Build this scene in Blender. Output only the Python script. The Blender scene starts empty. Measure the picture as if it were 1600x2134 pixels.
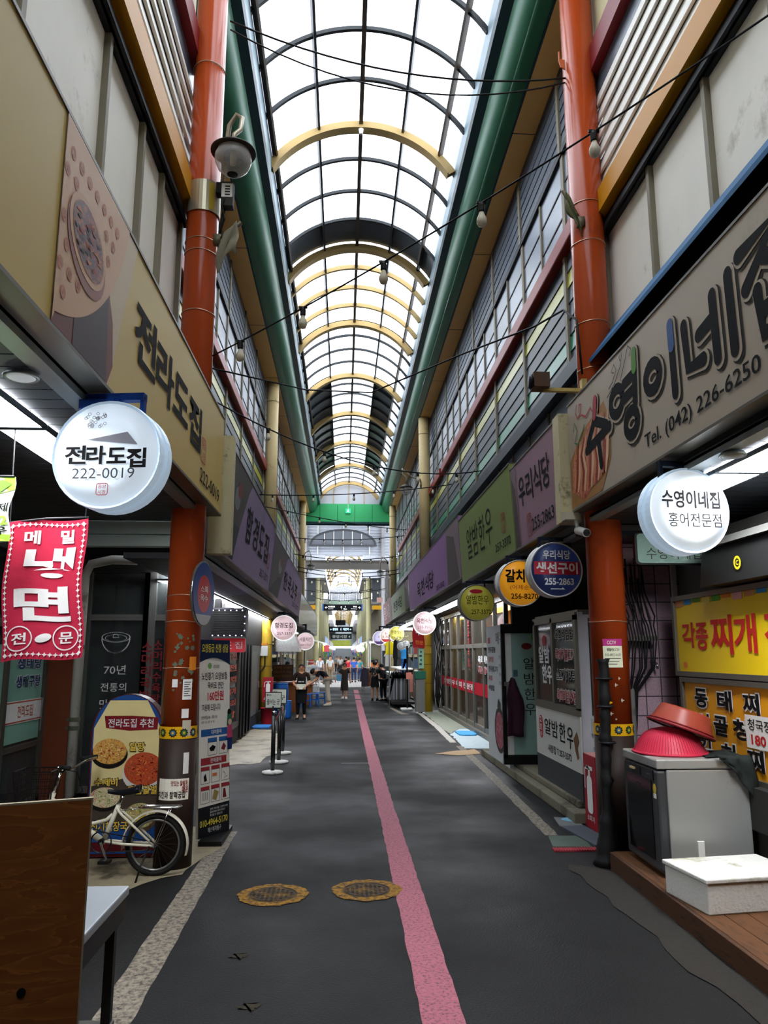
import bpy, bmesh, math, random
from mathutils import Matrix, Vector
from math import pi, sin, cos, radians, sqrt, atan2
random.seed(7)
SC = bpy.context.scene
COL = SC.collection

# ------------------------------------------------------------------ camera, sky, exposure
cam_d = bpy.data.cameras.new('camera')
cam = bpy.data.objects.new('camera', cam_d)
COL.objects.link(cam)
cam.location = (0, 0, 1.85)
cam.rotation_euler = (radians(90 + 10.5), 0, radians(-3.0))
cam_d.sensor_fit = 'VERTICAL'
cam_d.sensor_height = 32.0
cam_d.lens = 32.0 * 1590.0 / 2134.0
cam_d.clip_end = 500
SC.camera = cam

world = bpy.data.worlds.new('overcast_sky')
SC.world = world
world.use_nodes = True
_bg = world.node_tree.nodes['Background']
_bg.inputs['Color'].default_value = (0.86, 0.92, 1.0, 1)
_bg.inputs['Strength'].default_value = 3.2

SC.view_settings.view_transform = 'Standard'
SC.view_settings.look = 'None'
SC.view_settings.gamma = 1.0
SC.view_settings.use_curve_mapping = False
SC.view_settings.exposure = 1.05
SC.cycles.max_bounces = 8
SC.cycles.diffuse_bounces = 4
SC.cycles.glossy_bounces = 3
SC.cycles.transmission_bounces = 6
SC.cycles.transparent_max_bounces = 12
SC.cycles.sample_clamp_indirect = 4.0

# ------------------------------------------------------------------ helpers: colour and materials
def lin(h):
    h = h.lstrip('#')
    out = []
    for i in (0, 2, 4):
        c = int(h[i:i+2], 16) / 255.0
        out.append(c / 12.92 if c <= 0.04045 else ((c + 0.055) / 1.055) ** 2.4)
    return tuple(out) + (1.0,)

_MATS = {}
def M(name, hexc, rough=0.6, metal=0.0, var=0.12, scale=6.0, bump=0.0, emit=0.0, spec=0.22, stain=None, stain_amt=0.0, stain_scale=3.0, stretch=None):
    """painted / plastic / metal surface with a little uneven tone; stain adds shaped dirt patches"""
    if name in _MATS: return _MATS[name]
    m = bpy.data.materials.new(name); m.use_nodes = True
    nt = m.node_tree; N = nt.nodes; L = nt.links
    b = N['Principled BSDF']
    c = lin(hexc)
    b.inputs['Roughness'].default_value = rough
    b.inputs['Metallic'].default_value = metal
    b.inputs['Specular IOR Level'].default_value = spec
    b.inputs['Base Color'].default_value = c
    if var > 0 or stain or bump > 0:
        tc = N.new('ShaderNodeTexCoord'); mp = N.new('ShaderNodeMapping')
        L.new(tc.outputs['Object'], mp.inputs['Vector'])
        if stretch: mp.inputs['Scale'].default_value = stretch
        nz = N.new('ShaderNodeTexNoise'); nz.inputs['Scale'].default_value = scale
        nz.inputs['Detail'].default_value = 5.0; nz.inputs['Roughness'].default_value = 0.6
        L.new(mp.outputs['Vector'], nz.inputs['Vector'])
        mx = N.new('ShaderNodeMix'); mx.data_type = 'RGBA'
        mx.inputs[6].default_value = tuple(v * (1 - var) for v in c[:3]) + (1,)
        mx.inputs[7].default_value = tuple(min(1, v * (1 + var)) for v in c[:3]) + (1,)
        L.new(nz.outputs['Fac'], mx.inputs[0])
        last = mx.outputs[2]
        if stain:
            n2 = N.new('ShaderNodeTexNoise'); n2.inputs['Scale'].default_value = stain_scale
            n2.inputs['Detail'].default_value = 8.0; n2.inputs['Roughness'].default_value = 0.7
            L.new(mp.outputs['Vector'], n2.inputs['Vector'])
            rp = N.new('ShaderNodeMapRange')
            rp.inputs['From Min'].default_value = 0.62 - 0.25 * stain_amt
            rp.inputs['From Max'].default_value = 0.72 - 0.12 * stain_amt
            L.new(n2.outputs['Fac'], rp.inputs['Value'])
            m2 = N.new('ShaderNodeMix'); m2.data_type = 'RGBA'
            L.new(rp.outputs['Result'], m2.inputs[0]); L.new(last, m2.inputs[6])
            m2.inputs[7].default_value = lin(stain)
            last = m2.outputs[2]
        L.new(last, b.inputs['Base Color'])
        if bump > 0:
            bp = N.new('ShaderNodeBump'); bp.inputs['Strength'].default_value = bump; bp.inputs['Distance'].default_value = 0.02
            n3 = N.new('ShaderNodeTexNoise'); n3.inputs['Scale'].default_value = scale * 6; n3.inputs['Detail'].default_value = 4
            L.new(mp.outputs['Vector'], n3.inputs['Vector'])
            L.new(n3.outputs['Fac'], bp.inputs['Height']); L.new(bp.outputs['Normal'], b.inputs['Normal'])
    if emit > 0:
        b.inputs['Emission Color'].default_value = c
        b.inputs['Emission Strength'].default_value = emit
    _MATS[name] = m
    return m

def LIGHT(name, hexc, strength, var=0.0, scale=2.0):
    """something that gives off light: lamp diffuser or backlit sign face"""
    if name in _MATS: return _MATS[name]
    m = bpy.data.materials.new(name); m.use_nodes = True
    if strength < 2: strength *= .5
    nt = m.node_tree; N = nt.nodes; L = nt.links
    b = N['Principled BSDF']; c = lin(hexc)
    b.inputs['Base Color'].default_value = c; b.inputs['Roughness'].default_value = 0.35
    b.inputs['Emission Color'].default_value = c; b.inputs['Emission Strength'].default_value = strength
    if var > 0:
        tc = N.new('ShaderNodeTexCoord'); nz = N.new('ShaderNodeTexNoise'); nz.inputs['Scale'].default_value = scale
        L.new(tc.outputs['Object'], nz.inputs['Vector'])
        mr = N.new('ShaderNodeMapRange'); mr.inputs['From Min'].default_value = 0.3; mr.inputs['From Max'].default_value = 0.7
        mr.inputs['To Min'].default_value = strength * (1 - var); mr.inputs['To Max'].default_value = strength * (1 + var)
        L.new(nz.outputs['Fac'], mr.inputs['Value']); L.new(mr.outputs['Result'], b.inputs['Emission Strength'])
    _MATS[name] = m
    return m

def GLASS(name, hexc='#dfe8e6', alpha=0.25, rough=0.05):
    """window pane: clear enough to look into, with reflections"""
    if name in _MATS: return _MATS[name]
    m = bpy.data.materials.new(name); m.use_nodes = True
    nt = m.node_tree; N = nt.nodes; L = nt.links
    b = N['Principled BSDF']; b.inputs['Base Color'].default_value = lin(hexc); b.inputs['Roughness'].default_value = rough
    tr = N.new('ShaderNodeBsdfTransparent'); mx = N.new('ShaderNodeMixShader'); mx.inputs[0].default_value = alpha
    out = N['Material Output']
    L.new(tr.outputs[0], mx.inputs[1]); L.new(b.outputs[0], mx.inputs[2]); L.new(mx.outputs[0], out.inputs['Surface'])
    _MATS[name] = m
    return m

def SPECKLE(name, cols, scale, rough=0.5, kind='voronoi', distort=0.0):
    """many-coloured print or food: cells in a set of colours"""
    if name in _MATS: return _MATS[name]
    m = bpy.data.materials.new(name); m.use_nodes = True
    nt = m.node_tree; N = nt.nodes; L = nt.links
    b = N['Principled BSDF']; b.inputs['Roughness'].default_value = rough
    tc = N.new('ShaderNodeTexCoord'); last = tc.outputs['Object']
    if distort > 0:
        nz0 = N.new('ShaderNodeTexNoise'); nz0.inputs['Scale'].default_value = scale * .6
        L.new(last, nz0.inputs['Vector'])
        ad = N.new('ShaderNodeMix'); ad.data_type = 'RGBA'; ad.blend_type = 'ADD'; ad.inputs[0].default_value = distort
        L.new(last, ad.inputs[6]); L.new(nz0.outputs['Color'], ad.inputs[7]); last = ad.outputs[2]
    if kind == 'voronoi':
        t = N.new('ShaderNodeTexVoronoi'); t.inputs['Scale'].default_value = scale; L.new(last, t.inputs['Vector'])
        sp = N.new('ShaderNodeSeparateColor'); L.new(t.outputs['Color'], sp.inputs[0]); f = sp.outputs[0]
    else:
        t = N.new('ShaderNodeTexNoise'); t.inputs['Scale'].default_value = scale; t.inputs['Detail'].default_value = 6
        t.inputs['Roughness'].default_value = .7
        L.new(last, t.inputs['Vector'])
        mr = N.new('ShaderNodeMapRange'); mr.inputs['From Min'].default_value = .3; mr.inputs['From Max'].default_value = .7
        L.new(t.outputs['Fac'], mr.inputs['Value']); f = mr.outputs['Result']
    r = N.new('ShaderNodeValToRGB'); L.new(f, r.inputs['Fac'])
    cr = r.color_ramp
    n = len(cols)
    for i in range(n):
        p = i / max(1, n - 1) if kind != 'voronoi' else i / n
        e = cr.elements[i] if i < 2 else cr.elements.new(p)
        e.position = p; e.color = lin(cols[i])
    if kind == 'voronoi': cr.interpolation = 'CONSTANT'
    L.new(r.outputs['Color'], b.inputs['Base Color'])
    _MATS[name] = m
    return m

# ------------------------------------------------------------------ helpers: text
_TXT = {}
_TS = bpy.data.scenes.new('workbench')     # lettering is outlined here; removed again at the end
def glyphs(s, bold=0.0, align='CENTER'):
    """outlines of a line of writing as 2D verts and faces, scaled to 1 x 1"""
    k = (s, bold, align)
    if k in _TXT: return _TXT[k]
    cu = bpy.data.curves.new('t', 'FONT'); cu.body = s; cu.offset = bold; cu.resolution_u = 3
    cu.align_x = align; cu.space_line = 0.9
    o = bpy.data.objects.new('t', cu); _TS.collection.objects.link(o)
    vl = _TS.view_layers[0]; vl.update()
    me = o.evaluated_get(vl.depsgraph).to_mesh()
    vs = [(v.co.x, v.co.y) for v in me.vertices]; fs = [tuple(p.vertices) for p in me.polygons]
    o.to_mesh_clear()
    bpy.data.objects.remove(o); bpy.data.curves.remove(cu)
    if not vs: vs, fs = [(0, 0), (1, 0), (0, 1)], []
    x0 = min(v[0] for v in vs); x1 = max(v[0] for v in vs); y0 = min(v[1] for v in vs); y1 = max(v[1] for v in vs)
    w = max(1e-6, x1 - x0); h = max(1e-6, y1 - y0)
    r = ([((x - x0) / w, (y - y0) / h) for x, y in vs], fs, w / h)
    _TXT[k] = r
    return r

# ------------------------------------------------------------------ helpers: frames
def FR(o, u, v):
    u = Vector(u).normalized(); v = Vector(v).normalized(); w = u.cross(v)
    m = Matrix.Identity(4)
    for i in range(3):
        m[i][0] = u[i]; m[i][1] = v[i]; m[i][2] = w[i]; m[i][3] = o[i]
    return m
def LF(x, y, z): return FR((x, y, z), (0, 1, 0), (0, 0, 1))     # faces the street from the left side
def RF(x, y, z): return FR((x, y, z), (0, -1, 0), (0, 0, 1))    # faces the street from the right side
def CF(x, y, z): return FR((x, y, z), (1, 0, 0), (0, 0, 1))     # faces down the street
def yaw(T, a): return T @ Matrix.Rotation(radians(a), 4, 'Y')
I4 = Matrix.Identity(4)

# ------------------------------------------------------------------ helpers: mesh builder
class MB:
    def __init__(s, T=None):
        s.v = []; s.f = []; s.mi = []; s.T = T or I4
    def add(s, vs, fs, m=0, T=None):
        T = T if T is not None else s.T
        o = len(s.v)
        s.v += [tuple(T @ Vector(p)) for p in vs]
        s.f += [tuple(i + o for i in f) for f in fs]
        s.mi += [m] * len(fs)
        return s
    def box(s, x0, y0, z0, x1, y1, z1, m=0, T=None):
        vs = [(x0,y0,z0),(x1,y0,z0),(x1,y1,z0),(x0,y1,z0),(x0,y0,z1),(x1,y0,z1),(x1,y1,z1),(x0,y1,z1)]
        return s.add(vs, [(0,3,2,1),(4,5,6,7),(0,1,5,4),(1,2,6,5),(2,3,7,6),(3,0,4,7)], m, T)
    def quad(s, a, b, c, d, m=0, T=None):
        return s.add([a, b, c, d], [(0,1,2,3)], m, T)
    def rect(s, x0, y0, x1, y1, z=0.0, m=0, T=None):
        return s.quad((x0,y0,z),(x1,y0,z),(x1,y1,z),(x0,y1,z), m, T)
    def cyl(s, p0, p1, r0, r1=None, n=12, m=0, caps=True, T=None):
        p0 = Vector(p0); p1 = Vector(p1); r1 = r0 if r1 is None else r1
        d = (p1 - p0).normalized()
        a = d.orthogonal().normalized(); b = d.cross(a)
        vs = []
        for p, r in ((p0, r0), (p1, r1)):
            for i in range(n):
                t = 2 * pi * i / n; vs.append(p + a * (r * cos(t)) + b * (r * sin(t)))
        fs = [(i, (i+1) % n, n + (i+1) % n, n + i) for i in range(n)]
        if caps: fs += [tuple(range(n))[::-1], tuple(range(n, 2*n))]
        return s.add(vs, fs, m, T)
    def tube(s, pts, r, n=8, m=0, T=None, closed=False):
        P = [Vector(p) for p in pts]; k = len(P)
        rr = r if isinstance(r, (list, tuple)) else [r] * k
        vs = []; fs = []; a = None
        for i, p in enumerate(P):
            if closed: d = (P[(i+1) % k] - P[i-1])
            else: d = (P[min(i+1, k-1)] - P[max(i-1, 0)])
            d = d.normalized() if d.length > 1e-9 else Vector((0,0,1))
            a = d.orthogonal().normalized() if a is None else (a - d * a.dot(d)).normalized()
            b = d.cross(a)
            for j in range(n):
                t = 2 * pi * j / n; vs.append(p + a * (rr[i] * cos(t)) + b * (rr[i] * sin(t)))
        for i in range(k if closed else k - 1):
            i2 = (i + 1) % k
            for j in range(n): fs.append((i*n + j, i*n + (j+1) % n, i2*n + (j+1) % n, i2*n + j))
        if not closed: fs += [tuple(range(n))[::-1], tuple(range((k-1)*n, k*n))]
        return s.add(vs, fs, m, T)
    def lathe(s, prof, n=20, m=0, T=None, c=(0,0,0)):
        """profile (r, z) turned about the local z axis"""
        vs = []; fs = []; k = len(prof)
        for r, z in prof:
            for j in range(n):
                t = 2 * pi * j / n; vs.append((c[0] + r * cos(t), c[1] + r * sin(t), c[2] + z))
        for i in range(k - 1):
            for j in range(n): fs.append((i*n + j, i*n + (j+1) % n, (i+1)*n + (j+1) % n, (i+1)*n + j))
        if prof[0][0] > 1e-5: fs.append(tuple(range(n))[::-1])
        if prof[-1][0] > 1e-5: fs.append(tuple(range((k-1)*n, k*n)))
        return s.add(vs, fs, m, T)
    def prism(s, poly, d, m=0, T=None, z=0.0):
        """2D outline pushed out along local z from z to z + d"""
        n = len(poly)
        vs = [(x, y, z) for x, y in poly] + [(x, y, z + d) for x, y in poly]
        fs = [tuple(range(n))[::-1], tuple(range(n, 2*n))] + [(i, (i+1) % n, n + (i+1) % n, n + i) for i in range(n)]
        return s.add(vs, fs, m, T)
    def poly(s, pts, z=0.0, m=0, T=None):
        return s.add([(x, y, z) for x, y in pts], [tuple(range(len(pts)))], m, T)
    def disc(s, cx, cy, rx, ry=None, z=0.0, n=28, m=0, T=None):
        ry = ry or rx
        return s.poly([(cx + rx * cos(2*pi*i/n), cy + ry * sin(2*pi*i/n)) for i in range(n)], z, m, T)
    def ring(s, cx, cy, r0, r1, z=0.0, n=28, m=0, T=None, ky=1.0):
        vs = []
        for r in (r0, r1):
            for i in range(n):
                t = 2*pi*i/n; vs.append((cx + r*cos(t), cy + ky*r*sin(t), z))
        return s.add(vs, [(i, n+i, n+(i+1) % n, (i+1) % n) for i in range(n)], m, T)
    def stroke(s, pts, w, z=0.0, m=0, T=None):
        """flat brush line through 2D points"""
        P = [Vector((p[0], p[1])) for p in pts]; vs = []; k = len(P)
        ww = w if isinstance(w, (list, tuple)) else [w] * k
        for i, p in enumerate(P):
            d = (P[min(i+1, k-1)] - P[max(i-1, 0)]).normalized(); nrm = Vector((-d.y, d.x))
            a = p + nrm * ww[i] / 2; b = p - nrm * ww[i] / 2
            vs += [(a.x, a.y, z), (b.x, b.y, z)]
        return s.add(vs, [(2*i, 2*i+1, 2*i+3, 2*i+2) for i in range(k-1)], m, T)
    def text(s, st, x0, y0, x1, y1, z=0.004, bold=0.0, m=0, T=None, shear=0.0):
        vs, fs, _ = glyphs(st, bold)
        w, h = x1 - x0, y1 - y0
        return s.add([(x0 + x * w + shear * (y - .5) * h, y0 + y * h, z) for x, y in vs], fs, m, T)
    def textc(s, st, cx, cy, h, z=0.004, bold=0.0, m=0, T=None, kx=1.0):
        """centred line of writing of height h, in its natural proportions times kx"""
        w = glyphs(st, bold)[2] * h * kx
        return s.text(st, cx - w/2, cy - h/2, cx + w/2, cy + h/2, z, bold, m, T)
    def vtext(s, st, cx, y0, h, gap=0.15, z=0.004, bold=0.0, m=0, T=None, kx=1.0):
        """writing set one character under the next, from y0 down"""
        y = y0
        for ch in st:
            if ch != ' ': s.text(ch, cx - h*kx/2, y - h, cx + h*kx/2, y, z, bold, m, T)
            y -= h * (1 + gap)
        return s
    def build(s, name, mats, parent=None, smooth=False, bevel=0.0):
        me = bpy.data.meshes.new(name)
        me.from_pydata(s.v, [], s.f)
        mats = mats if isinstance(mats, (list, tuple)) else [mats]
        for m in mats: me.materials.append(m)
        if len(mats) > 1: me.polygons.foreach_set('material_index', s.mi)
        if smooth: me.polygons.foreach_set('use_smooth', [True] * len(me.polygons))
        me.update()
        o = bpy.data.objects.new(name, me); COL.objects.link(o)
        if parent is not None:
            o.parent = parent
            o.matrix_parent_inverse = inv_of(parent)
        if smooth == 'auto' or smooth is True and bevel == 0:
            pass
        if bevel > 0:
            b = o.modifiers.new('bevel', 'BEVEL'); b.width = bevel; b.segments = 2; b.limit_method = 'ANGLE'; b.angle_limit = radians(40)
        return o

_INV = {}
def inv_of(p):
    return _INV.get(p.name, I4).copy()

def tag(o, label=None, cat=None, group=None, kind=None):
    if label: o['label'] = label
    if cat: o['category'] = cat
    if group: o['group'] = group
    if kind: o['kind'] = kind
    return o

def thing(name, label, cat, loc=(0, 0, 0), group=None):
    o = bpy.data.objects.new(name, None); COL.objects.link(o)
    o.location = loc; o.empty_display_size = 0.1
    _INV[o.name] = Matrix.Translation(-Vector(loc))
    return tag(o, label, cat, group)

def struct(name, loc=(0, 0, 0)):
    o = thing(name, None, None, loc)
    o['kind'] = 'structure'
    return o

def dup(root, loc, rz=0.0, label=None, group=None, scale=None):
    """copy of a thing with copies of its parts and their parts"""
    def rec(o, parent):
        c = o.copy(); COL.objects.link(c)
        if parent is not None: c.parent = parent
        for ch in list(o.children): rec(ch, c)
        return c
    r = rec(root, None)
    r.location = loc; r.rotation_euler = (0, 0, rz)
    if scale: r.scale = scale
    _INV[r.name] = _INV.get(root.name, I4)
    if label: r['label'] = label
    if group: r['group'] = group
    return r

def circ(n, r, cx=0, cy=0, ry=None, a0=0):
    return [(cx + r*cos(a0 + 2*pi*i/n), cy + (ry or r)*sin(a0 + 2*pi*i/n)) for i in range(n)]
def arc(r, a0, a1, n, cx=0, cy=0):
    return [(cx + r*cos(a0 + (a1-a0)*i/n), cy + r*sin(a0 + (a1-a0)*i/n)) for i in range(n+1)]
def rrect(x0, y0, x1, y1, r, n=4):
    p = []
    for cx, cy, a in ((x1-r, y0+r, -pi/2), (x1-r, y1-r, 0), (x0+r, y1-r, pi/2), (x0+r, y0+r, pi)):
        p += [(cx + r*cos(a + pi/2*i/n), cy + r*sin(a + pi/2*i/n)) for i in range(n+1)]
    return p
def sag(a, b, drop, n=14):
    """points of a slack wire"""
    a = Vector(a); b = Vector(b)
    return [a.lerp(b, i/n) - Vector((0, 0, drop * 4 * (i/n) * (1 - i/n))) for i in range(n+1)]
# ------------------------------------------------------------------ shared materials
m_alu = M('aluminium', '#8d8d88', .35, .7, .08, 5)
m_alu_d = M('bronze_aluminium', '#6f6a60', .4, .6, .1, 5)
m_steel = M('stainless_steel', '#b8bab8', .22, .9, .06, 3)
m_black = M('black_paint', '#141414', .45, 0, .1)
m_rubber = M('black_rubber', '#1b1b1b', .75)
m_white = M('white_paint', '#d9d9d4', .5)
m_cream = M('cream_paint', '#d8c592', .45, 0, .08, 2, stain='#a08a58', stain_amt=.05, stain_scale=1.2)
m_cable = M('cable_black', '#1a1a1c', .6)

# ------------------------------------------------------------------ the setting: floor
def asphalt():
    m = bpy.data.materials.new('asphalt'); m.use_nodes = True
    nt = m.node_tree; N = nt.nodes; L = nt.links; b = N['Principled BSDF']; b.inputs['Specular IOR Level'].default_value = .16
    tc = N.new('ShaderNodeTexCoord')
    n1 = N.new('ShaderNodeTexNoise'); n1.inputs['Scale'].default_value = .55; n1.inputs['Detail'].default_value = 6
    n2 = N.new('ShaderNodeTexNoise'); n2.inputs['Scale'].default_value = 70; n2.inputs['Detail'].default_value = 3
    v = N.new('ShaderNodeTexVoronoi'); v.inputs['Scale'].default_value = 120
    for n in (n1, n2, v): L.new(tc.outputs['Object'], n.inputs['Vector'])
    r1 = N.new('ShaderNodeValToRGB'); r1.color_ramp.elements[0].position = .3; r1.color_ramp.elements[1].position = .72
    r1.color_ramp.elements[0].color = lin('#0f0f0f'); r1.color_ramp.elements[1].color = lin('#1d1c1b')
    L.new(n1.outputs['Fac'], r1.inputs['Fac'])
    mx = N.new('ShaderNodeMix'); mx.data_type = 'RGBA'; mx.blend_type = 'OVERLAY'; mx.inputs[0].default_value = .55
    L.new(r1.outputs['Color'], mx.inputs[6]); L.new(n2.outputs['Color'], mx.inputs[7])
    gt = N.new('ShaderNodeMath'); gt.operation = 'LESS_THAN'; gt.inputs[1].default_value = .09; L.new(v.outputs['Distance'], gt.inputs[0])
    m2 = N.new('ShaderNodeMix'); m2.data_type = 'RGBA'; m2.inputs[7].default_value = lin('#2f2e2b')
    mu = N.new('ShaderNodeMath'); mu.operation = 'MULTIPLY'; mu.inputs[1].default_value = .5; L.new(gt.outputs[0], mu.inputs[0])
    L.new(mu.outputs[0], m2.inputs[0]); L.new(mx.outputs[2], m2.inputs[6])
    L.new(m2.outputs[2], b.inputs['Base Color'])
    mr = N.new('ShaderNodeMapRange'); mr.inputs['To Min'].default_value = .48; mr.inputs['To Max'].default_value = .8
    mr.inputs['From Min'].default_value = .35; mr.inputs['From Max'].default_value = .65
    L.new(n1.outputs['Fac'], mr.inputs['Value']); L.new(mr.outputs['Result'], b.inputs['Roughness'])
    bp = N.new('ShaderNodeBump'); bp.inputs['Strength'].default_value = .35; bp.inputs['Distance'].default_value = .01
    L.new(n2.outputs['Fac'], bp.inputs['Height']); L.new(bp.outputs['Normal'], b.inputs['Normal'])
    return m
m_asphalt = asphalt()
fl = MB()
fl.rect(-9, -12, 9, 43.7); fl.rect(-9, 54.5, 9, 150)
for y0, y1 in ((43.7, 54.5),): fl.rect(-14, y0, 14, y1, 0, 1)
def pavers():
    m = bpy.data.materials.new('paving_slabs'); m.use_nodes = True
    nt = m.node_tree; N = nt.nodes; L = nt.links; b = N['Principled BSDF']; b.inputs['Roughness'].default_value = .6
    tc = N.new('ShaderNodeTexCoord'); br = N.new('ShaderNodeTexBrick')
    br.inputs['Scale'].default_value = 1.6; br.inputs['Color1'].default_value = lin('#a7a4a0'); br.inputs['Color2'].default_value = lin('#b6b2ac')
    br.inputs['Mortar'].default_value = lin('#6c6a68'); br.inputs['Mortar Size'].default_value = .02
    L.new(tc.outputs['Object'], br.inputs['Vector']); L.new(br.outputs['Color'], b.inputs['Base Color'])
    return m
f = fl.build('floor', [m_asphalt, pavers()]); f['kind'] = 'structure'

def worn(name, hexc, amt, base='#33322f', scale=9.0):
    """road paint rubbed through to the asphalt in patches"""
    return M(name, hexc, .7, 0, .22, 25, .15, stain=base, stain_amt=amt, stain_scale=scale*4)
def road_line(name, pts, mat, z=.003):
    """pts: (left x, right x, y); edges a little ragged"""
    b = MB(); vs = []; rows = []
    for i in range(len(pts) - 1):
        a, c = pts[i], pts[i+1]; n = max(2, int(abs(c[2]-a[2]) / .12))
        for k in range(n):
            t = k / n; rows.append([a[j] + (c[j]-a[j])*t for j in range(3)])
    rows.append(list(pts[-1]))
    for r in rows: vs += [(r[0] + random.uniform(-.006, .006), r[2], z), (r[1] + random.uniform(-.006, .006), r[2], z)]
    b.add(vs, [(2*i, 2*i+1, 2*i+3, 2*i+2) for i in range(len(rows)-1)])
    o = b.build(name, mat); o['kind'] = 'structure'; return o
m_pink = worn('pink_road_paint', '#9c5a66', .5, '#483438', 12)
road_line('trim_1', [(.40, .64, 2.0), (.42, .64, 4.3), (.44, .64, 10), (.46, .66, 20), (.50, .73, 31.5)], m_pink)
road_line('trim_2', [(.51, .74, 32.3), (.52, .76, 36)], m_pink)
road_line('trim_3', [(.53, .76, 36.8), (.54, .78, 40.5)], m_pink)
m_wline = worn('white_road_paint', '#83796a', .75, '#35312b', 7)
road_line('trim_4', [(-1.28, -1.06, 2.4), (-1.27, -1.06, 4.3), (-1.28, -1.09, 7.2), (-1.27, -1.1, 8.6)], m_wline)
road_line('trim_5', [(2.10, 2.24, 8.25), (2.22, 2.36, 12), (2.3, 2.44, 16)], m_wline)
road_line('trim_6', [(2.26, 2.4, 16.6), (2.34, 2.5, 20), (2.35, 2.48, 25.5)], worn('white_road_paint_clean', '#a5a198', .25, '#3f3c37', 7))
road_line('trim_7', [(1.55, 1.68, 27.5), (1.75, 1.9, 24.8), (1.8, 2.1, 24.2)], m_wline)
road_line('trim_8', [(-.02, .46, 13.6), (-.02, .46, 13.68)], M('grey_road_paint', '#6b6a66', .7))
road_line('trim_9', [(-.35, 1.5, 43.55), (-.35, 1.5, 43.9)], M('kerb_stone', '#b5b2ae', .6))

# uneven concrete aprons beside the carriageway
m_conc = M('old_concrete', '#8c8168', .8, 0, .3, 3, .3, stain='#4a4235', stain_amt=.45, stain_scale=1.8)
def apron(name, pts, mat, z=.006):
    b = MB(); b.poly(pts, z); o = b.build(name, mat); o['kind'] = 'structure'; return o
def ragged(pts, amp=.05, seed=1):
    rnd = random.Random(seed); out = []
    for i in range(len(pts)):
        a = pts[i]; c = pts[(i+1) % len(pts)]
        n = max(1, int(sqrt((a[0]-c[0])**2 + (a[1]-c[1])**2) / .18))
        for k in range(n):
            t = k/n; out.append((a[0]+(c[0]-a[0])*t + rnd.uniform(-amp, amp), a[1]+(c[1]-a[1])*t + rnd.uniform(-amp, amp)))
    return out
apron('baseboard_left', ragged([(-3.6, 6.15), (-2.4, 6.1), (-1.75, 6.3), (-1.62, 6.75), (-1.35, 7.0), (-1.2, 7.9), (-1.28, 8.8), (-3.6, 8.9)], .05, 2), m_conc)
apron('baseboard_left.001', ragged([(-2.25, 13.5), (-1.5, 13.6), (-1.25, 15.5), (-1.3, 17), (-1.7, 19.5), (-2.25, 19.8)], .07, 3), M('wet_concrete', '#8d8473', .5, 0, .35, 2.5, .2, stain='#4f473a', stain_amt=.5, stain_scale=2))
apron('baseboard_right', ragged([(2.42, 15.6), (3.25, 15.4), (3.3, 19.5), (2.9, 19.6), (2.5, 18.2)], .03, 4), M('pale_blue_concrete', '#a3b4b8', .6, 0, .15, 3, .1, stain='#77807c', stain_amt=.3))
apron('baseboard_right.001', ragged([(2.5, 18.3), (2.9, 19.65), (3.35, 19.6), (3.3, 25.8), (2.55, 25.6), (2.5, 21)], .03, 5), M('green_grey_concrete', '#808677', .65, 0, .15, 3, .1, stain='#5b5f56', stain_amt=.3))
apron('baseboard_right.002', ragged([(2.1, 14.5), (2.6, 14.7), (2.6, 15.4), (2.2, 15.2), (1.7, 14.8)], .04, 6), M('tan_patch', '#a98c68', .8, 0, .2, 5, .1), .008)
apron('baseboard_right.003', ragged([(2.35, 4.3), (2.36, 6.9), (2.0, 7.2), (2.05, 5.6), (2.12, 4.0)], .04, 7), M('gritty_edge', '#2b2722', .85, 0, .35, 20, .4, stain='#2b2823', stain_amt=.4, stain_scale=5))
st = MB(); st.box(2.56, 8.75, 0, 3.6, 14.6, .12); st.box(2.68, 9.0, .12, 3.6, 13.0, .2)
o = st.build('trim_10', M('step_stone', '#75705f', .8, 0, .25, 4, .25, stain='#3a352c', stain_amt=.5, stain_scale=2), bevel=.015); o['kind'] = 'structure'

# ------------------------------------------------------------------ the setting: building masses
m_plaster = M('grey_plaster', '#77736b', .8, 0, .15, 2)
m_dark_in = M('dark_interior', '#2b2a28', .8, 0, .2, 2)
wl = MB()
wl.box(-6.5, 1.0, 4.45, -1.86, 7.55, 9.85); wl.box(-6.5, 7.55, 4.45, -2.62, 43.8, 9.85)
wl.box(-6.5, -12, 0, -4.4, 43.8, 4.45, 1); wl.box(-6.5, -12, 4.45, -1.86, 1.0, 10.0)
wl.build('wall_left', [m_plaster, m_dark_in])['kind'] = 'structure'
wr = MB()
wr.box(2.9, 1.0, 4.45, 7, 7.6, 9.85); wr.box(3.18, 7.6, 4.45, 7, 43.8, 9.85)
wr.box(4.6, -12, 0, 7, 43.8, 4.45, 1); wr.box(2.9, -12, 4.45, 7, 1.0, 10.0)
wr.build('wall_right', [m_plaster, m_dark_in])['kind'] = 'structure'
bk = MB(); bk.box(-6.5, -12.3, 0, 7, -12, 13)  # added unseen wall behind the camera, stops sky light from the open end
bk.build('wall_back_blocker', M('back_wall', '#55524c', .8))['kind'] = 'structure'

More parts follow.
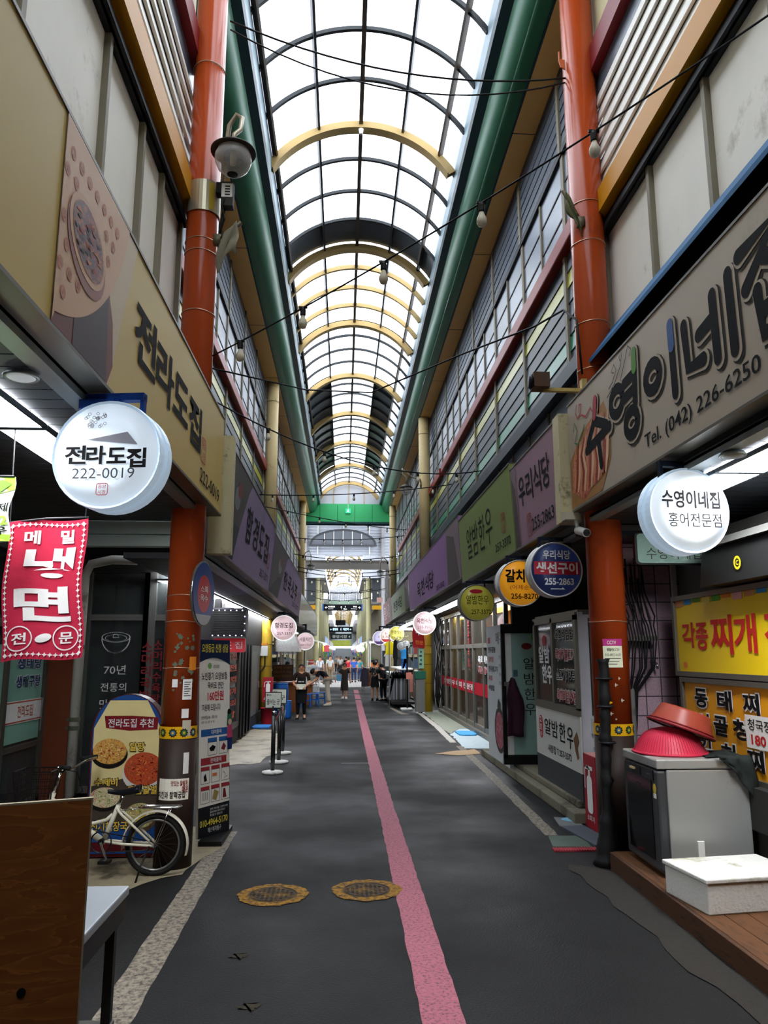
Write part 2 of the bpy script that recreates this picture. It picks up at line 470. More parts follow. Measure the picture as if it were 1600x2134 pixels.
# ------------------------------------------------------------------ the setting: vaulted glass roof
CX, ZC, RV = .24, 9.66, 2.15
def vault(a, r=RV, y=0): return (CX + r * sin(a), y, ZC + r * cos(a))
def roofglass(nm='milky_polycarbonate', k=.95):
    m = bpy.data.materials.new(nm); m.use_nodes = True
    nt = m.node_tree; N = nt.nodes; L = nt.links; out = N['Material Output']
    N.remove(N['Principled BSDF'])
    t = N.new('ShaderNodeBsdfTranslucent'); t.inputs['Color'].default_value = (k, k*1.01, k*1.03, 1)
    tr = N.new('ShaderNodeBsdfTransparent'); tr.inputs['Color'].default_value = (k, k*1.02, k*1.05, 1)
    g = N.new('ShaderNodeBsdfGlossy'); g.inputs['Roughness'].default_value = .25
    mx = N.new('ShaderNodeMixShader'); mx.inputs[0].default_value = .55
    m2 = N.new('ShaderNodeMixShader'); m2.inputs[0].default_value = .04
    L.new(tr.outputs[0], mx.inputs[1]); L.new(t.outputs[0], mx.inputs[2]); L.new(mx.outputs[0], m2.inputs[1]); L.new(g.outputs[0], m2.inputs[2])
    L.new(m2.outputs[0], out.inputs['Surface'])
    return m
m_poly = roofglass()
m_smoke = M('grey_roof_sheet', '#4b5158', .3, 0, .2, 1.5)
m_smoke_g = M('green_grey_roof_sheet', '#37564a', .3, 0, .2, 1.5)
m_barD = M('dark_glazing_bar', '#26292b', .5)
m_barB = M('bronze_purlin', '#463c32', .5)
m_arch = M('cream_steel', '#a98f5c', .45, 0, .06, 3)
m_green = M('green_fascia', '#2f6b4c', .35, 0, .08, 1.5)
m_teal = M('dark_teal_edge', '#1f3a3f', .4)
m_gutter = M('blue_grey_gutter', '#7f959e', .4, 0, .06, 2)
m_ochre = M('ochre_soffit', '#e6b765', .5, 0, .08, 1.2)
roof = struct('ceiling', (CX, 18, 9.9))
AR = [-9.1 + 4.4 * i for i in range(13)]       # arches, last one at 43.7
OFF = [-80, -50, -22.7, 0, 22.7, 46, 80]        # purlin angles (degrees)
def strip(b, y0, y1, a0, a1, r=RV, m=0, n=None):
    n = n or max(2, int(abs(a1-a0) / 6)); vs = []
    for i in range(n+1):
        a = radians(a0 + (a1-a0)*i/n); vs += [vault(a, r, y0), vault(a, r, y1)]
    b.add(vs, [(2*i, 2*i+1, 2*i+3, 2*i+2) for i in range(n)], m)
m_poly2 = m_poly
for i in range(len(AR) - 1):
    y0, y1 = AR[i], AR[i+1]; b = MB(); q = (y1-y0)/4
    if abs(y0 - 12.9) < .1:
        strip(b, y0, y1 - q, -82, 82); strip(b, y1 - q, y1 - .06, -82, 82, m=1)
    elif abs(y0 - 21.7) < .1:
        strip(b, y0, y0 + q * .55, -82, 82, m=1); strip(b, y0 + q * .55, y1, -82, 82)
    elif 26 < y0 < 39:
        dm = 2 if y0 > 34 else 1
        for a0, a1, mm in ((-82, -50, 0), (-50, -22.7, dm), (-22.7, 22.7, 0), (22.7, 46, dm), (46, 82, 0)): strip(b, y0, y1, a0, a1, m=mm)
    elif y0 < -5: strip(b, y0, y1, -82, 82, m=1)  # unseen bay behind the camera made opaque, so less light reaches the near ground
    else: strip(b, y0, y1, -82, 82)
    b.build('skylight_panel', [m_poly, m_smoke, m_smoke_g], roof, smooth=True)
def archbar(b, y, r0, r1, w, a0=-58, a1=58, n=30, m=0):
    vs = []
    for i in range(n+1):
        a = radians(a0 + (a1-a0)*i/n)
        for r, yy in ((r0, y-w/2), (r0, y+w/2), (r1, y+w/2), (r1, y-w/2)): vs.append(vault(a, r, yy))
    fs = []
    for i in range(n):
        for k in range(4): fs.append((4*i+k, 4*i+(k+1) % 4, 4*i+4+(k+1) % 4, 4*i+4+k))
    b.add(vs, fs, m)
for i, y in enumerate(AR):
    b = MB(); archbar(b, y, RV - .22, RV - .05, .10); archbar(b, y - .02, RV - .235, RV - .215, .2)
    b.build('arch_beam', m_arch, roof)
    if i < len(AR) - 1:
        for k in (1, 2, 3):
            b = MB(); yy = y + k * 1.1
            if abs(y - 17.3) < .1: archbar(b, yy, RV - .12, RV - .01, .08); b.build('arch_rib', m_arch, roof)
            else: archbar(b, yy, RV - .07, RV - .005, .06); b.build('glazing_bar', m_barD, roof)
        b = MB(); archbar(b, y + .13, RV - .06, RV - .005, .06); b.build('glazing_bar', m_barD, roof)
for a in OFF[1:-1]:
    b = MB(); w = .075 if a == 0 else .045
    x, _, z = vault(radians(a), RV - .06)
    T = FR((x, 0, z), (cos(radians(a)), 0, -sin(radians(a))), (0, 1, 0))
    b.box(-w/2, AR[0], -.06, w/2, AR[-1], .05, T=T); b.build('purlin', m_barB if a in (0, -50, 46) else m_barD, roof)
b = MB(); b.cyl((CX, 12.82, ZC + RV - .26), (CX, 12.82, ZC + RV - .36), .05, .03); b.build('smoke_detector', m_white, roof)
# edge beams: gutter, dark edge, round-shouldered green fascia, ochre soffit
def beam(side, name):
    s = side
    x_in, x_f, x_w = (-1.42, -2.0, -2.42) if s < 0 else (2.02, 2.56, 2.94)
    prof = [(x_in, 11.12), (x_in, 10.52), (x_in + s*.02, 10.42), (x_in + s*.16, 10.36)]
    n = 8
    for i in range(n+1):
        t = pi/2 * i/n; prof.append((x_in + s*.17 + (x_f - x_in - s*.17) * (1 - cos(t)), 10.34 - .42 * sin(t)))
    prof += [(x_f + s*.004, 9.9), (x_f + s*.03, 9.9), (x_w, 9.9), (x_w, 11.12)]
    def run(i0, i1, nm, mat, smooth=False):
        b = MB(); vs = []
        pr = prof[i0:i1+1]
        for x, z in pr: vs += [(x, -9.1, z), (x, 44.0, z)]
        b.add(vs, [(2*i, 2*i+1, 2*i+3, 2*i+2) for i in range(len(pr)-1)])
        b.build(nm, mat, roof, smooth=smooth)
    run(0, 1, 'gutter', m_gutter); run(1, 3, 'gutter_edge', m_teal)
    run(3, 4 + n, 'fascia', m_green, True); run(4 + n, 6 + n, 'shadow_gap', m_teal); run(6 + n, 8 + n, 'soffit', m_ochre)
    b = MB()
    for y in (3.2, 6.9, 10.6, 14.3, 18.0, 21.7, 25.4, 29.1, 32.8, 36.5, 40.2): b.box(min(x_f, x_w), y, 9.895, max(x_f, x_w), y + .012, 9.9)
    b.build('soffit_joint', m_teal, roof)
beam(-1, 'l'); beam(1, 'r')
# roof over the buildings so that daylight comes only through the glass and the slots
b = MB(); b.box(-2.4, -9.1, 11.12, -1.42, 43.9, 11.2); b.box(2.02, -9.1, 11.12, 2.9, 43.9, 11.2); b.box(-8, -12.3, 11.12, -2.4, 1.0, 11.2); b.box(2.9, -12.3, 11.12, 8, 1.0, 11.2); b.box(-1.42, -12.3, 11.0, 2.02, -9.1, 11.1)
b.build('roof_slab', m_plaster, roof)
# green end panel under the last arch
b = MB()
for i in range(5):
    x0 = -2.45 + i * 1.02; b.box(x0, 43.85, 9.38, x0 + 1.0, 44.0, 10.45)
b.build('end_panel', M('bright_green_panel', '#3aa564', .45, 0, .05), roof)
b = MB(); b.box(-2.6, 43.8, 9.28, 2.8, 44.05, 9.38); b.box(-2.6, 44.02, 9.2, 2.8, 44.08, 10.5)
b.build('end_beam', m_teal, roof)
b = MB()
vs = [vault(radians(-80 + 160*i/24), RV, 43.95) for i in range(25)]
b.add(vs + [(v[0], v[1], 10.4) for v in vs], [(i, i+1, 26+i, 25+i) for i in range(24)])
b.build('end_glazing', GLASS('dusty_end_glazing', '#b9bcc4', .75, .3), roof)
b = MB()
for x in (-.65, .24, 1.13): b.box(x - .02, 43.88, 10.4, x + .02, 43.93, 11.6)
b.build('end_mullion', m_arch, roof)

# ------------------------------------------------------------------ the setting: upper storeys with louvred windows
m_slat = M('grey_glass_slat', '#4a5157', .42, 0, .1, 1.5, spec=.25)
m_slatU = M('blue_grey_louvre', '#5f6b79', .3, .1, .15, 1.2, spec=.5)
m_slatY = M('yellow_slat', '#a9a72a', .3)
m_slatG = M('green_slat', '#23805c', .3)
m_pane = M('window_pane', '#8f9aa8', .3, .0, .25, .8, spec=.5)
m_frame = M('window_frame', '#857d6a', .5, .0, .1, 4)
m_frameD = M('dark_window_head', '#23262a', .5)
m_red = M('red_sill', '#8f2a24', .4, 0, .06)
m_navy = M('navy_sill', '#14202c', .4)
WN = [0]
def bay(side, y0, y1, X):
    """one window bay of the upper storey: strip window, coloured louvre band, sashes, louvre band above"""
    WN[0] += 1; s = -side; w = y1 - y0
    T = RF(X, y1, 0) if side > 0 else LF(X, y0, 0)     # local x along the wall, y up, z to the street
    r = struct('window_%d' % WN[0], (X, y0, 4.4))
    b = MB(T)
    for x in (0, w/2 - .03, w - .06): b.box(x, 7.35, -.04, x + .06, 8.72, .03)
    for x in (0, w - .05): b.box(x, 5.5, -.05, x + .05, 7.2, .06); b.box(x, 8.72, -.05, x + .05, 9.95, .06)
    for x in (0, w*.5 - .03, w - .06): b.box(x, 4.4, -.04, x + .06, 5.35, .03)
    b.box(0, 9.92, -.06, w, 9.97, .06); b.build('frame', m_frame, r)
    b = MB(T); b.box(0, 8.68, -.05, w, 8.78, .05); b.build('window_head', m_frameD, r)
    b = MB(T)
    for x0, x1 in ((.06, w/2 - .03), (w/2 + .03, w - .06)): b.box(x0, 7.4, -.02, x1, 8.68, 0)
    for x0, x1 in ((.06, w/2 - .03), (w/2 + .03, w - .06)): b.box(x0, 4.4, -.02, x1, 5.35, 0)
    b.build('pane', m_pane, r)
    b = MB(T)
    for z in (7.82, 8.26):
        for x0, x1 in ((.06, w/2 - .03), (w/2 + .03, w - .06)): b.box(x0, z - .012, -.0, x1, z + .012, .012)
    b.build('glazing_bar', m_frameD, r)
    def slats(n, z0, z1, mat, nm, only=None):
        b = MB(T); h = (z1 - z0) / n
        for i in range(n):
            if only is not None and i not in only: continue
            za, zb = z0 + i*h, z0 + (i+1)*h + .02
            b.add([(.05, za, .036), (w-.05, za, .036), (w-.05, zb, .02), (.05, zb, .02), (.05, za, .024), (w-.05, za, .024), (w-.05, zb, .008), (.05, zb, .008)],
                  [(0,1,2,3), (7,6,5,4), (0,4,5,1), (0,3,7,4), (1,5,6,2), (2,6,7,3)])
        b.build(nm, mat, r)
    slats(6, 8.8, 9.9, m_slatU, 'upper_louvre')
    slats(7, 5.55, 7.12, m_slat, 'lower_louvre', (0, 2, 3, 4, 6))
    slats(7, 5.55, 7.12, m_slatY, 'yellow_louvre', (5,))
    slats(7, 5.55, 7.12, m_slatG if side > 0 else m_slat, 'green_louvre' if side > 0 else 'lower_louvre', (1,))
for k in range(15):
    bay(1, 7.65 + (k and 1.8 + 2.4*(k-1)), 9.45 + 2.4*k, 3.0)
for k in range(15):
    bay(-1, 7.65 + 2.4*k, 10.05 + 2.4*k, -2.45)
TN = [10]
def trim(b, mat, **kw):
    TN[0] += 1; o = b.build('trim_%d' % TN[0], mat, **kw); o['kind'] = 'structure'; return o
for (x0, x1) in ((-2.5, -2.3), (2.85, 3.05)):
    for ya, yb in ((7.65, 22.0), (22.4, 40.0)):
        b = MB(); b.box(x0, ya, 7.14, x1, yb, 7.38); trim(b, m_red, bevel=.02)
    b = MB(); b.box(x0, 7.65, 5.32, x1, 43.5, 5.52); trim(b, m_navy)
# near upper storeys beside the camera, cream panels between aluminium posts
m_panel = M('dusty_white_panel', '#efebdf', .55, 0, .12, 1.2, stain='#aaa392', stain_amt=.15, stain_scale=1.0)
m_amber = M('amber_bar', '#c98a12', .45, 0, .06)
m_maroon = M('maroon_bar', '#7c1f26', .45, 0, .06)
m_louvW = M('white_louvre', '#f2f0e8', .45, 0, .04)
m_cream2 = M('cream_wall_panel', '#d6d0a8', .55, 0, .08)
def near_wall(side, X, posts):
    s = -side
    T = (lambda y: RF(X, y, 0)) if side > 0 else (lambda y: LF(X, y, 0))
    def bx(b, y0, z0, d0, y1, z1, d1, m=0):      # d: towards the street
        b.box(min(X + s*d0, X + s*d1), y0, z0, max(X + s*d0, X + s*d1), y1, z1, m)
    WN[0] += 1
    r = struct('window_%d' % WN[0], (X, 4, 4.4))
    yb, ye = 1.0, 7.5
    ps = [yb] + posts + [ye]
    for i in range(len(ps) - 1):
        b = MB(); bx(b, ps[i], 4.3, -.1, ps[i+1], 6.3, -.05); b.build('panel', m_panel, r)
    for p in posts + [ye - .06]:
        b = MB(); bx(b, p - .045, 4.3, -.06, p + .01, 6.3, .0); bx(b, p + .02, 4.3, -.06, p + .05, 6.3, -.02); b.build('post', m_frame, r)
    b = MB(); bx(b, yb, 6.28, -.08, ye, 6.44, .02); bx(b, yb, 6.28, .0, ye, 6.34, .05); b.build('window_head', m_frameD, r)
    b = MB(); bx(b, yb, 6.42, -.08, ye, 6.68, .12); b.build('amber_bar', m_amber, r)
    b = MB(); n = 6
    for i in range(n):
        za = 6.74 + i * .2; zb = za + .2
        x0, x1 = X + s*.05, X + s*.01
        b.add([(x0, yb, za), (x0, ye, za), (x1, ye, zb), (x1, yb, zb), (x0 - s*.03, yb, za), (x0 - s*.03, ye, za)], [(0,1,2,3), (0,1,5,4)])
    b.build('louvre', m_louvW, r)
    b = MB(); bx(b, yb, 7.9, -.08, ye, 8.14, .02); b.build('grey_band', m_slatU, r)
    b = MB(); bx(b, yb, 8.12, -.08, ye, 8.42, .12); b.build('maroon_bar', m_maroon, r)
    b = MB(); bx(b, yb, 8.42, -.1, ye, 9.85, .0); b.build('top_panel', m_cream2, r)
near_wall(-1, -1.72, [3.6, 4.95, 5.9, 6.6])
near_wall(1, 2.76, [3.2, 4.2, 5.15, 6.25])
b = MB(); b.add([(2.74, 1.5, 5.16), (2.74, 7.45, 5.16), (2.46, 7.45, 4.78), (2.46, 1.5, 4.78), (2.74, 1.5, 5.12), (2.74, 7.45, 5.12), (2.46, 7.45, 4.74), (2.46, 1.5, 4.74)],
    [(0,1,2,3), (7,6,5,4), (0,4,5,1), (1,5,6,2), (2,6,7,3), (3,7,4,0)])
trim(b, M('blue_canopy', '#0a5a88', .6, 0, .06))
b = MB(); b.box(2.42, 1.5, 4.36, 2.76, 7.45, 4.42); b.box(2.7, 1.5, 4.4, 2.76, 7.45, 5.1); trim(b, m_dark_in)
# ------------------------------------------------------------------ awnings with their lamps
m_soffit = M('dark_plank_soffit', '#474a4d', .5, .1, .12, 2)
m_channel = M('galvanised_channel', '#98a0a0', .4, .5, .12, 5)
m_lamp = LIGHT('lamp_diffuser', '#f4f8ff', 16.0)
m_ink = M('black_vinyl', '#141314', .7, 0, 0, spec=.1)
m_inkg = M('grey_vinyl', '#403e3c', .7, 0, 0, spec=.1)
m_stamp = M('red_vinyl', '#a8423a', .5, 0, 0)
def awning(label, side, xs, y0, y1, z, back, step=.16, notch=None):
    r = thing('awning', label, 'awning', (xs, y0, z))
    s = -side; xb = xs - s*back
    b = MB(); y = y0
    while y < y1 - .01:
        xb = xs - s*(notch[1] if notch and y < notch[0] else back)
        b.box(min(xs - s*.1, xb), y, z, max(xs - s*.1, xb), min(y1, y + step - .012), z + .03); y += step
    ys = notch[0] if notch else y0
    b.box(min(xs, xb), ys, z + .03, max(xs, xb), y1, z + .06, 0)
    if notch: b.box(xs - s*notch[1] if s > 0 else xs, y0, z + .03, xs if s > 0 else xs - s*notch[1], ys, z + .06, 0)
    b.build('soffit', m_soffit, r)
    b = MB(); b.box(min(xs, xs - s*.1), y0, z - .01, max(xs, xs - s*.1), y1, z + .05)
    b.build('edge_channel', m_channel, r)
    b = MB(); b.box(min(xs - s*.16, xb), ys, z + .06, max(xs - s*.16, xb), y1, z + .12); b.box(min(xs - s*.16,xs-s*.22), y0, z+.12, max(xs - s*.16,xs-s*.22), y1, z+1.05); b.build('deck', m_plaster, r)
    return r
awning('dark plank awning soffit over the left shop beside the plywood board', -1, -1.41, 1.0, 7.85, 3.2, 2.95)
awning('long dark slatted awning soffit on the left beyond the orange column', -1, -1.485, 8.05, 40.0, 2.83, 2.85, .3, (10.62, .82))
awning('dark plank awning soffit over the yellow signboards on the right', 1, 2.405, 2.0, 7.4, 3.13, 2.15)
awning('long dark awning soffit on the right beyond the orange column', 1, 2.395, 7.72, 43.0, 3.05, 2.1, .3)
m_lampN = LIGHT('near_lamp_diffuser', '#f4f8ff', 30.0)
def strip_lamp(x0, x1, y0, y1, z, label, group=None):
    r = thing('ceiling_light', label, 'ceiling light', ((x0+x1)/2, y0, z), group)
    b = MB(); b.box(x0, y0, z - .012, x1, y1, z + .01); b.build('diffuser', m_lampN if y1 < 6 else m_lamp, r)
    b = MB()
    for a in (x0 - .02, x1): b.box(a, y0 - .02, z - .015, a + .02, y1 + .02, z + .012)
    for a in (y0 - .02, y1): b.box(x0, a, z - .015, x1, a + .02, z + .012)
    b.build('frame', m_soffit, r)
strip_lamp(-2.06, -1.79, 3.2, 4.44, 3.176, 'first light panel over the left shop, nearer the camera')
strip_lamp(-2.06, -1.79, 4.5, 5.6, 3.176, 'second light panel over the left shop, behind the big round sign')
strip_lamp(-2.46, -2.12, 10.2, 14.9, 2.806, 'light panel over the shop with the purple-lit black grille, nearer half')
strip_lamp(-2.46, -2.12, 15.0, 22.4, 2.806, 'light panel over the shop with the purple-lit black grille, farther half')
strip_lamp(2.6, 2.92, 3.6, 5.05, 3.106, 'light panel over the yellow signboards, nearer half')
strip_lamp(2.6, 2.92, 5.1, 5.72, 3.106, 'light panel over the yellow signboards, farther half')
strip_lamp(2.5, 2.78, 15.6, 18.6, 3.026, 'right strip light behind the olive round sign')
strip_lamp(2.5, 2.78, 18.7, 23.0, 3.026, 'right strip light above the pale pink round sign')
strip_lamp(2.5, 2.78, 25.0, 30.0, 3.026, 'cool white strip light over the clothes stall, nearer half')
strip_lamp(2.5, 2.78, 30.2, 40.0, 3.026, 'cool white strip light over the clothes stall, farther half')
strip_lamp(-2.3, -2.2, 24.6, 38.0, 2.806, 'far strip light on the left above the food stall')
for x, y, lb in ((-1.57, 3.6, 'white round downlight in the soffit over the left shop'), (2.48, 4.62, 'dim round downlight in the soffit over the yellow signboards')):
    r = thing('downlight', lb, 'ceiling light', (x, y, 3.176 if x < 0 else 3.106))
    b = MB(); b.lathe([(0, -.02), (.055, -.02), (.07, -.012), (.07, .01)], 24, c=(x, y, 3.176 if x < 0 else 3.106)); b.build('lens', LIGHT('downlight_lens', '#c9cfd2', .35) if x < 0 else M('frosted_lens', '#8f938f', .4), r, True)
    b = MB(); b.lathe([(.07, .012), (.085, -.008), (.08, -.016), (.07, -.014)], 24, c=(x, y, 3.176 if x < 0 else 3.106)); b.build('trim_ring', m_channel, r, True)

# ------------------------------------------------------------------ fascia signboards
def board(label, side, X, y0, y1, z0, z1, face, depth=.12, tilt=0.0, edge=None):
    r = thing('signboard', label, 'signboard', (X, y0, z0)); s = -side
    b = MB()
    x = lambda z: X + s * tilt * (z - z0) / (z1 - z0)
    vs = []
    for z in (z0, z1):
        for d in (0, -depth):
            for y in (y0, y1): vs.append((x(z) + s*d, y, z))
    b.add(vs, [(0,1,5,4), (2,6,7,3), (0,4,6,2), (1,3,7,5), (4,5,7,6), (0,2,3,1)])
    b.build('face', face, r)
    b = MB(); e = .02
    for za, zb in ((z0 - e, z0), (z1, z1 + e)): b.box(min(x(za) + s*.008, x(za) - s*depth), y0, za, max(x(za) + s*.008, x(za) - s*depth), y1, zb)
    b.build('edge', edge or m_alu_d, r)
    return r
def SF(side, X, z0=0, z1=1, tilt=0):
    """sign frame: local x along the sign (y or -y), local y is height"""
    if not tilt: return RF(X, 0, 0) if side > 0 else LF(X, 0, 0)
    s = -side; u = (0, -1, 0) if side > 0 else (0, 1, 0)
    v = Vector((s*tilt, 0, z1 - z0)).normalized()
    T = FR((X, 0, z0), u, v)
    return T @ Matrix.Translation((0, -z0, 0))
def stamp(b, cx, cy, w, h, rows, m=0, T=None, z=.005):
    P = rrect(cx - w/2, cy - h/2, cx + w/2, cy + h/2, w*.2); P.append(P[0]); b.stroke(P, w*.07, z, m, T)
    n = len(rows)
    for i, row in enumerate(rows):
        yc = cy + h*.5 - h*(i + .5)/n
        b.text(row, cx - w*.36, yc - h*.36/n, cx + w*.36, yc + h*.36/n, z, .01, m, T)

# left foreground board
m_bcream = M('cream_sign_face', '#d2b86c', .45, 0, .05, .8, stain='#b89c5a', stain_amt=.1, stain_scale=.9)
L1 = board('large cream fascia signboard with a bowl picture on the left', -1, -1.28, .8, 7.83, 3.26, 4.28, m_bcream)
T = SF(-1, -1.28)
b = MB(T)
b.poly([(3.16, 3.265), (3.97, 3.265), (4.03, 3.4), (4.2, 3.85), (4.37, 4.275), (3.16, 4.275)], .003, 0)
b.poly([(3.16, 3.265), (3.95, 3.265), (4.03, 3.39), (3.985, 3.62), (3.87, 3.79), (3.5, 3.5), (3.16, 3.4)], .005, 1)
b.poly([(3.42, 3.265), (3.93, 3.265), (3.88, 3.76), (3.6, 3.6), (3.42, 3.45)], .006, 2)
b.build('backdrop_print', [M('pale_beige_print', '#d2bd9c', .45, 0, .03), M('brown_print', '#73382e', .45, 0, .03), M('dark_brown_print', '#3f2826', .45, 0, .03)], L1)
P = [(3.16, 3.27)] + [(2.9 + 1.31*cos(a), 4.6 + 1.31*sin(a)) for a in [radians(-77.5 + i * 3.2) for i in range(20)] if 4.6 + 1.31*sin(a) < 4.275 and 2.9 + 1.31*cos(a) > 3.16] + [(4.17, 4.275), (3.16, 4.275)]
b = MB(T); b.poly(P, .008); b.build('patterned_print', M('pinkish_print', '#d8b08c', .45, 0, .03), L1)
b = MB(T)
for i in range(9):
    for j in range(9):
        x = 3.2 + i*.115 + (.055 if j % 2 else 0); y = 3.33 + j*.115
        if (x - 2.9)**2 + (y - 4.6)**2 < 1.22**2 and y < 4.22 and not ((x - 3.52)**2/.3**2 + (y - 3.83)**2/.24**2 < 1):
            b.ring(x, y, .018, .032, .010, 12); b.disc(x, y, .012, z=.010, n=8)
b.build('print_pattern', M('dull_pink_print', '#c07a5c', .45, 0, .03), L1)
b = MB(T @ Matrix.Translation((3.52, 3.82, 0)) @ Matrix.Rotation(radians(-14), 4, 'Z'))
b.disc(0, -.02, .285, .215, .011, m=0); b.disc(-.005, .01, .27, .19, .012, m=1); b.disc(0, .015, .235, .158, .013, m=2)
for i in range(34):
    a, q = random.uniform(0, 2*pi), sqrt(random.random())*.85; b.stroke([(q*.22*cos(a) - .03, .015 + q*.145*sin(a) - .012), (q*.22*cos(a), .015 + q*.145*sin(a) + random.uniform(-.02, .02)), (q*.22*cos(a) + .03, .015 + q*.145*sin(a) + .012)], [.006, .02, .006], .0135 + i*8e-5, 3 + i % 3)
b.build('bowl_picture', [M('bowl_rim_print', '#8a4b30', .4), M('bowl_inside_print', '#c9986b', .4), SPECKLE('stew_print', ['#3a0f0c', '#8a2f1c', '#1e0a0a', '#b3582a', '#4a1812'], 13, .45, 'noise', .3), M('stew_red_print', '#8a2c18', .45), M('stew_orange_print', '#c06a38', .45), M('stew_dark_print', '#26100e', .45)], L1)
b = MB(T)
for ch, (y0, y1, z0, z1) in zip('전라도집', ((4.40, 4.93, 3.61, 4.0), (4.95, 5.48, 3.58, 3.98), (5.48, 6.02, 3.62, 3.95), (6.05, 6.6, 3.57, 3.97))):
    b.text(ch, y0, z0, y1, z1, .006, .028)
b.build('lettering', m_ink, L1)
b = MB(T); b.text('222-0019', 6.62, 3.345, 7.66, 3.475, .006, .006); b.build('phone_number', m_ink, L1)
b = MB(T); stamp(b, 6.75, 3.645, .2, .22, ['중앙', '시장']); b.build('seal', m_stamp, L1)

# right foreground board
m_board_w = M('warm_white_sign_face', '#b8ab98', .45, 0, .05, .8, stain='#a19583', stain_amt=.12, stain_scale=.8)
R1 = board('large warm white fascia signboard with a meat picture on the right', 1, 2.28, 1.5, 7.42, 3.25, 4.34, m_board_w)
T = SF(1, 2.28)
b = MB(T)
b.poly([(-7.4, 3.27), (-6.5, 3.27), (-6.25, 3.5), (-6.2, 3.8), (-6.35, 4.05), (-7.0, 3.95), (-7.4, 3.75)], .003, 0)
b.poly(ragged([(-7.35, 3.42), (-7.0, 3.3), (-6.5, 3.4), (-6.3, 3.7), (-6.4, 3.98), (-6.8, 3.95), (-7.3, 3.72)], .02, 3), .005, 1)
for i in range(15):
    t = i/14; x = -7.3 + .92*t
    b.stroke([(x, 3.42 - .06*sin(t*3)), (x + .06, 3.55), (x + .05 + .05*sin(i), 3.72), (x + .12, 3.86 + .08*t)], [.03, .065, .06, .02], .0056 + i*1e-4, 2 + i % 3)
b.build('meat_picture', [M('wooden_tray_print', '#a87843', .45, 0, .15), SPECKLE('sliced_meat_print', ['#5a120c', '#b0432a', '#d98a64', '#8a2a1a', '#e8b090'], 9, .45, 'noise', .6), M('meat_pink_print', '#d68a66', .45), M('meat_red_print', '#9c3a22', .45), M('meat_fat_print', '#e9bd98', .45)], R1)
b = MB(T)
b.stroke([(-7.1, 4.26), (-7.16, 4.2), (-7.1, 4.12), (-7.0, 4.14), (-6.96, 4.22), (-7.03, 4.24), (-7.05, 4.16)], .02, .006, 0)
b.stroke([(-6.98, 4.12), (-6.85, 4.06), (-6.7, 4.1), (-6.6, 4.0)], .02, .006, 0)
b.stroke([(-7.25, 4.02), (-7.2, 4.1), (-7.12, 4.0), (-7.22, 3.9), (-7.1, 3.86), (-6.95, 3.95), (-6.9, 4.0)], .02, .006, 1)
b.stroke([(-6.2, 4.1), (-6.1, 4.13), (-6.0, 4.2), (-6.05, 4.27), (-6.12, 4.22), (-6.06, 4.2)], .012, .006, 2)
b.stroke([(-6.25, 4.04), (-6.05, 4.1), (-5.9, 4.2), (-5.85, 4.3), (-5.92, 4.28), (-5.9, 4.24)], .012, .006, 2)
b.stroke([(-5.95, 4.05), (-5.8, 4.2), (-5.72, 4.3), (-5.66, 4.25), (-5.7, 4.2)], .012, .006, 2)
b.build('chili_drawing', [M('red_print', '#a8302f', .5, 0, 0), M('green_print', '#4e7a35', .5, 0, 0), m_inkg], R1)
def brush(x0, y0, w, h, strokes, lw):
    out = []
    for s in strokes:
        if s[0] == 'o': pts = [(x0 + (s[1] + s[3]*cos(t))*w, y0 + s[2]*h + s[3]*.9*h*sin(t)) for t in [2*pi*i/16 for i in range(17)]]
        else: pts = [(x0 + p[0]*w, y0 + p[1]*h) for p in s]
        out.append(pts)
    return out
G = []
G += brush(-6.88, 3.5, .66, .62, [[(.5, 1), (.42, .72), (.12, .45)], [(.4, .72), (.9, .5)], [(.05, .36), (1, .45)], [(.55, .4), (.62, 0)]], .1)
G += brush(-6.2, 3.56, .7, .6, [('o', .25, .62, .2), [(.5, .76), (.8, .78)], [(.5, .56), (.8, .58)], [(.86, 1.05), (.82, .38)], ('o', .68, .16, .18)], .1)
G += brush(-5.42, 3.62, .58, .5, [('o', .25, .5, .22), [(.85, 1.0), (.87, 0)]], .1)
G += brush(-4.78, 3.57, .7, .5, [[(.08, .9), (.12, .28), (.42, .25)], [(.36, .6), (.64, .66)], [(.66, .95), (.68, .12)], [(.95, 1.02), (.97, .06)]], .1)
G += brush(-4.02, 3.56, .72, .66, [[(.05, .85), (.62, .9), (.12, .5)], [(.38, .66), (.66, .5)], [(.92, 1.02), (.9, .46)], [(.28, .4), (.32, 0), (.86, 0), (.86, .42)], [(.32, .2), (.86, .2)]], .1)
def capped(b, pts, w, z, m, dx=0, dy=0):
    Q = [(p[0] + dx, p[1] + dy) for p in pts]
    b.stroke(Q, w, z, m); b.disc(Q[0][0], Q[0][1], w/2, z=z - 3e-5, n=16, m=m); b.disc(Q[-1][0], Q[-1][1], w/2, z=z - 6e-5, n=16, m=m)
b = MB(T)
for k, g in enumerate(G):
    capped(b, g, .15, .003 + k*1e-4, 0, .026, -.022); capped(b, g, .134, .006 + k*1e-4, 1, .010, -.008); capped(b, g, .096, .009 + k*1.5e-4, 2)
for (g, mm) in ((G[0], 3), (G[7], 4), (G[10], 5)):
    p, q = g[0], g[1]; t = .3 if len(g) == 2 else .75
    capped(b, [p, (p[0] + (q[0]-p[0])*t, p[1] + (q[1]-p[1])*t)], .098, .0128, mm)
b.build('lettering', [m_inkg, m_board_w, m_ink, M('red_tip', '#a5273a', .5), M('green_tip', '#4c8a2b', .5), M('blue_tip', '#1d4b86', .5)], R1)
b = MB(T); b.text('Tel. (042) 226-6250', -5.5, 3.345, -3.86, 3.485, .006, .012); b.build('phone_number', m_ink, R1)

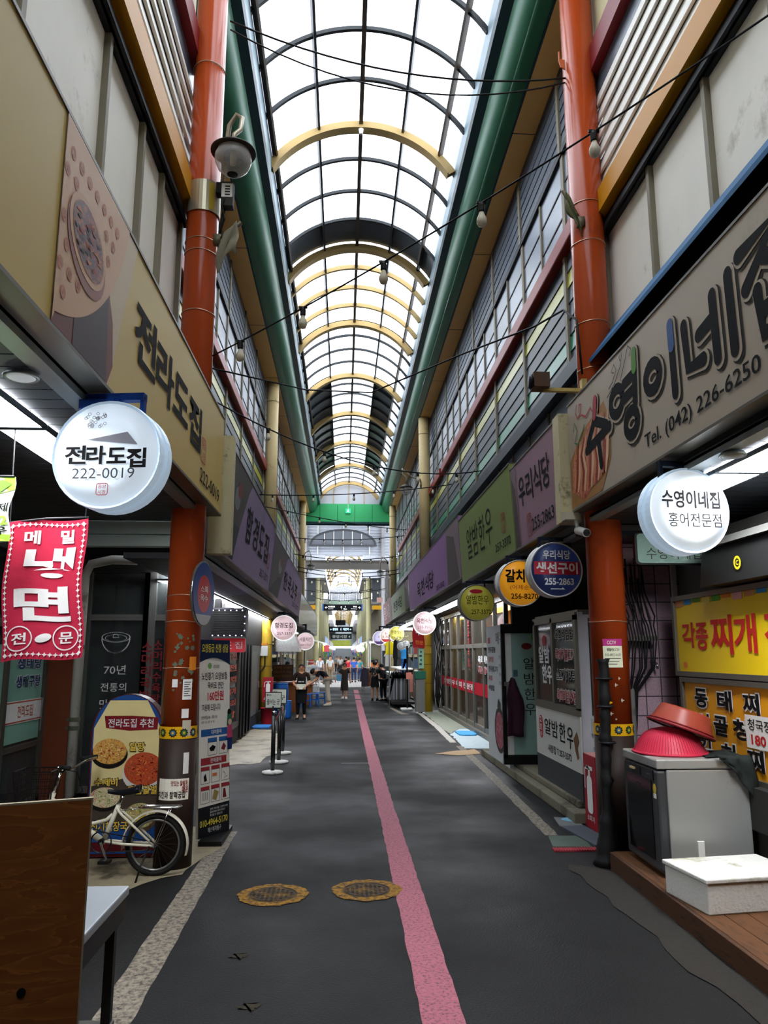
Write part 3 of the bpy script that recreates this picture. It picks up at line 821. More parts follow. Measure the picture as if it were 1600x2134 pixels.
# further boards: left row
m_lilac = M('lilac_sign_face', '#a08aae', .5, 0, .12, 1.2, stain='#8a7496', stain_amt=.3, stain_scale=.8)
m_greyb = M('taupe_grey_print', '#5d5654', .5, 0, .08, 1)
m_dteal = M('slate_print', '#2f3a41', .5, 0, .05)
def lboard(label, y0, y1, z0, z1, txt, ty, tz, ph, phy, sil, tilt=.1):
    r = board(label, -1, -1.36, y0, y1, z0, z1, m_lilac, tilt=tilt)
    T = SF(-1, -1.36, z0, z1, tilt); b = MB(T); w = sil
    b.poly([(y0, z0 + .01), (y0 + w*.62, z0 + .01), (y0 + w*.8, z0 + .45), (y0 + w*1.1, z0 + 1.0), (y0 + w*1.25, z1 - .01), (y0, z1 - .01)], .004, 0)
    b.poly([(y0, z0 + .01), (y0 + w*.62, z0 + .01), (y0 + w*.78, z0 + .45), (y0 + w*.5, z0 + .42), (y0 + w*.2, z0 + .2)], .006, 1)
    b.disc(y0 + w*.55, z1 - .42, w*.13, .14, .006, m=2); b.disc(y0 + w*.62, z1 - .3, w*.1, .1, .007, m=3)
    b.build('print', [m_greyb, m_dteal, M('bottle_print', '#8b8f8c', .5), M('dull_red_print', '#8b4a48', .5)], r)
    b = MB(T); n = len(txt); s = (ty[1] - ty[0]) / n
    for i, ch in enumerate(txt): b.text(ch, ty[0] + i*s, tz[0], ty[0] + (i + .82)*s, tz[1], .006, .012)
    b.build('lettering', m_ink, r)
    b = MB(T); b.text(ph, phy[0], z0 + .12, phy[1], z0 + .24, .006, .006); stamp(b, phy[1] - .2, z0 + .48, .35, .25, ['중앙', '시장'], 1)
    b.build('phone_number', [m_inkg, m_stamp], r)
    return r
L2 = lboard('lilac and grey fascia signboard, next after the large cream board on the left', 8.2, 13.84, 2.95, 4.12, '함경도집', (10.1, 13.2), (3.34, 3.82), '257-3371', (12.2, 13.5), 1.7)
b = MB(); b.box(-1.44, 8.02, 2.88, -1.2, 8.2, 4.16); b.build('end_cap', M('chipped_cream_cap', '#cfc59c', .55, 0, .1, 4, stain='#7a7258', stain_amt=.15, stain_scale=5), L2)
lboard('second lilac fascia signboard on the left, farther along', 13.88, 23.5, 2.95, 4.0, '한국소주', (16.7, 21.6), (3.25, 3.66), '253-5277', (20.0, 22.6), 3.0)
m_shiny = M('shiny_grey_panel', '#8f959a', .18, .6, .15, .8)
r = board('shiny grey fascia panel after the lilac boards on the left', -1, -1.36, 23.6, 39.8, 2.75, 3.75, m_shiny)
# right row
m_pinkb = M('dusty_pink_sign_face', '#a3808f', .5, 0, .06, 1)
m_oliveb = M('olive_green_sign_face', '#82924a', .5, 0, .08, 1)
m_purpb = M('purple_sign_face', '#9c6aa8', .5, 0, .08, 1)
def rboard(label, face, y0, y1, z0, z1, txt, ty, tz, ph=None, phy=None, phz=None, sil=None, seal=None, tilt=.06, side='far', bold=.012, ink=None, thin=False):
    r = board(label, 1, 2.28, y0, y1, z0, z1, face, tilt=tilt)
    T = SF(1, 2.28, z0, z1, tilt)
    if sil:
        b = MB(T); a, c = sil; k = -1
        b.poly([(-c, z0 + .01), (-a, z0 + .01), (-a, z1 - .01), (-c, z1 - .01)], .004, 0)
        b.poly([(-c, z0 + .01), (-a - .1*(c-a), z0 + .01), (-a - .35*(c-a), z1 - .3), (-c + .1*(c-a), z1 - .12)], .006, 1)
        b.build('print', [M('taupe_pink_print', '#8a7478', .5), M('brown_grey_print', '#544745', .5)], r)
    b = MB(T); n = len(txt); s = (ty[1] - ty[0]) / n
    for i, ch in enumerate(txt): b.text(ch, -ty[1] + i*s, tz[0], -ty[1] + (i + .85)*s, tz[1], .006, bold)
    b.build('lettering', ink or m_ink, r)
    if ph:
        b = MB(T); b.text(ph, -phy[1], phz[0], -phy[0], phz[1], .006, .008)
        if seal: stamp(b, -seal[0], seal[1], seal[2], .27, ['중앙', '시장'], 1)
        b.build('phone_number', [m_ink, m_stamp], r)
    return r
R3 = rboard('dusty pink fascia signboard with a cream end cap next to the large right board', m_pinkb, 7.72, 9.92, 3.2, 4.27, '우리식당', (7.98, 9.52), (3.68, 4.05), '255-2863', (8.02, 9.0), (3.3, 3.45), (9.62, 9.9), (9.12, 3.4, .22))
b = MB(); b.box(2.2, 7.5, 3.16, 2.4, 7.72, 4.3); b.build('end_cap', M('chipped_cream_cap', '#cfc59c'), R3)
rboard('olive green fascia signboard with thin brush lettering on the right', m_oliveb, 9.98, 14.62, 3.2, 4.38, '알밤한우', (11.3, 13.75), (3.52, 4.08), '257-3372', (10.2, 11.25), (3.33, 3.45), None, (10.6, 3.68, .25), bold=-.004)
rboard('purple fascia signboard after the olive green one on the right', m_purpb, 14.66, 26.4, 3.3, 4.5, '옥천식당', (19.0, 23.4), (3.5, 3.95), '255-3502', (17.2, 18.7), (3.36, 3.48), (14.7, 16.6), None)
rboard('small green fascia signboard beyond the purple one, washed by a lamp', M('leaf_green_sign_face', '#6f8a4c', .45), 28.3, 36.2, 3.4, 4.4, '한경식당', (29.5, 34.5), (3.65, 4.1), None, None, None, (26.45, 28.2))
rboard('dull red and white fascia signboard at the far end on the right', M('dull_red_sign_face', '#93505c', .5), 36.4, 43.2, 3.4, 4.5, '중앙시장', (37.4, 42.5), (3.6, 4.3), None, None, None, None, ink=M('pale_vinyl', '#d8c9c6', .5))

# ------------------------------------------------------------------ round hanging signs
m_rim = M('white_acrylic_rim', '#dfe6ea', .3)
m_bracket = M('blue_bracket', '#1c3f86', .4)
m_bracketk = M('dark_bracket', '#1d2430', .4)
def round_sign(label, X, Y, Z, r, face, texts, top, rim=None, bracket=None, depth=.17, turn=0, extra=None, group=None, reach=0.0):
    root = thing('round_sign', label, 'hanging sign', (X, Y, top), group)
    T = yaw(CF(X, Y, Z), turn)
    b = MB(T)     # local z faces the camera side
    n = 40
    b.lathe([(r*.93, -.01), (r*.985, 0.0), (r, -.012), (r, -.06), (r*.955, -.07), (r*.955, -.1), (r, -.11), (r, -depth), (r*.97, -depth - .01)], n)
    b.build('drum', rim or m_rim, root, smooth=False)
    b = MB(T); b.lathe([(r*.94, -.006), (r*.5, .006), (0, .01)], n); b.build('face', face, root, smooth=True)
    k = 0
    for (mat, fn) in texts:
        b = MB(T @ Matrix.Translation((0, 0, .012 + .001*k))); k += 1
        fn(b); b.build('lettering' if not isinstance(mat, tuple) else mat[1], mat if not isinstance(mat, tuple) else mat[0], root)
    b = MB(T)
    h = top - Z
    b.box(-.03, r - .01, -depth*.5 - .03, .03, r + .04, -depth*.5 + .03)
    b.box(-r*.55, r + .02, -depth*.5 - .025, r*.55, r + .06, -depth*.5 + .025); b.box(-.035, r + .04, -depth*.5 - .035, .035, h, -depth*.5 + .035); b.box(min(0, reach), h - .05, -depth*.5 - .035, max(0, reach), h, -depth*.5 + .035)
    for sx in (-r*.55, r*.55 - .02): b.box(sx, r*.8, -depth*.5 - .02, sx + .02, r + .04, -depth*.5 + .02)
    b.build('bracket', bracket or m_bracketk, root)
    return root
def t_(st, cx, cy, w, h, bold=.02):
    return lambda b: b.text(st, cx - w/2, cy - h/2, cx + w/2, cy + h/2, 0, bold)
def multi(*fs):
    def g(b):
        for f in fs: f(b)
    return g
lit_w = LIGHT('lit_white_sign', '#d3dfea', .62, .25, 2.2)
lit_w2 = LIGHT('lit_white_sign_soft', '#dce4ea', .6, .3, 2.2)
m_rimlit = LIGHT('lit_blue_white_rim', '#b9d0e4', .42)
def food_print(b):
    for a in range(26):
        t = random.uniform(0, 2*pi); q = random.uniform(.01, .062)
        b.ring(-.06 + q*cos(t), .185 + .75*q*sin(t), .006, .0095, 0, 8)
def wedge_print(b): b.poly([(-.1, .075), (.115, .115), (.17, .05), (.17, .045)], 0)
round_sign('large lit round sign with a seal hanging under the cream board', -1.245, 3.92, 2.87, .293, lit_w, [
    ((M('faded_print', '#a7a6ad', .5), 'food_drawing'), food_print), ((M('faded_grey_print', '#8d8d95', .5), 'wedge'), wedge_print),
    (m_ink, multi(t_('전', -.155, -.005, .115, .1, .03), t_('라', -.045, -.008, .105, .1, .03), t_('도', .065, -.012, .105, .085, .03), t_('집', .17, -.025, .105, .105, .03))),
    ((M('grey_ink', '#3a3c40', .5), 'phone_number'), t_('222-0019', 0, -.105, .33, .055, -.002)), ((m_stamp, 'seal'), lambda b: stamp(b, .0, -.19, .06, .06, ['중앙', '시장'], 0, None, 0))],
    3.19, rim=m_rimlit, bracket=m_bracket, turn=-7, reach=-.19)
round_sign('large lit round sign with two lines of writing under the warm white board', 2.40, 5.1, 2.83, .305, lit_w2, [
    (m_ink, multi(t_('수영이네집', .005, .075, .44, .125, .022))), ((m_ink, 'small_lettering'), t_('홍어전문점', .025, -.07, .40, .1, .002))],
    3.12, rim=m_rimlit, turn=7, reach=.06)
m_navyf = M('navy_sign_print', '#1d2a55', .4); m_redf = M('red_sign_print', '#c02a3d', .4); m_whitef = M('white_sign_print', '#f0f0ec', .4)
def band(b): b.add([(x, y, 0) for x, y in [(-.26, -.055), (.26, -.055), (.26, .085), (-.26, .085)]], [(0,1,2,3)])
round_sign('navy and red round sign with a white rim beside the right orange column', 2.29, 8.1, 2.74, .30, LIGHT('navy_lit_face', '#1d2a55', .25), [
    ((m_redf, 'red_band'), band),
    (m_whitef, multi(t_('우리식당', 0, .16, .31, .1, .03), t_('생선구이', 0, .015, .47, .125, .035), t_('255-2863', .02, -.13, .33, .075, .03), lambda b: b.poly([(-.08, -.215), (.08, -.215), (.05, -.19), (.05, -.205), (-.08, -.205)], 0)))],
    3.04, rim=M('white_rim', '#d8d8d6', .4), turn=6, reach=.2)
round_sign('amber round sign half hidden behind the navy and red one', 2.27, 9.7, 2.74, .30, LIGHT('amber_lit_face', '#e69a1f', .35), [
    (m_ink, multi(t_('갈치', -.08, .09, .26, .17, .035), t_('256-8270', .04, -.17, .36, .07, .015))), ((m_stamp, 'small_lettering'), t_('(어제순대)', .03, -.06, .36, .07, .0))],
    3.04, rim=M('white_rim', '#d8d8d6'), turn=6, reach=.22)
round_sign('olive yellow round sign with a red badge on top of its writing', 2.19, 12.5, 2.67, .30, LIGHT('olive_lit_face', '#8f8a34', .3), [
    ((m_redf, 'badge'), lambda b: b.disc(-.02, .185, .11, .035, 0)), (m_ink, multi(t_('알밤한우', 0, .045, .38, .15, -.002), t_('257-3372', .06, -.15, .33, .075, .004)))],
    3.04, rim=M('grey_rim', '#8b8b80', .4), turn=6, reach=.3)
round_sign('pale pink round sign with a white rim in front of the yellow column', 2.1, 19.9, 2.62, .30, LIGHT('pale_pink_lit_face', '#e0c4c8', .55), [
    (M('maroon_ink', '#7a2f35', .5), multi(t_('옥천식당', 0, .06, .42, .13, .012), t_('255-3502', .0, -.1, .36, .07, 0)))], 3.04, reach=0.32, rim=LIGHT('lit_white_rim', '#f4f4f4', .6))
round_sign('lit pink round sign at the end of the left awning light', -1.41, 18.3, 2.44, .30, LIGHT('pale_pink_lit_face', '#e0c4c8', .55), [
    (m_ink, multi(t_('함경도집', 0, .06, .42, .13, .012), t_('257-3371', .02, -.13, .34, .06, 0))), ((m_stamp, 'seal'), lambda b: stamp(b, .14, -.04, .05, .05, ['중', '앙'], 0, None, 0))], 2.82, reach=-.14, rim=LIGHT('lit_white_rim', '#f4f4f4', .6))
round_sign('smaller-looking lit pink round sign behind the first one on the left', -1.27, 26, 2.25, .29, LIGHT('pale_pink_lit_face', '#e0c4c8', .55), [
    (m_ink, multi(t_('서울치킨', 0, .06, .42, .13, .0), t_('254-1711', .0, -.12, .34, .06, 0)))], 2.82, reach=-.28, rim=LIGHT('lit_white_rim', '#f4f4f4', .6))
round_sign('lit pale yellow round sign over the clothes stall', 2.06, 30, 2.6, .30, LIGHT('pale_yellow_lit_face', '#d2ca62', .6), [
    (m_ink, multi(t_('한경식당', 0, .06, .42, .15, .01), t_('256-4726', .0, -.13, .34, .07, 0)))], 3.04, reach=0.36, rim=LIGHT('lit_white_rim', '#f4f4f4', .6))
round_sign('lit white round sign with red writing behind the pale yellow one', 1.8, 32, 2.57, .30, LIGHT('cream_lit_face', '#efe3d8', .6), [
    (M('red_ink', '#c23a32', .5), multi(t_('회기네', .03, .08, .24, .11, .02), t_('5,500', .0, -.05, .36, .11, .02), lambda b: b.poly([(-.24, -.14), (.24, -.14), (.12, -.25), (-.12, -.25)], 0)))], 3.04, reach=0.62, rim=LIGHT('lit_white_rim', '#f4f4f4', .6))
round_sign('lit lilac round sign, farthest of the three over the clothes stall', 1.59, 34, 2.51, .31, LIGHT('lilac_lit_face', '#c8c0e0', .55), [
    (M('purple_ink', '#6f4a86', .5), multi(t_('식당', .05, .05, .24, .11, .02), lambda b: b.poly([(-.24, -.14), (.24, -.14), (.12, -.25), (-.12, -.25)], 0)))], 3.04, reach=0.84, rim=LIGHT('lit_white_rim', '#f4f4f4', .6))
# ------------------------------------------------------------------ columns
m_orange = M('orange_column_paint', '#a8441c', .22, 0, .08, 2.0, stain='#8a3a22', stain_amt=.1, stain_scale=1.5)
m_brownsk = M('dark_brown_skirt', '#30231d', .55, 0, .12, 3)
m_yband = M('yellow_tape', '#d9a514', .45, 0, .05)
m_rust = M('peeled_patch', '#5d6450', .8, 0, .3, 10)
m_wire = M('tie_wire', '#c7a487', .35, .6)
m_paper = M('white_paper', '#dcdad2', .7, 0, .05)
m_yellowc = M('yellow_column_paint', '#b5952f', .5, 0, .08, 2, stain='#7a5a24', stain_amt=.12, stain_scale=1.6)
m_creamc = M('cream_column_paint', '#cdb684', .45, 0, .07, 2, stain='#9b7f4d', stain_amt=.1, stain_scale=1.5)
def wrap(b, X, Y, r, a0, a1, z0, z1, m=0, n=8):
    """patch wrapped round a column between angles (degrees, -90 faces the camera)"""
    vs = []
    for i in range(n+1):
        a = radians(a0 + (a1-a0)*i/n); vs += [(X + r*cos(a), Y + r*sin(a), z0), (X + r*cos(a), Y + r*sin(a), z1)]
    b.add(vs, [(2*i, 2*i+2, 2*i+3, 2*i+1) for i in range(n)], m)
def wtext(b, st, X, Y, r, ac, z0, z1, wid, bold=.0, m=0):
    """a line of writing bent round a column, centred on angle ac"""
    vs, fs, _ = glyphs(st, bold)
    b.add([(X + r*cos(radians(ac) + (x-.5)*wid/r), Y + r*sin(radians(ac) + (x-.5)*wid/r), z0 + y*(z1-z0)) for x, y in vs], fs, m)
def wdisc(b, X, Y, r, ac, zc, R, m=0, n=14, petals=0, k=.3):
    vs = []
    for i in range(n):
        t = 2*pi*i/n; q = R * (1 + k*cos(petals*t)) if petals else R
        a = radians(ac) + q*cos(t)/r; vs.append((X + r*cos(a), Y + r*sin(a), zc + q*sin(t)))
    b.add(vs, [tuple(range(n))], m)
def flowers(b, X, Y, r, z, angs):
    for i, a in enumerate(angs):
        wdisc(b, X, Y, r + .001, a, z, .036, 0, 40, 10, .15); wdisc(b, X, Y, r + .002, a, z, .022, 1 + i % 2); wdisc(b, X, Y, r + .003, a, z, .010, 3)
def orange_column(label, X, Y, r, bands):
    root = thing('steel_column', label, 'column', (X, Y, 0))
    b = MB(); b.cyl((X, Y, 1.0), (X, Y, 9.88), r, n=36); b.build('shaft', m_orange, root, True)
    b = MB(); b.cyl((X, Y, .0), (X, Y, 1.1), r + .004, n=36); b.build('skirt', m_brownsk, root, True)
    b = MB(); wrap(b, X, Y, r + .007, 0, 360, 1.1, 1.205, n=36); b.build('flower_band', m_yband, root, True)
    b = MB(); flowers(b, X, Y, r + .008, 1.152, [-160, -130, -95, -62, -30, 10, 60, 120]); b.build('flower_print', [M('flower_black', '#2a2416', .5), M('flower_blue', '#3b6f8c', .5), M('flower_green', '#3d7a46', .5), m_yband], root)
    for z in bands:
        b = MB(); b.tube([(X + (r + .004)*cos(t), Y + (r + .004)*sin(t), z + .004*sin(3*t)) for t in [2*pi*i/32 for i in range(32)]], .004, 5, closed=True); b.build('tie_wire', m_wire, root)
    return root
CL = orange_column('tall glossy orange column on the left, with stickers and a peeling patch', -1.495, 7.3, .162, (1.72, 2.14, 2.24, 2.38, 5.2, 5.85, 5.98, 8.0))
X, Y, r = -1.495, 7.3, .162
b = MB(); rnd = random.Random(5)
for i in range(30):
    a = -75 + rnd.uniform(-26, 34); z = 1.72 + rnd.uniform(-.22, .32); wdisc(b, X, Y, r + .002 + i*1e-4, a, z, rnd.uniform(.008, .024), 0, 11, 5 + i % 3, .35)
b.build('peeled_paint', m_rust, CL)
b = MB(); wrap(b, X, Y, r + .007, -135, -38, .58, .76)
b.build('food_sticker', M('sticker_cream', '#e9e2cf', .5), CL)
b = MB(); wtext(b, '치킨과 찰떡궁합', X, Y, r + .009, -92, .595, .655, .26, .02, 0); wtext(b, '맛있는 닭발과', X, Y, r + .009, -68, .70, .745, .15, .02, 1); wtext(b, '매운', X, Y, r + .009, -50, .64, .70, .06, .02, 1)
b.build('sticker_lettering', [m_ink, M('sticker_red', '#7a1d1a', .5)], CL)
for k, (a0, a1, z0, z1) in enumerate(((-105, -88, 1.55, 1.62), (-72, -42, 1.44, 1.62), (-72, -50, 1.28, 1.36), (-68, -40, 1.12, 1.26), (-55, -30, 1.7, 1.82), (-60, -42, .80, .98))):
    b = MB(); wrap(b, X, Y, r + .006 + k*.0004, a0, a1, z0, z1)
    b.build('notice', [m_paper, m_paper, m_paper, M('torn_paper', '#b9ae98', .8), M('orange_notice', '#c9761f', .6), m_paper][k], CL)
    if k == 1:
        b = MB()
        for j in range(7): wrap(b, X, Y, r + .0072, a0 + 4, a1 - 4 - (j % 3)*4, z1 - .03 - j*.02, z1 - .022 - j*.02)
        b.build('notice_print', m_inkg, CL)
b = MB(); wrap(b, X, Y, r + .012, -150, 30, 6.28, 6.62, 0, 16); wrap(b, X, Y, r + .014, -62, -40, 6.3, 6.6, 1)
b.build('clamp_plate', [M('pale_galvanised', '#b8b096', .35, .6), M('yellow_torn_label', '#c9ac3a', .5)], CL)
CR = orange_column('tall glossy orange column on the right, behind the dishwasher', 2.56, 7.35, .176, (2.15, 4.7, 5.2, 6.1, 6.55))
X, Y, r = 2.56, 7.35, .176
b = MB(); wrap(b, X, Y, r + .006, -128, -70, 1.72, 1.98, 0); wrap(b, X, Y, r + .0065, -128, -70, 1.92, 1.985, 1); b.build('notice', [M('pale_green_paper', '#dfe3c4', .6), M('magenta_print', '#b5347e', .5)], CR)
b = MB(); wtext(b, 'CCTV', X, Y, r + .008, -102, 1.935, 1.968, .085, .02, 1); wtext(b, '영월태CCTV', X, Y, r + .008, -98, 1.87, 1.90, .12, .01, 0); wtext(b, '010-4812-6633', X, Y, r + .008, -99, 1.825, 1.85, .15, .0, 0)
for j in range(3): wrap(b, X, Y, r + .0075, -124, -76 - 6*j, 1.80 - .026*j, 1.806 - .026*j, 0)
b.build('notice_lettering', [m_inkg, m_paper], CR)
b = MB(); rnd = random.Random(3)
for a, z in ((-120, 1.6), (-95, 1.56), (-84, 1.62), (-112, 1.3), (-78, 1.42), (-100, 1.25)): wdisc(b, X, Y, r + .003, a, z, rnd.uniform(.008, .02), 0, 7, 3, .6)
b.build('torn_paper', M('torn_paper', '#b9ae98'), CR)
b = MB(); wdisc(b, X, Y, r + .006, -118, 1.4, .035, 0, 3); wdisc(b, X, Y, r + .006, -128, 1.3, .03, 0, 3); b.build('yellow_tape', m_yband, CR)
b = MB()
T = FR((X - r + .005, Y - .06, 8.2), (-1, 0, 0), (0, 0, 1))
b.prism([(0, 0), (.05, .03), (.07, .12), (.07, .22), (.055, .23), (.05, .13), (.0, .12)], .012, T=T); b.build('hook_plate', M('orange_hook', '#c8673c', .4), CR)

def cream_column(label, X, Y, r, ztop, mat, base=None):
    root = thing('steel_column', label, 'column', (X, Y, 0))
    b = MB(); b.cyl((X, Y, 0), (X, Y, 4.4), r, n=28); b.build('lower_shaft', base or mat, root, True)
    b = MB(); b.cyl((X, Y, 4.4), (X, Y, ztop), r, n=28); b.build('upper_shaft', mat, root, True)
    for z in (4.9, 9.3, .9, 1.5, 2.1):
        b = MB(); b.tube([(X + (r+.004)*cos(t), Y + (r+.004)*sin(t), z) for t in [2*pi*i/24 for i in range(24)]], .006, 5, closed=True); b.build('tie_wire', m_inkg, root)
    return root
cream_column('yellow round column on the left beside the red bucket, cream higher up', -2.2, 22.2, .18, 9.88, m_creamc, m_yellowc)
cream_column('yellow round column on the right behind the pale pink round sign', 2.72, 25.4, .19, 9.88, m_creamc, m_yellowc)
cream_column('cream column at the far end of the left facade', -2.25, 40.6, .18, 9.88, m_creamc)
cream_column('cream column at the far end of the right facade', 2.66, 41.5, .18, 9.88, m_creamc)

# ------------------------------------------------------------------ gooseneck lamps
def globeglass():
    m = bpy.data.materials.new('clear_globe'); m.use_nodes = True
    nt = m.node_tree; N = nt.nodes; L = nt.links; b = N['Principled BSDF']
    b.inputs['Base Color'].default_value = (.75, .76, .76, 1); b.inputs['Roughness'].default_value = .08
    tr = N.new('ShaderNodeBsdfTransparent'); tr.inputs[0].default_value = (.9, .92, .92, 1)
    lw = N.new('ShaderNodeLayerWeight'); lw.inputs['Blend'].default_value = .35
    mr = N.new('ShaderNodeMapRange'); mr.inputs['To Min'].default_value = .22; mr.inputs['To Max'].default_value = .9
    mx = N.new('ShaderNodeMixShader'); L.new(lw.outputs['Facing'], mr.inputs['Value']); L.new(mr.outputs['Result'], mx.inputs[0])
    L.new(tr.outputs[0], mx.inputs[1]); L.new(b.outputs[0], mx.inputs[2]); L.new(mx.outputs[0], N['Material Output'].inputs['Surface'])
    return m
m_globe = globeglass()
m_shade = M('dark_lamp_shade', '#3a3632', .4, .3)
m_pipe = M('lamp_pipe', '#a79d88', .4, .4)
def goose(label, X, Y, Z, arm, col, seed=0):
    """globe lamp under a shallow dark shade, hung from a bent pipe clamped to a column"""
    r = thing('gooseneck_lamp', label, 'lamp', (X, Y, Z))
    b = MB(); b.lathe([(.06, .19), (.1, .17), (.2, .11), (.225, .09), (.225, .075), (.19, .085), (0, .10)], 28, c=(X, Y, Z)); b.build('lamp_shade', m_shade, r, True)
    b = MB(); b.lathe([(.165, .085), (.182, .03), (.18, -.03), (.15, -.1), (.1, -.145), (.055, -.165)], 28, c=(X, Y, Z)); b.build('globe', m_globe, r, True)
    b = MB(); b.lathe([(0, -.17), (.052, -.17), (.056, -.16), (.03, -.155)], 18, c=(X, Y, Z)); b.build('globe_cap', m_black, r, True)
    b = MB(); b.lathe([(0, -.06), (.03, -.055), (.035, .0), (.035, .09), (0, .1)], 14, c=(X, Y, Z)); b.build('lamp_bulb', M('ivory_bulb', '#d8cfb2', .4), r, True)
    b = MB(); P = [(X + p[0], Y + p[1], Z + p[2]) for p in arm]; b.tube(P, .024, 8); b.build('arm', m_pipe, r, True)
    b = MB(); e = P[-1]; b.box(e[0] - .05, e[1] - .05, e[2] - .06, e[0] + .05, e[1] + .05, e[2] + .06); b.build('clamp', m_black, r)
    return r
lampL = goose('globe lamp with dark shade on a bent pipe at the left orange column', -1.15, 6.95, 6.72, [(0, 0, .18), (0, 0, .28), (.05, .06, .38), (.06, .1, .55), (.0, .12, .6), (-.08, .16, .5), (-.12, .2, .1), (-.14, .22, -.2)], None)
b = MB(); b.box(-1.27, 7.02, 6.26, -1.15, 7.12, 6.52, 0); b.box(-1.265, 7.015, 6.35, -1.155, 7.02, 6.5, 1)
for i in range(4): b.box(-1.23, 7.012, 6.37 + i*.03, -1.18, 7.016, 6.382 + i*.03, 2)
o = b.build('ballast_box', [m_inkg, m_white, m_ink], lampL)
b = MB(); b.tube([(-1.24, 7.1, 6.3), (-1.27, 7.1, 6.1), (-1.29, 7.12, 5.95), (-1.285, 7.14, 5.8)], .016, 6); b.tube([(-1.21, 7.05, 6.4), (-1.25, 7.0, 6.25), (-1.22, 7.0, 6.1), (-1.28, 7.1, 6.0)], .008, 5); b.build('cable', m_cable, lampL)
goose('globe lamp on a pipe arm at the yellow right column', 2.05, 25.0, 7.25, [(0, 0, .18), (0, 0, .45), (-.12, 0, .55), (-.12, .05, .75), (.0, .05, .62), (.25, .1, .45), (.5, .2, .42), (.56, .3, .2)], None)
goose('far globe lamp hanging on the left column before the grey beam', -1.75, 40.2, 6.3, [(0, 0, .18), (0, 0, .6), (-.1, 0, .9), (-.3, .1, .8), (-.42, .2, .6)], None)
goose('far globe lamp hanging on the right column before the grey beam', 1.95, 41.2, 6.1, [(0, 0, .18), (0, 0, .6), (.1, 0, .9), (.3, .1, .8), (.42, .2, .6)], None)

# ------------------------------------------------------------------ festoon strings and cables
m_bulb = M('frosted_bulb', '#cfc7ae', .35, 0, .04)
def festoon(label, a, b_, drop, spots, r=.008, scale=1.0, group=None):
    root = thing('string_light', label, 'string light', a, group)
    P = sag(a, b_, drop, 18); m = MB(); m.tube(P, r, 6); m.build('cable', m_cable, root, True)
    for t in spots:
        p = Vector(a).lerp(Vector(b_), t) - Vector((0, 0, drop * 4 * t * (1-t)))
        m = MB(); k = scale
        m.lathe([(0, .0), (.016*k, .0), (.02*k, -.015*k), (.02*k, -.055*k), (.015*k, -.06*k), (0, -.06*k)], 10, c=p); m.box(p.x - .03*k, p.y - .008, p.z - .006, p.x + .03*k, p.y + .008, p.z + .012)
        so = m.build('lamp_holder', m_black, root)
        m = MB(); m.lathe([(.013*k, -.058*k), (.017*k, -.075*k), (.03*k, -.105*k), (.031*k, -.125*k), (.022*k, -.148*k), (0, -.158*k)], 14, c=p)
        m.build('bulb', m_bulb, root, True)
    return root
festoon('string of five bulbs from the upper right corner to the left orange column', (3.0, 3.85, 6.0), (-1.31, 7.16, 4.72), .12, (.288, .455, .625, .787, .93), scale=1.3)
def far_string(label, a, b_, drop, n, t0=.08, t1=.92, r=.012, scale=1.25):
    return festoon(label, a, b_, drop, [t0 + (t1-t0)*i/max(1, n-1) for i in range(n)], r, scale)
far_string('second string of bulbs across the street, from the left louvres to the right ones', (-2.3, 11, 5.75), (2.95, 16, 5.75), .5, 5, .2, .88, .012)
far_string('string of bulbs level across the street before the lilac boards end', (-2.35, 20, 6.0), (2.95, 20.5, 6.45), .12, 5, .08, .9, .014)
far_string('string of bulbs running slantwise down the street to the far right', (-2.35, 21, 5.9), (2.95, 35, 7.5), .1, 6, .12, .95, .016)
far_string('string of bulbs across the street just before the far green panel', (-2.35, 35, 7.1), (2.95, 36, 7.4), .15, 6, .1, .92, .018, 1.4)
for k, (ya, yb, z, n) in enumerate(((37, 38, 6.6, 5), (38, 40, 5.9, 5), (39, 41, 6.2, 4), (46, 46, 5.6, 5), (46, 46, 6.3, 6), (57, 57, 5.9, 6), (57, 57, 6.5, 7))):
    far_string(['sixth', 'seventh', 'eighth', 'ninth', 'tenth', 'eleventh', 'twelfth'][k] + ' string of small bulbs counted from the camera, before the far market hall', (-2.42 if ya < 50 else -2.15, ya, z), (2.93 if ya < 45 else 2.52 if ya < 50 else 2.15, yb, z + .1), .25, n, .1, .9, .02, 1.5)
# plain cables
def cable(label, pts, r=.012, name='overhead_cable'):
    b = MB(); b.tube(pts, r, 6); return tag(b.build(name, m_cable, smooth=True), label, 'cable')
cable('thin bare wire crossing under the glass roof near the top', sag((-1.29, 7.25, 8.6), (2.39, 7.3, 8.1), .28), .011)
cable('second thin wire crossing under the glass roof, lower of the two', sag((-1.29, 7.28, 8.52), (2.39, 7.32, 8.06), .42), .009)
cable('slack cable from the left grey box to the light bracket on the right', sag((-1.6, 8.6, 5.15), (2.38, 7.2, 5.6), .0, 2)[:1] + [(-.6, 11, 5.75), (.4, 11.5, 5.9), (1.6, 10, 5.95), (2.2, 8.3, 5.62), (2.34, 7.6, 5.5), (2.35, 7.2, 5.2), (2.36, 7.14, 4.6)], .012)

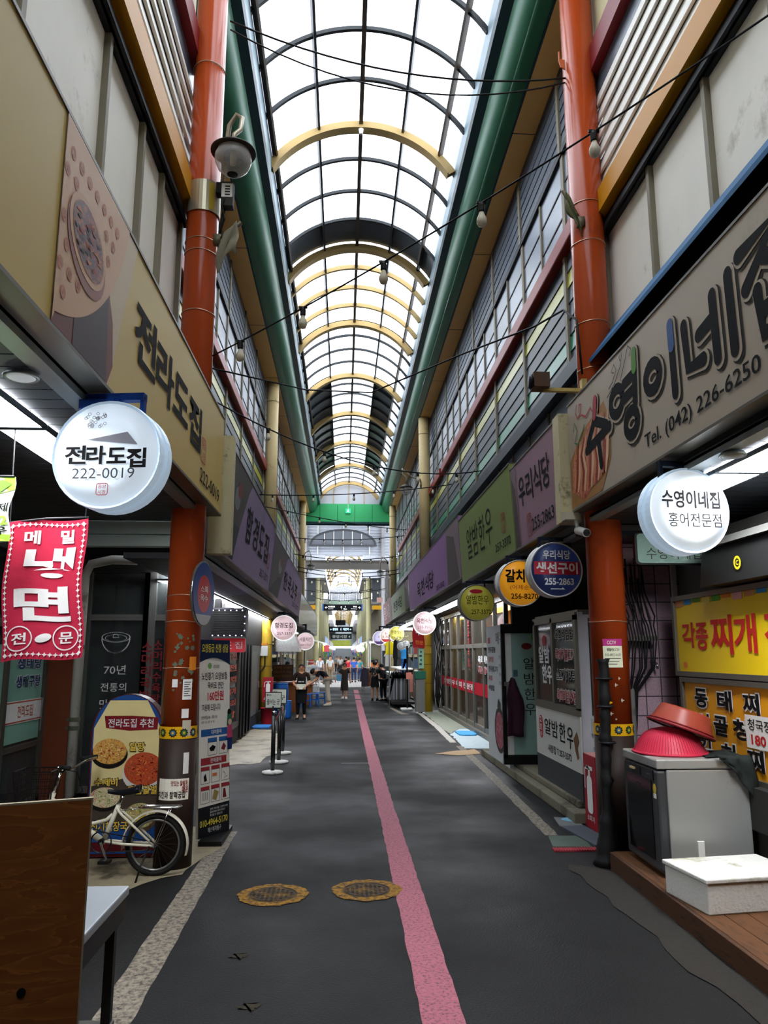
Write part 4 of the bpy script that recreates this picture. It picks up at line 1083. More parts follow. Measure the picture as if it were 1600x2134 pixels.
# ------------------------------------------------------------------ left shop front beside the plywood board
m_shopglass = GLASS('dark_shop_glass', '#4a5050', .5, .06)
m_film = M('sea_green_film', '#7fae9d', .35, 0, .06)
m_whitet = M('white_vinyl', '#e6e6e2', .5, 0, 0)
m_navyt = M('navy_vinyl', '#1d2f63', .5, 0, 0)
r = thing('glass_door', 'aluminium glass door with sea green film at the far left', 'door', (-3.85, 9.8, 0))
b = MB()
for y in (8.0, 9.02, 10.18): b.box(-3.9, y, .02, -3.8, y + .09, 3.05)
for z in (.02, 2.15, 3.02): b.box(-3.9, 8.0, z, -3.8, 10.27, z + .09)
b.box(-3.88, 9.11, .72, -3.82, 10.18, .78); b.build('frame', m_alu_d, r)
b = MB(LF(-3.85, 0, 0)); b.box(8.09, .1, -.01, 9.02, 3.02, .01); b.box(9.11, .1, -.01, 10.18, 3.02, .01); b.build('pane', m_shopglass, r)
b = MB(LF(-3.83, 0, 0)); b.box(9.13, .82, -.003, 10.16, 1.95, .003); b.box(8.12, .9, -.003, 9.0, 1.95, .003); b.build('film', m_film, r)
b = MB(LF(-3.82, 0, 0)); b.box(9.13, 1.04, -.003, 10.16, 1.3, .003, 0); b.box(9.13, 1.05, 0, 10.16, 1.065, .005, 1); b.box(9.13, 1.275, 0, 10.16, 1.29, .005, 1)
b.text('전라도집', 9.45, 1.1, 9.9, 1.24, .006, .012, 1); b.build('name_strip', [m_whitet, M('coral_vinyl', '#b5583c', .5)], r)
b = MB(LF(-3.815, 0, 0))
for st, z in (('생태탕', 1.66), ('생대구탕', 1.44)):
    b.text(st, 9.32, z, 10.08, z + .16, .0, .06, 0); b.text(st, 9.335, z + .008, 10.065, z + .152, .004, .02, 1)
b.build('lettering', [m_whitet, m_navyt], r)
b = MB(); b.cyl((-3.78, 10.1, .9), (-3.78, 10.1, 1.3), .012, n=8); b.build('handle', m_steel, r)
b = MB(); b.box(-3.98, 10.27, 0, -3.5, 10.5, 3.1); trim(b, M('red_brown_pilaster', '#7d4129', .6, 0, .15, 4))
b = MB(); b.box(-4.4, 8.0, 0, -3.9, 10.5, .02); b.box(-4.4, 10.5, 0, -2.3, 10.62, .1); b.box(-4.3, 10.62, 0, -2.34, 24, .03); trim(b, m_dark_in)
r = thing('drain_pipe', 'white plastic drain pipe in front of the shop window', 'pipe', (-3.2, 9.6, 0))
b = MB(); b.tube([(-3.2, 9.6, 0), (-3.2, 9.6, 2.8), (-3.14, 9.62, 2.94), (-2.9, 9.65, 3.0), (-2.6, 9.7, 3.0)], .058, 12); b.build('pipe', M('off_white_pipe', '#c8c7bd', .5, 0, .1, 4, stain='#857d6c', stain_amt=.25, stain_scale=3), r, True)
for z in (.95, 1.05, 1.9):
    b = MB(); b.cyl((-3.2, 9.6, z), (-3.2, 9.6, z + .05), .065, n=14); b.box(-3.3, 9.59, z + .01, -3.2, 9.7, z + .03); b.build('clamp', m_rust, r)
r = thing('shop_window', 'tall dark shop window with a white bowl drawing and vertical writing', 'window', (-2.9, 10.4, 0))
b = MB(CF(0, 10.4, 0))
for x in (-3.42, -2.66): b.box(x, .1, -.05, x + .07, 3.02, .03)
b.box(-2.66, .1, -.05, -2.5, 3.02, .03); b.box(-2.36, .1, -.05, -2.28, 2.8, .05)
for z in (.1, 2.28, 2.95): b.box(-3.42, z, -.04, -2.3, z + .08, .02)
b.build('frame', m_alu, r)
b = MB(CF(0, 10.4, 0)); b.box(-3.35, .18, -.01, -2.66, 2.95, .0); b.box(-2.5, .18, -.01, -2.36, 2.95, .0); b.build('pane', m_shopglass, r)
b = MB(CF(0, 10.385, 0))
cx, cz = -3.0, 2.0
b.ring(cx, cz + .06, .175, .188, 0, 28, ky=.36); b.ring(cx, cz + .05, .135, .143, 0, 28, ky=.33)
b.stroke([(cx + .182*cos(t), cz + .055 + .2*sin(t)*1.0) for t in [pi + .06 + (pi-.12)*i/16 for i in range(17)]], .013)
b.stroke([(cx - .1, cz - .12), (cx, cz - .15), (cx + .1, cz - .12)], .012)
b.stroke([(cx - .04, cz + .06), (cx - .03, cz + .1), (cx + .02, cz + .095), (cx + .04, cz + .06), (cx - .04, cz + .055)], .008)
b.text('70년', -3.13, 1.58, -2.85, 1.7, 0, .004); b.text('전통의', -3.16, 1.36, -2.83, 1.47, 0, .004); b.text('맛', -3.16, 1.14, -3.05, 1.26, 0, .004); b.text('집', -2.93, 1.14, -2.82, 1.26, 0, .004)
b.build('drawing_and_lettering', m_whitet, r)
b = MB(CF(0, 10.36, 0)); b.vtext('소머리국밥', -2.58, 2.0, .13, .2, bold=.02); b.vtext('소머리수육탕', -2.44, 2.02, .12, .15, bold=.02); b.build('red_lettering', M('red_vinyl_bright', '#a8323a', .5), r)
b = MB(); b.box(-3.42, 10.3, 2.92, -2.3, 10.6, 3.12); b.box(-3.4, 11.6, 0.03, -2.4, 11.7, 2.9); trim(b, m_dark_in)
b = MB(); b.box(-3.5, 10.2, 1.9, -3.4, 10.3, 2.3); b.box(-3.46, 10.18, 1.98, -3.41, 10.2, 2.2); tag(b.build('meter_box', M('grey_meter_box', '#8b8d88', .5)), 'grey meter box behind the white drain pipe', 'meter')
r = thing('awning_box', 'pale green folded metal awning box behind the big lit round sign', 'awning box', (-2.2, 7.95, 2.92))
m_pgreen = M('pale_green_metal', '#bccfc5', .4, .2, .06, 3)
b = MB(); b.box(-2.75, 7.9, 3.06, -1.66, 8.0, 3.2); b.build('upper_panel', m_pgreen, r, bevel=.008)
b = MB(); b.box(-2.75, 7.88, 2.93, -1.66, 8.0, 3.05); b.build('lower_panel', m_pgreen, r, bevel=.008)

# ------------------------------------------------------------------ cloth banners
def cloth(T, w, h, nx=14, ny=18, amp=.02, seed=0, sk=(0, 0, 0, 0), back=.004):
    """hanging cloth with soft folds; returns a function giving the surface point at (u, v) in 0..1"""
    rnd = random.Random(seed); ph = [rnd.uniform(0, 6) for _ in range(4)]
    def f(u, v):
        z = amp*(sin(u*7 + ph[0] + v*2) + .6*sin(u*13 + ph[1]) * (1-v) + .7*sin(v*6 + ph[2] + u*3))
        x = (u - .5)*w + sk[0]*(1-v) + .012*sin(v*8 + ph[3]); y = v*h + sk[1]*u + .01*sin(u*6)
        return (x, y, z)
    return f
def cloth_mesh(b, f, nx, ny, m=0, off=0.0, T=None, u0=0, u1=1, v0=0, v1=1):
    vs = [];
    for j in range(ny+1):
        for i in range(nx+1):
            p = f(u0 + (u1-u0)*i/nx, v0 + (v1-v0)*j/ny); vs.append((p[0], p[1], p[2] + off))
    b.add(vs, [(j*(nx+1)+i, j*(nx+1)+i+1, (j+1)*(nx+1)+i+1, (j+1)*(nx+1)+i) for j in range(ny) for i in range(nx)], m, T)
def cloth_text(b, f, st, u0, v0, u1, v1, off=.006, bold=0.0, m=0):
    vs, fs, _ = glyphs(st, bold); q = []
    bm = bmesh.new(); bv = [bm.verts.new((x, y, 0)) for x, y in vs]
    for t in fs:
        try: bm.faces.new([bv[i] for i in t])
        except ValueError: pass
    bmesh.ops.triangulate(bm, faces=bm.faces[:])
    for _ in range(4):
        es = [e for e in bm.edges if e.calc_length() > .12]
        if not es: break
        bmesh.ops.subdivide_edges(bm, edges=es, cuts=1); bmesh.ops.triangulate(bm, faces=bm.faces[:])
    bm.verts.index_update(); vs = [(v.co.x, v.co.y) for v in bm.verts]; fs = [tuple(v.index for v in t.verts) for t in bm.faces]; bm.free()
    for x, y in vs:
        p = f(u0 + x*(u1-u0), v0 + y*(v1-v0)); q.append((p[0], p[1], p[2] + off))
    b.add(q, fs, m)
def cloth_poly(b, f, pts, off=.006, m=0):
    q = [];
    for u, v in pts:
        p = f(u, v); q.append((p[0], p[1], p[2] + off))
    b.add(q, [tuple(range(len(q)))], m)
T = CF(-1.735, 4.5, 1.80)
f = cloth(T, .45, .80, amp=.009, seed=2, sk=(.02, .03))
r = thing('cloth_banner', 'crimson cloth banner with white writing under the big lit round sign', 'banner', (-1.735, 4.5, 2.6))
b = MB(T); cloth_mesh(b, f, 20, 26); b.build('cloth', M('crimson_cloth', '#b0203c', .8, 0, .1, 4, .1), r, True)
b = MB(T)
cloth_text(b, f, '메', .2, .82, .4, .92, .006, .03); cloth_text(b, f, '밀', .66, .83, .84, .93, .006, .03)
cloth_text(b, f, '냉', .24, .545, .88, .80, .006, .035); cloth_text(b, f, '면', .16, .27, .84, .52, .006, .035)
cloth_text(b, f, '전', .12, .105, .3, .185, .006, .02); cloth_text(b, f, '문', .69, .115, .86, .195, .006, .02)
for uc, vc in ((.21, .145), (.775, .155)):
    b.add([p for i in range(28) for p in [(lambda q: (q[0], q[1], q[2] + .007))(f(uc + rr*cos(2*pi*i/28), vc + rr*.56*sin(2*pi*i/28))) for rr in (.145, .16)]], [(2*i, 2*i+1, (2*i+3) % 56, (2*i+2) % 56) for i in range(28)])
cloth_poly(b, f, [(.5 + .1*cos(t) , .15 + .03*sin(t) + .015*cos(t)) for t in [2*pi*i/16 for i in range(16)]], .007)
b.build('lettering', M('white_cloth_print', '#ddd9d4', .8, 0, .04), r)
b = MB(T)
def star(u, v, du, dv):
    cloth_poly(b, f, [(u, v + dv), (u + du*.3, v + dv*.3), (u + du, v), (u + du*.3, v - dv*.3), (u, v - dv), (u - du*.3, v - dv*.3), (u - du, v), (u - du*.3, v + dv*.3)], .007)
for i in range(24):
    star(.045, .04 + i*.04, .026, .021); star(.955, .04 + i*.04, .026, .021)
for i in range(14): star(.06 + i*.068, .035, .036, .017); star(.06 + i*.068, .965, .036, .017)
b.build('border_print', M('white_cloth_print', '#ddd9d4'), r)
b = MB(); b.tube([(-1.96, 4.5, 2.6), (-1.74, 4.49, 2.625), (-1.5, 4.5, 2.635)], .006, 6); b.tube([(-1.95, 4.5, 2.6), (-1.97, 4.5, 3.2)], .004, 5); b.tube([(-1.52, 4.5, 2.63), (-1.5, 4.5, 3.2)], .004, 5); b.tube([(-1.94, 4.5, 1.8), (-2.1, 4.48, 1.74), (-2.4, 4.5, 1.75)], .004, 5); b.build('cord', m_cable, r)
T = CF(-1.99, 4.2, 2.45); f = cloth(T, .34, .36, amp=.006, seed=4)
r = thing('cloth_banner', 'white and green printed cloth cut off by the left edge', 'banner', (-1.99, 4.2, 2.8))
b = MB(T); cloth_mesh(b, f, 10, 10); b.build('cloth', M('white_cloth', '#cfd2c4', .8), r, True)
b = MB(T); cloth_poly(b, f, [(0, .7), (.4, .66), (.7, .72), (1, .8), (1, 1), (0, 1)], .004, 0); cloth_poly(b, f, [(0, 0), (1, 0), (1, .1), (.5, .12), (0, .06)], .004, 0)
cloth_poly(b, f, [(.55, .72), (.8, .78), (.95, .9), (.8, .97), (.6, .88)], .006, 1); cloth_text(b, f, '이제', .66, .46, .98, .6, .006, .01, 2); cloth_text(b, f, '02', .72, .26, .98, .4, .006, .03, 0); cloth_text(b, f, '우', .72, .12, .95, .24, .006, .02, 2)
b.build('print', [M('lime_print', '#8fbf3a', .8), M('dark_leaf_print', '#5d8f2e', .8), m_ink], r)
b = MB(); b.tube([(-2.16, 4.2, 2.81), (-1.82, 4.2, 2.81)], .006, 6); b.tube([(-2.0, 4.2, 2.81), (-2.0, 4.2, 3.2)], .005, 5); b.build('cord', m_cable, r)

# ------------------------------------------------------------------ arched menu stand
food_cols = {'stew': ['#3a1208', '#c7701a', '#f0c060', '#5a1c0a', '#e8a04a'], 'feet': ['#3a0a06', '#a82a10', '#d9602c', '#5a1208', '#e8904a'], 'soup': ['#8a8a3a', '#5f7a1c', '#f0e8c0', '#b53a1c', '#e8e0b8'], 'mix': ['#b59a4a', '#6a8a2c', '#d9c98a', '#8a5a2c', '#c0582c']}
def dish(b, cx, cy, rx, ry, z, m0, m1):
    b.disc(cx, cy - ry*.25, rx*1.08, ry*1.1, z, m=m0); b.disc(cx, cy, rx, ry, z + .001, m=m1)
r = thing('menu_stand', 'arch-topped menu stand with pictures of stews behind the white bicycle', 'menu stand', (-2.02, 7.6, 0))
T = yaw(CF(-2.02, 7.55, .02), 0)
P = [(-.335, 0), (.33, 0), (.33, 1.12)] + [(.33*cos(t), 1.12 + .33*sin(t)) for t in [pi*i/18 for i in range(1, 18)]] + [(-.335, 1.12)]
b = MB(T); b.prism(P, -.16); b.build('cabinet', M('maroon_cabinet', '#4d1517', .4), r)
Q = [(x*.955, .03 + y*.975) for x, y in P]
b = MB(T); b.poly(Q, .003, 0); b.add([(x*.92, .5 + (y-.5)*.97, .004) for x, y in [(-.335, .30), (.335, .30), (.335, 1.16), (.19, 1.42), (-.19, 1.42), (-.335, 1.16)]], [tuple(range(6))], 1)
b.poly([(-.31, .0 + .05), (.31, .05), (.31, .13), (-.31, .13)], .005, 3); b.poly([(-.31, .13), (.31, .13), (.31, .26), (-.31, .26)], .005, 0)
b.poly(ragged([(-.21, 1.13), (.27, 1.12), (.28, 1.24), (-.22, 1.26)], .012, 2), .006, 2)
b.poly([(-.3, .3), (.3, .3), (.3, .62), (.05, .7), (-.3, .62)], .0045, 4)
b.build('poster', [M('blue_poster', '#1f4b8c', .4), M('straw_poster', '#e3d294', .4, 0, .12, 5), M('brush_red_print', '#7c1b22', .4), M('maroon_print', '#5a161d', .4), M('dark_poster', '#4a3f36', .4, 0, .2, 5)], r)
b = MB(T)
dish(b, -.15, .93, .155, .115, .007, 0, 1); dish(b, .17, .77, .18, .15, .008, 5, 2); dish(b, -.17, .52, .14, .09, .009, 0, 3); dish(b, .16, .36, .14, .11, .010, 6, 4)

rnd = random.Random(17)
for cx, cy, rx, ry, m0, nn in ((-.15, .93, .13, .095, 7, 40), (.17, .77, .155, .125, 10, 46), (-.17, .52, .115, .07, 13, 34), (.16, .36, .115, .09, 16, 34)):
    for i in range(nn):
        a, q = rnd.uniform(0, 2*pi), sqrt(rnd.random())*.92; x, y = cx + q*rx*cos(a), cy + q*ry*sin(a); t = rnd.uniform(0, pi); l = rnd.uniform(.008, .022)
        b.stroke([(x - l*cos(t), y - l*.7*sin(t)), (x, y + .004), (x + l*cos(t), y + l*.7*sin(t))], [.004, rnd.uniform(.008, .016), .004], .0105 + i*8e-5, m0 + i % 3)
b.build('dish_pictures', [M('stone_bowl_print', '#1c1917', .4), SPECKLE('stew_p', food_cols['stew'], 30, .5, 'noise', .3), SPECKLE('feet_p', food_cols['feet'], 24, .5, 'noise', .4), SPECKLE('soup_p', food_cols['soup'], 26, .5, 'noise', .4), SPECKLE('mix_p', food_cols['mix'], 26, .5, 'noise', .4), M('plate_print', '#d6d3cc', .4), M('brown_bowl_print', '#5a4632', .4)] + [M('dish_c%d' % i, c, .45) for i, c in enumerate(['#e8b45a', '#a8401c', '#f0d090', '#c23a18', '#7a1a0c', '#e07a3a', '#e9e2c0', '#6f9a3a', '#c9bf8a', '#d9b04a', '#5f8a2a', '#e9dfb0'])], r)
b = MB(T)
b.text('전라도집 추천', -.18, 1.145, .24, 1.225, .009, .012, 0)
for st, x0, y0, x1, y1 in (('알탕', .03, .93, .17, 1.01), ('수제비', -.27, .62, -.06, .69), ('매콤닭발', .04, .545, .31, .625), ('선지해장국', -.28, .225, .05, .31)):
    b.text(st, x0 - .006, y0 - .006, x1 + .006, y1 + .006, .011, .06, 1); b.text(st, x0, y0, x1, y1, .013, .02, 2)
b.build('lettering', [m_whitet, m_ink, M('yellow_vinyl', '#e3c04a', .5)], r)

# ------------------------------------------------------------------ tall leaning poster stand
A = Vector((-1.41, 8.05, 0.0)); B_ = Vector((-1.165, 8.45, 0.0)); u = (B_ - A); W = u.length
r = thing('poster_stand', 'tall white poster stand with a navy head beside the left orange column', 'poster stand', tuple(A))
T = FR((A.x, A.y, 0.0), u, (-.03, -.02, 1))
b = MB(T); b.box(0, .05, -.03, W, 1.99, 0); b.build('panel', M('poster_back', '#cfccc0', .5), r)
b = MB(T); z = .003
b.poly([(0, .33), (W, .33), (W, 1.75), (0, 1.8)], z, 0)
b.poly([(0, 1.76)] + [(W*i/10, 1.76 + .06*sin(pi*i/10) - .03*i/10) for i in range(1, 11)] + [(W, 1.99), (0, 1.99)], z + .001, 1)
b.poly([(0, .05), (W, .05), (W, .345), (0, .34)], z + .001, 2)
b.poly([(.03, 1.02), (.43, 1.02), (.43, 1.09), (.03, 1.09)], z + .001, 3); b.poly([(.03, .74), (W - .05, .74), (W - .05, .81), (.03, .81)], z + .001, 4)
for i in range(2): b.poly([(.13 + i*.17, .96), (.27 + i*.17, .96), (.27 + i*.17, 1.0), (.13 + i*.17, 1.0)], z + .001, 3)
for j in range(2):
    for i in range(3): b.poly([(.03 + i*.155, .69 - j*.19), (.16 + i*.155, .69 - j*.19), (.16 + i*.155, .725 - j*.19), (.03 + i*.155, .725 - j*.19)], z + .001, 4)
b.build('poster', [M('poster_white', '#f0ece0', .45, 0, .04), M('poster_navy', '#1d2a48', .45), M('poster_black', '#1c1d20', .45), M('poster_blue', '#2a5f9c', .45), M('poster_red', '#a3363c', .45)], r)
b = MB(T); z = .006
b.text('요양등급 신청 상담', .03, 1.86, W - .03, 1.95, z, .015, 1)
b.text('노인장기 요양보험', .03, 1.58, W - .05, 1.66, z, .012, 0); b.text('국비로 연간', .12, 1.49, W - .1, 1.56, z, .012, 0); b.text('160만원', .12, 1.37, W - .1, 1.47, z, .03, 2); b.text('지원해 드립니다', .04, 1.27, W - .15, 1.34, z, .01, 0)
b.text('본인부담금 0% ~ 최대 15%', .03, 1.19, W - .2, 1.225, z, .01, 0); b.text('일반 15% 감경 6% 9%', .03, 1.15, W - .24, 1.175, z, .0, 0)
b.text('노인장기요양보험', .2, 1.70, W - .17, 1.735, z, .005, 0); b.disc(.15, 1.725, .03, .03, z, m=3)
b.text('대여품목', .18, 1.035, .34, 1.08, z, .01, 4); b.text('판매품목', .17, .755, .34, .8, z, .01, 4)
b.text('010-4964-5170', .02, .15, W - .03, .215, z, .015, 1); b.text('에스복지용구', .14, .085, W - .13, .135, z, .0, 4)
for k in range(3): b.text(['왼쪽 코드를 스캔하시면', '홈페이지에서 모든 복지용구', '확인할 수 있습니다'][k], .17, .295 - k*.03, W - .03 - .04*k, .317 - k*.03, z, .0, 4)
b.build('lettering', [m_ink, M('poster_yellow', '#e0cf4a', .5), M('poster_red_ink', '#c02f3c', .5), M('poster_green', '#7fae5a', .5), m_whitet], r)
b = MB(T)
def frame2(x0, y0, x1, y1, w=.004):
    for a in ((x0, y0, x1, y0+w), (x0, y1-w, x1, y1), (x0, y0, x0+w, y1), (x1-w, y0, x1, y1)): b.rect(a[0], a[1], a[2], a[3], .006, 0)
for i in range(2): frame2(.13 + i*.17, .83, .27 + i*.17, .96)
for j in range(2):
    for i in range(3): frame2(.03 + i*.155, .56 - j*.19, .16 + i*.155, .69 - j*.19)
b.poly([(.15, .9), (.2, .93), (.25, .91), (.22, .87), (.17, .87)], .007, 0); b.poly([(.33, .88), (.37, .94), (.41, .9), (.38, .86)], .007, 1)
for k in range(3): b.rect(.06 + k*.03, .40, .066 + k*.03, .48, .007, 0)
b.poly([(.2, .4), (.26, .38), (.3, .46), (.23, .49)], .007, 2); b.poly([(.36, .39), (.42, .39), (.4, .48), (.37, .48)], .007, 1); b.poly([(.08, .58), (.12, .59), (.1, .66), (.07, .63)], .007, 0); b.poly([(.2, .62), (.27, .62), (.27, .65), (.2, .65)], .007, 3); b.stroke([(.37, .65), (.4, .62), (.38, .58), (.43, .6)], .006, .007, 4)
# seated and standing figure drawing
b.disc(.46, 1.24, .03, .035, .007, m=0); b.poly([(.42, 1.1), (.5, 1.1), (.5, 1.22), (.43, 1.22)], .0075, 5); b.disc(.47, 1.14, .03, .03, .008, m=6); b.poly([(.42, .98), (.51, .98), (.5, 1.11), (.43, 1.11)], .0085, 7); b.poly([(.43, .86), (.5, .86), (.51, .98), (.43, .98)], .0085, 8)
b.build('pictures', [m_ink, M('dark_red_print', '#7a2630', .5), M('tan_print', '#a58f55', .5), M('orange_print', '#d97a4a', .5), m_inkg, M('green_cloth_print', '#2f6b4a', .5), M('skin_print', '#d9b59a', .5), M('pink_cloth_print', '#c0466a', .5), m_navyt], r)
b = MB(); b.box(A.x + .02, A.y - .1, 0, B_.x, B_.y + .25, .05); b.build('foot', m_black, r)

# round traffic plate on the column
r = thing('round_plate', 'blue and red round metal plate strapped to the left orange column', 'sign plate', (-1.27, 7.22, 2.38))
T = FR((-1.28, 7.06, 2.385), (.16, 1, 0), (0, 0, 1))
b = MB(T); b.lathe([(0, -.02), (.29, -.02), (.298, -.005), (.298, 0), (.285, .004), (0, .006)], 40); b.build('plate', m_steel, r)
b = MB(T); b.ring(0, 0, .17, .284, .0075, 40, 0); b.disc(0, 0, .17, z=.0075, n=40, m=1); b.poly([(.284*cos(t), .284*sin(t)) for t in [radians(222 + 96*i/12) for i in range(13)]], .009, 3)
b.text('스톡', -.1, .01, .1, .07, .010, .01, 2); b.text('옥수', -.1, -.07, .1, -.01, .010, .01, 2); b.build('print', [M('plate_blue', '#24407f', .35), M('plate_red', '#b5282e', .35), m_whitet, M('worn_silver', '#9aa0a6', .3, .5)], r)
b = MB(); b.box(-1.32, 7.1, 2.3, -1.27, 7.2, 2.46); b.build('bracket', m_alu, r)
# ------------------------------------------------------------------ white folding bicycle
m_bwhite = M('ivory_bike_paint', '#d9d3bd', .35, 0, .05)
m_chrome = M('chrome', '#c9c9c9', .12, 1.0, .0)
m_tyre = M('tyre', '#1a1917', .8)
def wheel(cx, y, cz, R, name, root, spokes=20, rim=True):
    b = MB(); b.tube([(cx + (R-.02)*cos(t), y, cz + (R-.02)*sin(t)) for t in [2*pi*i/44 for i in range(44)]], .021, 8, closed=True)
    w = b.build(name, m_tyre, root, True)
    b = MB(); b.tube([(cx + (R-.048)*cos(t), y, cz + (R-.048)*sin(t)) for t in [2*pi*i/44 for i in range(44)]], .011, 6, closed=True); b.build('rim', m_alu, w, True)
    b = MB()
    for i in range(spokes):
        a = 2*pi*i/spokes; s = .02 if i % 2 else -.02
        b.cyl((cx + .02*cos(a + .9), y + s, cz + .02*sin(a + .9)), (cx + (R-.05)*cos(a), y, cz + (R-.05)*sin(a)), .0014, n=4, caps=False)
    b.build('spokes', m_chrome, w)
    b = MB(); b.cyl((cx, y - .05, cz), (cx, y + .05, cz), .018, n=12); b.build('hub', m_steel, w)
    return w
def bike(label, flip=1):
    r = thing('bicycle', label, 'bicycle', (-1.58, 6.98, 0))
    y = 6.98; rx, rz, R = -1.58, .252, .25
    fx = -2.55
    wheel(rx, y, rz, R, 'rear_wheel', r); wheel(fx, y, rz, R, 'front_wheel', r)
    def tb(nm, pts, rad, mat, n=8): b = MB(); b.tube(pts, rad, n); return b.build(nm, mat, r, True)
    bb = (-2.02, y, .29)
    tb('main_tube', [(-2.47, y, .62), (-2.4, y, .56), (-2.2, y, .40), bb], .028, m_bwhite)
    tb('upper_tube', [(-2.22, y, .43), (-2.1, y, .43), (-2.0, y, .455), (-1.95, y, .5)], .016, m_bwhite)
    tb('seat_tube', [(bb[0], y, bb[2] - .02), (-1.905, y, .575)], .02, m_bwhite)
    tb('seat_post', [(-1.91, y, .56), (-1.865, y, .66)], .014, m_chrome)
    for s in (-.045, .045):
        tb('seat_stay', [(-1.915, y + s*.4, .55), (-1.86, y + s, .50), (rx, y + s, rz)], .011, m_bwhite)
        tb('chain_stay', [(bb[0], y + s*.5, bb[2]), (-1.85, y + s, .27), (rx, y + s, rz)], .011, m_bwhite)
    tb('head_tube', [(-2.5, y, .55), (-2.46, y, .68)], .024, m_bwhite)
    for s in (-.05, .05): tb('fork', [(-2.485, y + s*.6, .56), (-2.51, y + s, .48), (fx, y + s, rz)], .011, m_bwhite)
    tb('stem', [(-2.465, y, .66), (-2.41, y, .86)], .016, m_chrome)
    tb('handlebar', [(-2.34, y - .30, .925), (-2.28, y - .2, .915), (-2.36, y - .1, .86), (-2.41, y, .855), (-2.36, y + .1, .86), (-2.28, y + .2, .915), (-2.2, y + .28, .93)], .012, m_chrome)
    for s in (-1, 1): tb('grip', [(-2.335, y + s*.27, .925), (-2.22, y + s*.36, .93)], .018, m_rubber)
    b = MB()   # saddle
    n = 14; vs = []
    for i in range(n+1):
        t = i/n; x = -2.0 + .27*t; w = .018 + .062*max(0, (t-.25)/.75)**1.2; z = .685 + .02*t**2 - .012*sin(pi*t)
        if i == n: w *= .7
        for k in range(8):
            a = 2*pi*k/8; vs.append((x, y + w*cos(a), z + (.02 + .022*t)*sin(a)*(1 if sin(a) > 0 else .8)))
    b.add(vs, [(i*8+k, i*8+(k+1) % 8, (i+1)*8+(k+1) % 8, (i+1)*8+k) for i in range(n) for k in range(8)] + [tuple(range(8)), tuple(range(n*8, n*8+8))[::-1]])
    b.build('saddle', M('black_saddle', '#15161a', .35), r, True)
    b = MB(); vs = []; n = 22
    for i in range(n+1):
        a = radians(-18 + 205*i/n)
        for s, dr in ((-.032, 0), (-.018, .012), (.018, .012), (.032, 0)): vs.append((rx + (R + .018 + dr)*cos(a), y + s, rz + (R + .018 + dr)*sin(a)))
    b.add(vs, [(i*4+k, i*4+k+1, (i+1)*4+k+1, (i+1)*4+k) for i in range(n) for k in range(3)]); b.build('mudguard', m_bwhite, r, True)
    b = MB()   # rack
    for k in (0, 1):
        w = .065 - k*.03; L0, L1 = -1.74 + k*.04, -1.37 - k*.02
        P = [(L1 - w + w*cos(t), y + w*sin(t), .56) for t in [-pi/2 + pi*i/8 for i in range(9)]] + [(L0 + w + w*cos(t), y + w*sin(t), .56) for t in [pi/2 + pi*i/8 for i in range(9)]]
        b.tube(P, .006, 6, closed=True)
    for x in (-1.66, -1.55, -1.45): b.tube([(x, y - .063, .56), (x, y + .063, .56)], .004, 5)
    for s in (-.06, .06): b.tube([(-1.46, y + s, .56), (rx, y + s, rz)], .004, 5); b.tube([(-1.72, y + s, .555), (-1.9, y + s*.4, .53)], .004, 5)
    b.build('rack', m_chrome, r, True)
    b = MB(); b.tube([(-2.02 + .085*cos(t), y - .05, .29 + .085*sin(t)) for t in [2*pi*i/30 for i in range(30)]], .006, 5, closed=True); b.cyl((-2.02, y - .06, .29), (-2.02, y + .06, .29), .025, n=12); b.build('chainring', m_black, r)
    for s, a in ((-1, -1.15), (1, 1.99)):
        b = MB(); e = (-2.02 + .15*cos(a), y + s*.075, .29 + .15*sin(a)); b.cyl((-2.02, y + s*.065, .29), e, .010, n=8); c = b.build('crank', m_steel, r)
        b = MB(); b.box(e[0] - .045, e[1] + min(0, s*.09), e[2] - .012, e[0] + .045, e[1] + max(0, s*.09), e[2] + .012); b.build('pedal', m_black, c)
    tb('kickstand', [(-1.62, y - .05, .25), (-1.66, y - .13, .12), (-1.68, y - .2, .006)], .008, m_black)
    b = MB(); b.tube([(-2.03, y - .05, .372), (-1.6, y - .05, .29), (-1.55, y - .05, .25), (-1.6, y - .05, .22), (-2.03, y - .05, .208)], .005, 4); b.build('chain', m_black, r)
    b = MB()   # wire basket in front of the handlebar
    cx = -2.6
    for k in range(7):
        z = .52 + k*.058; w = .12 + .006*k; d = .09 + .008*k
        b.tube([(cx - w, y - d, z), (cx + w, y - d, z), (cx + w, y + d, z), (cx - w, y + d, z)], .006 if k == 6 else .003, 5, closed=True)
    for i in range(9):
        t = -1 + i/4
        for s in (-1, 1): b.tube([(cx + t*.12, y + s*.09, .52), (cx + t*.156, y + s*.138, .87)], .003, 4)
        for s in (-1, 1): b.tube([(cx + s*.12, y + t*.09, .52), (cx + s*.156, y + t*.138, .87)], .003, 4)
        b.tube([(cx + t*.12, y - .09, .52), (cx + t*.12, y + .09, .52)], .003, 4)
    b.build('basket', m_black, r)
    tb('brake_cable', [(-2.33, y - .25, .91), (-2.2, y - .22, .88), (-2.2, y - .05, .7), (-2.38, y - .03, .6), (-2.15, y - .03, .42)], .004, m_black)
    b = MB(); b.box(-2.185, y - .035, .44, -2.155, y + .035, .52); b.build('hinge_latch', m_bwhite, r, bevel=.008)
    return r
bike('white folding bicycle with a black basket in front of the menu stand')

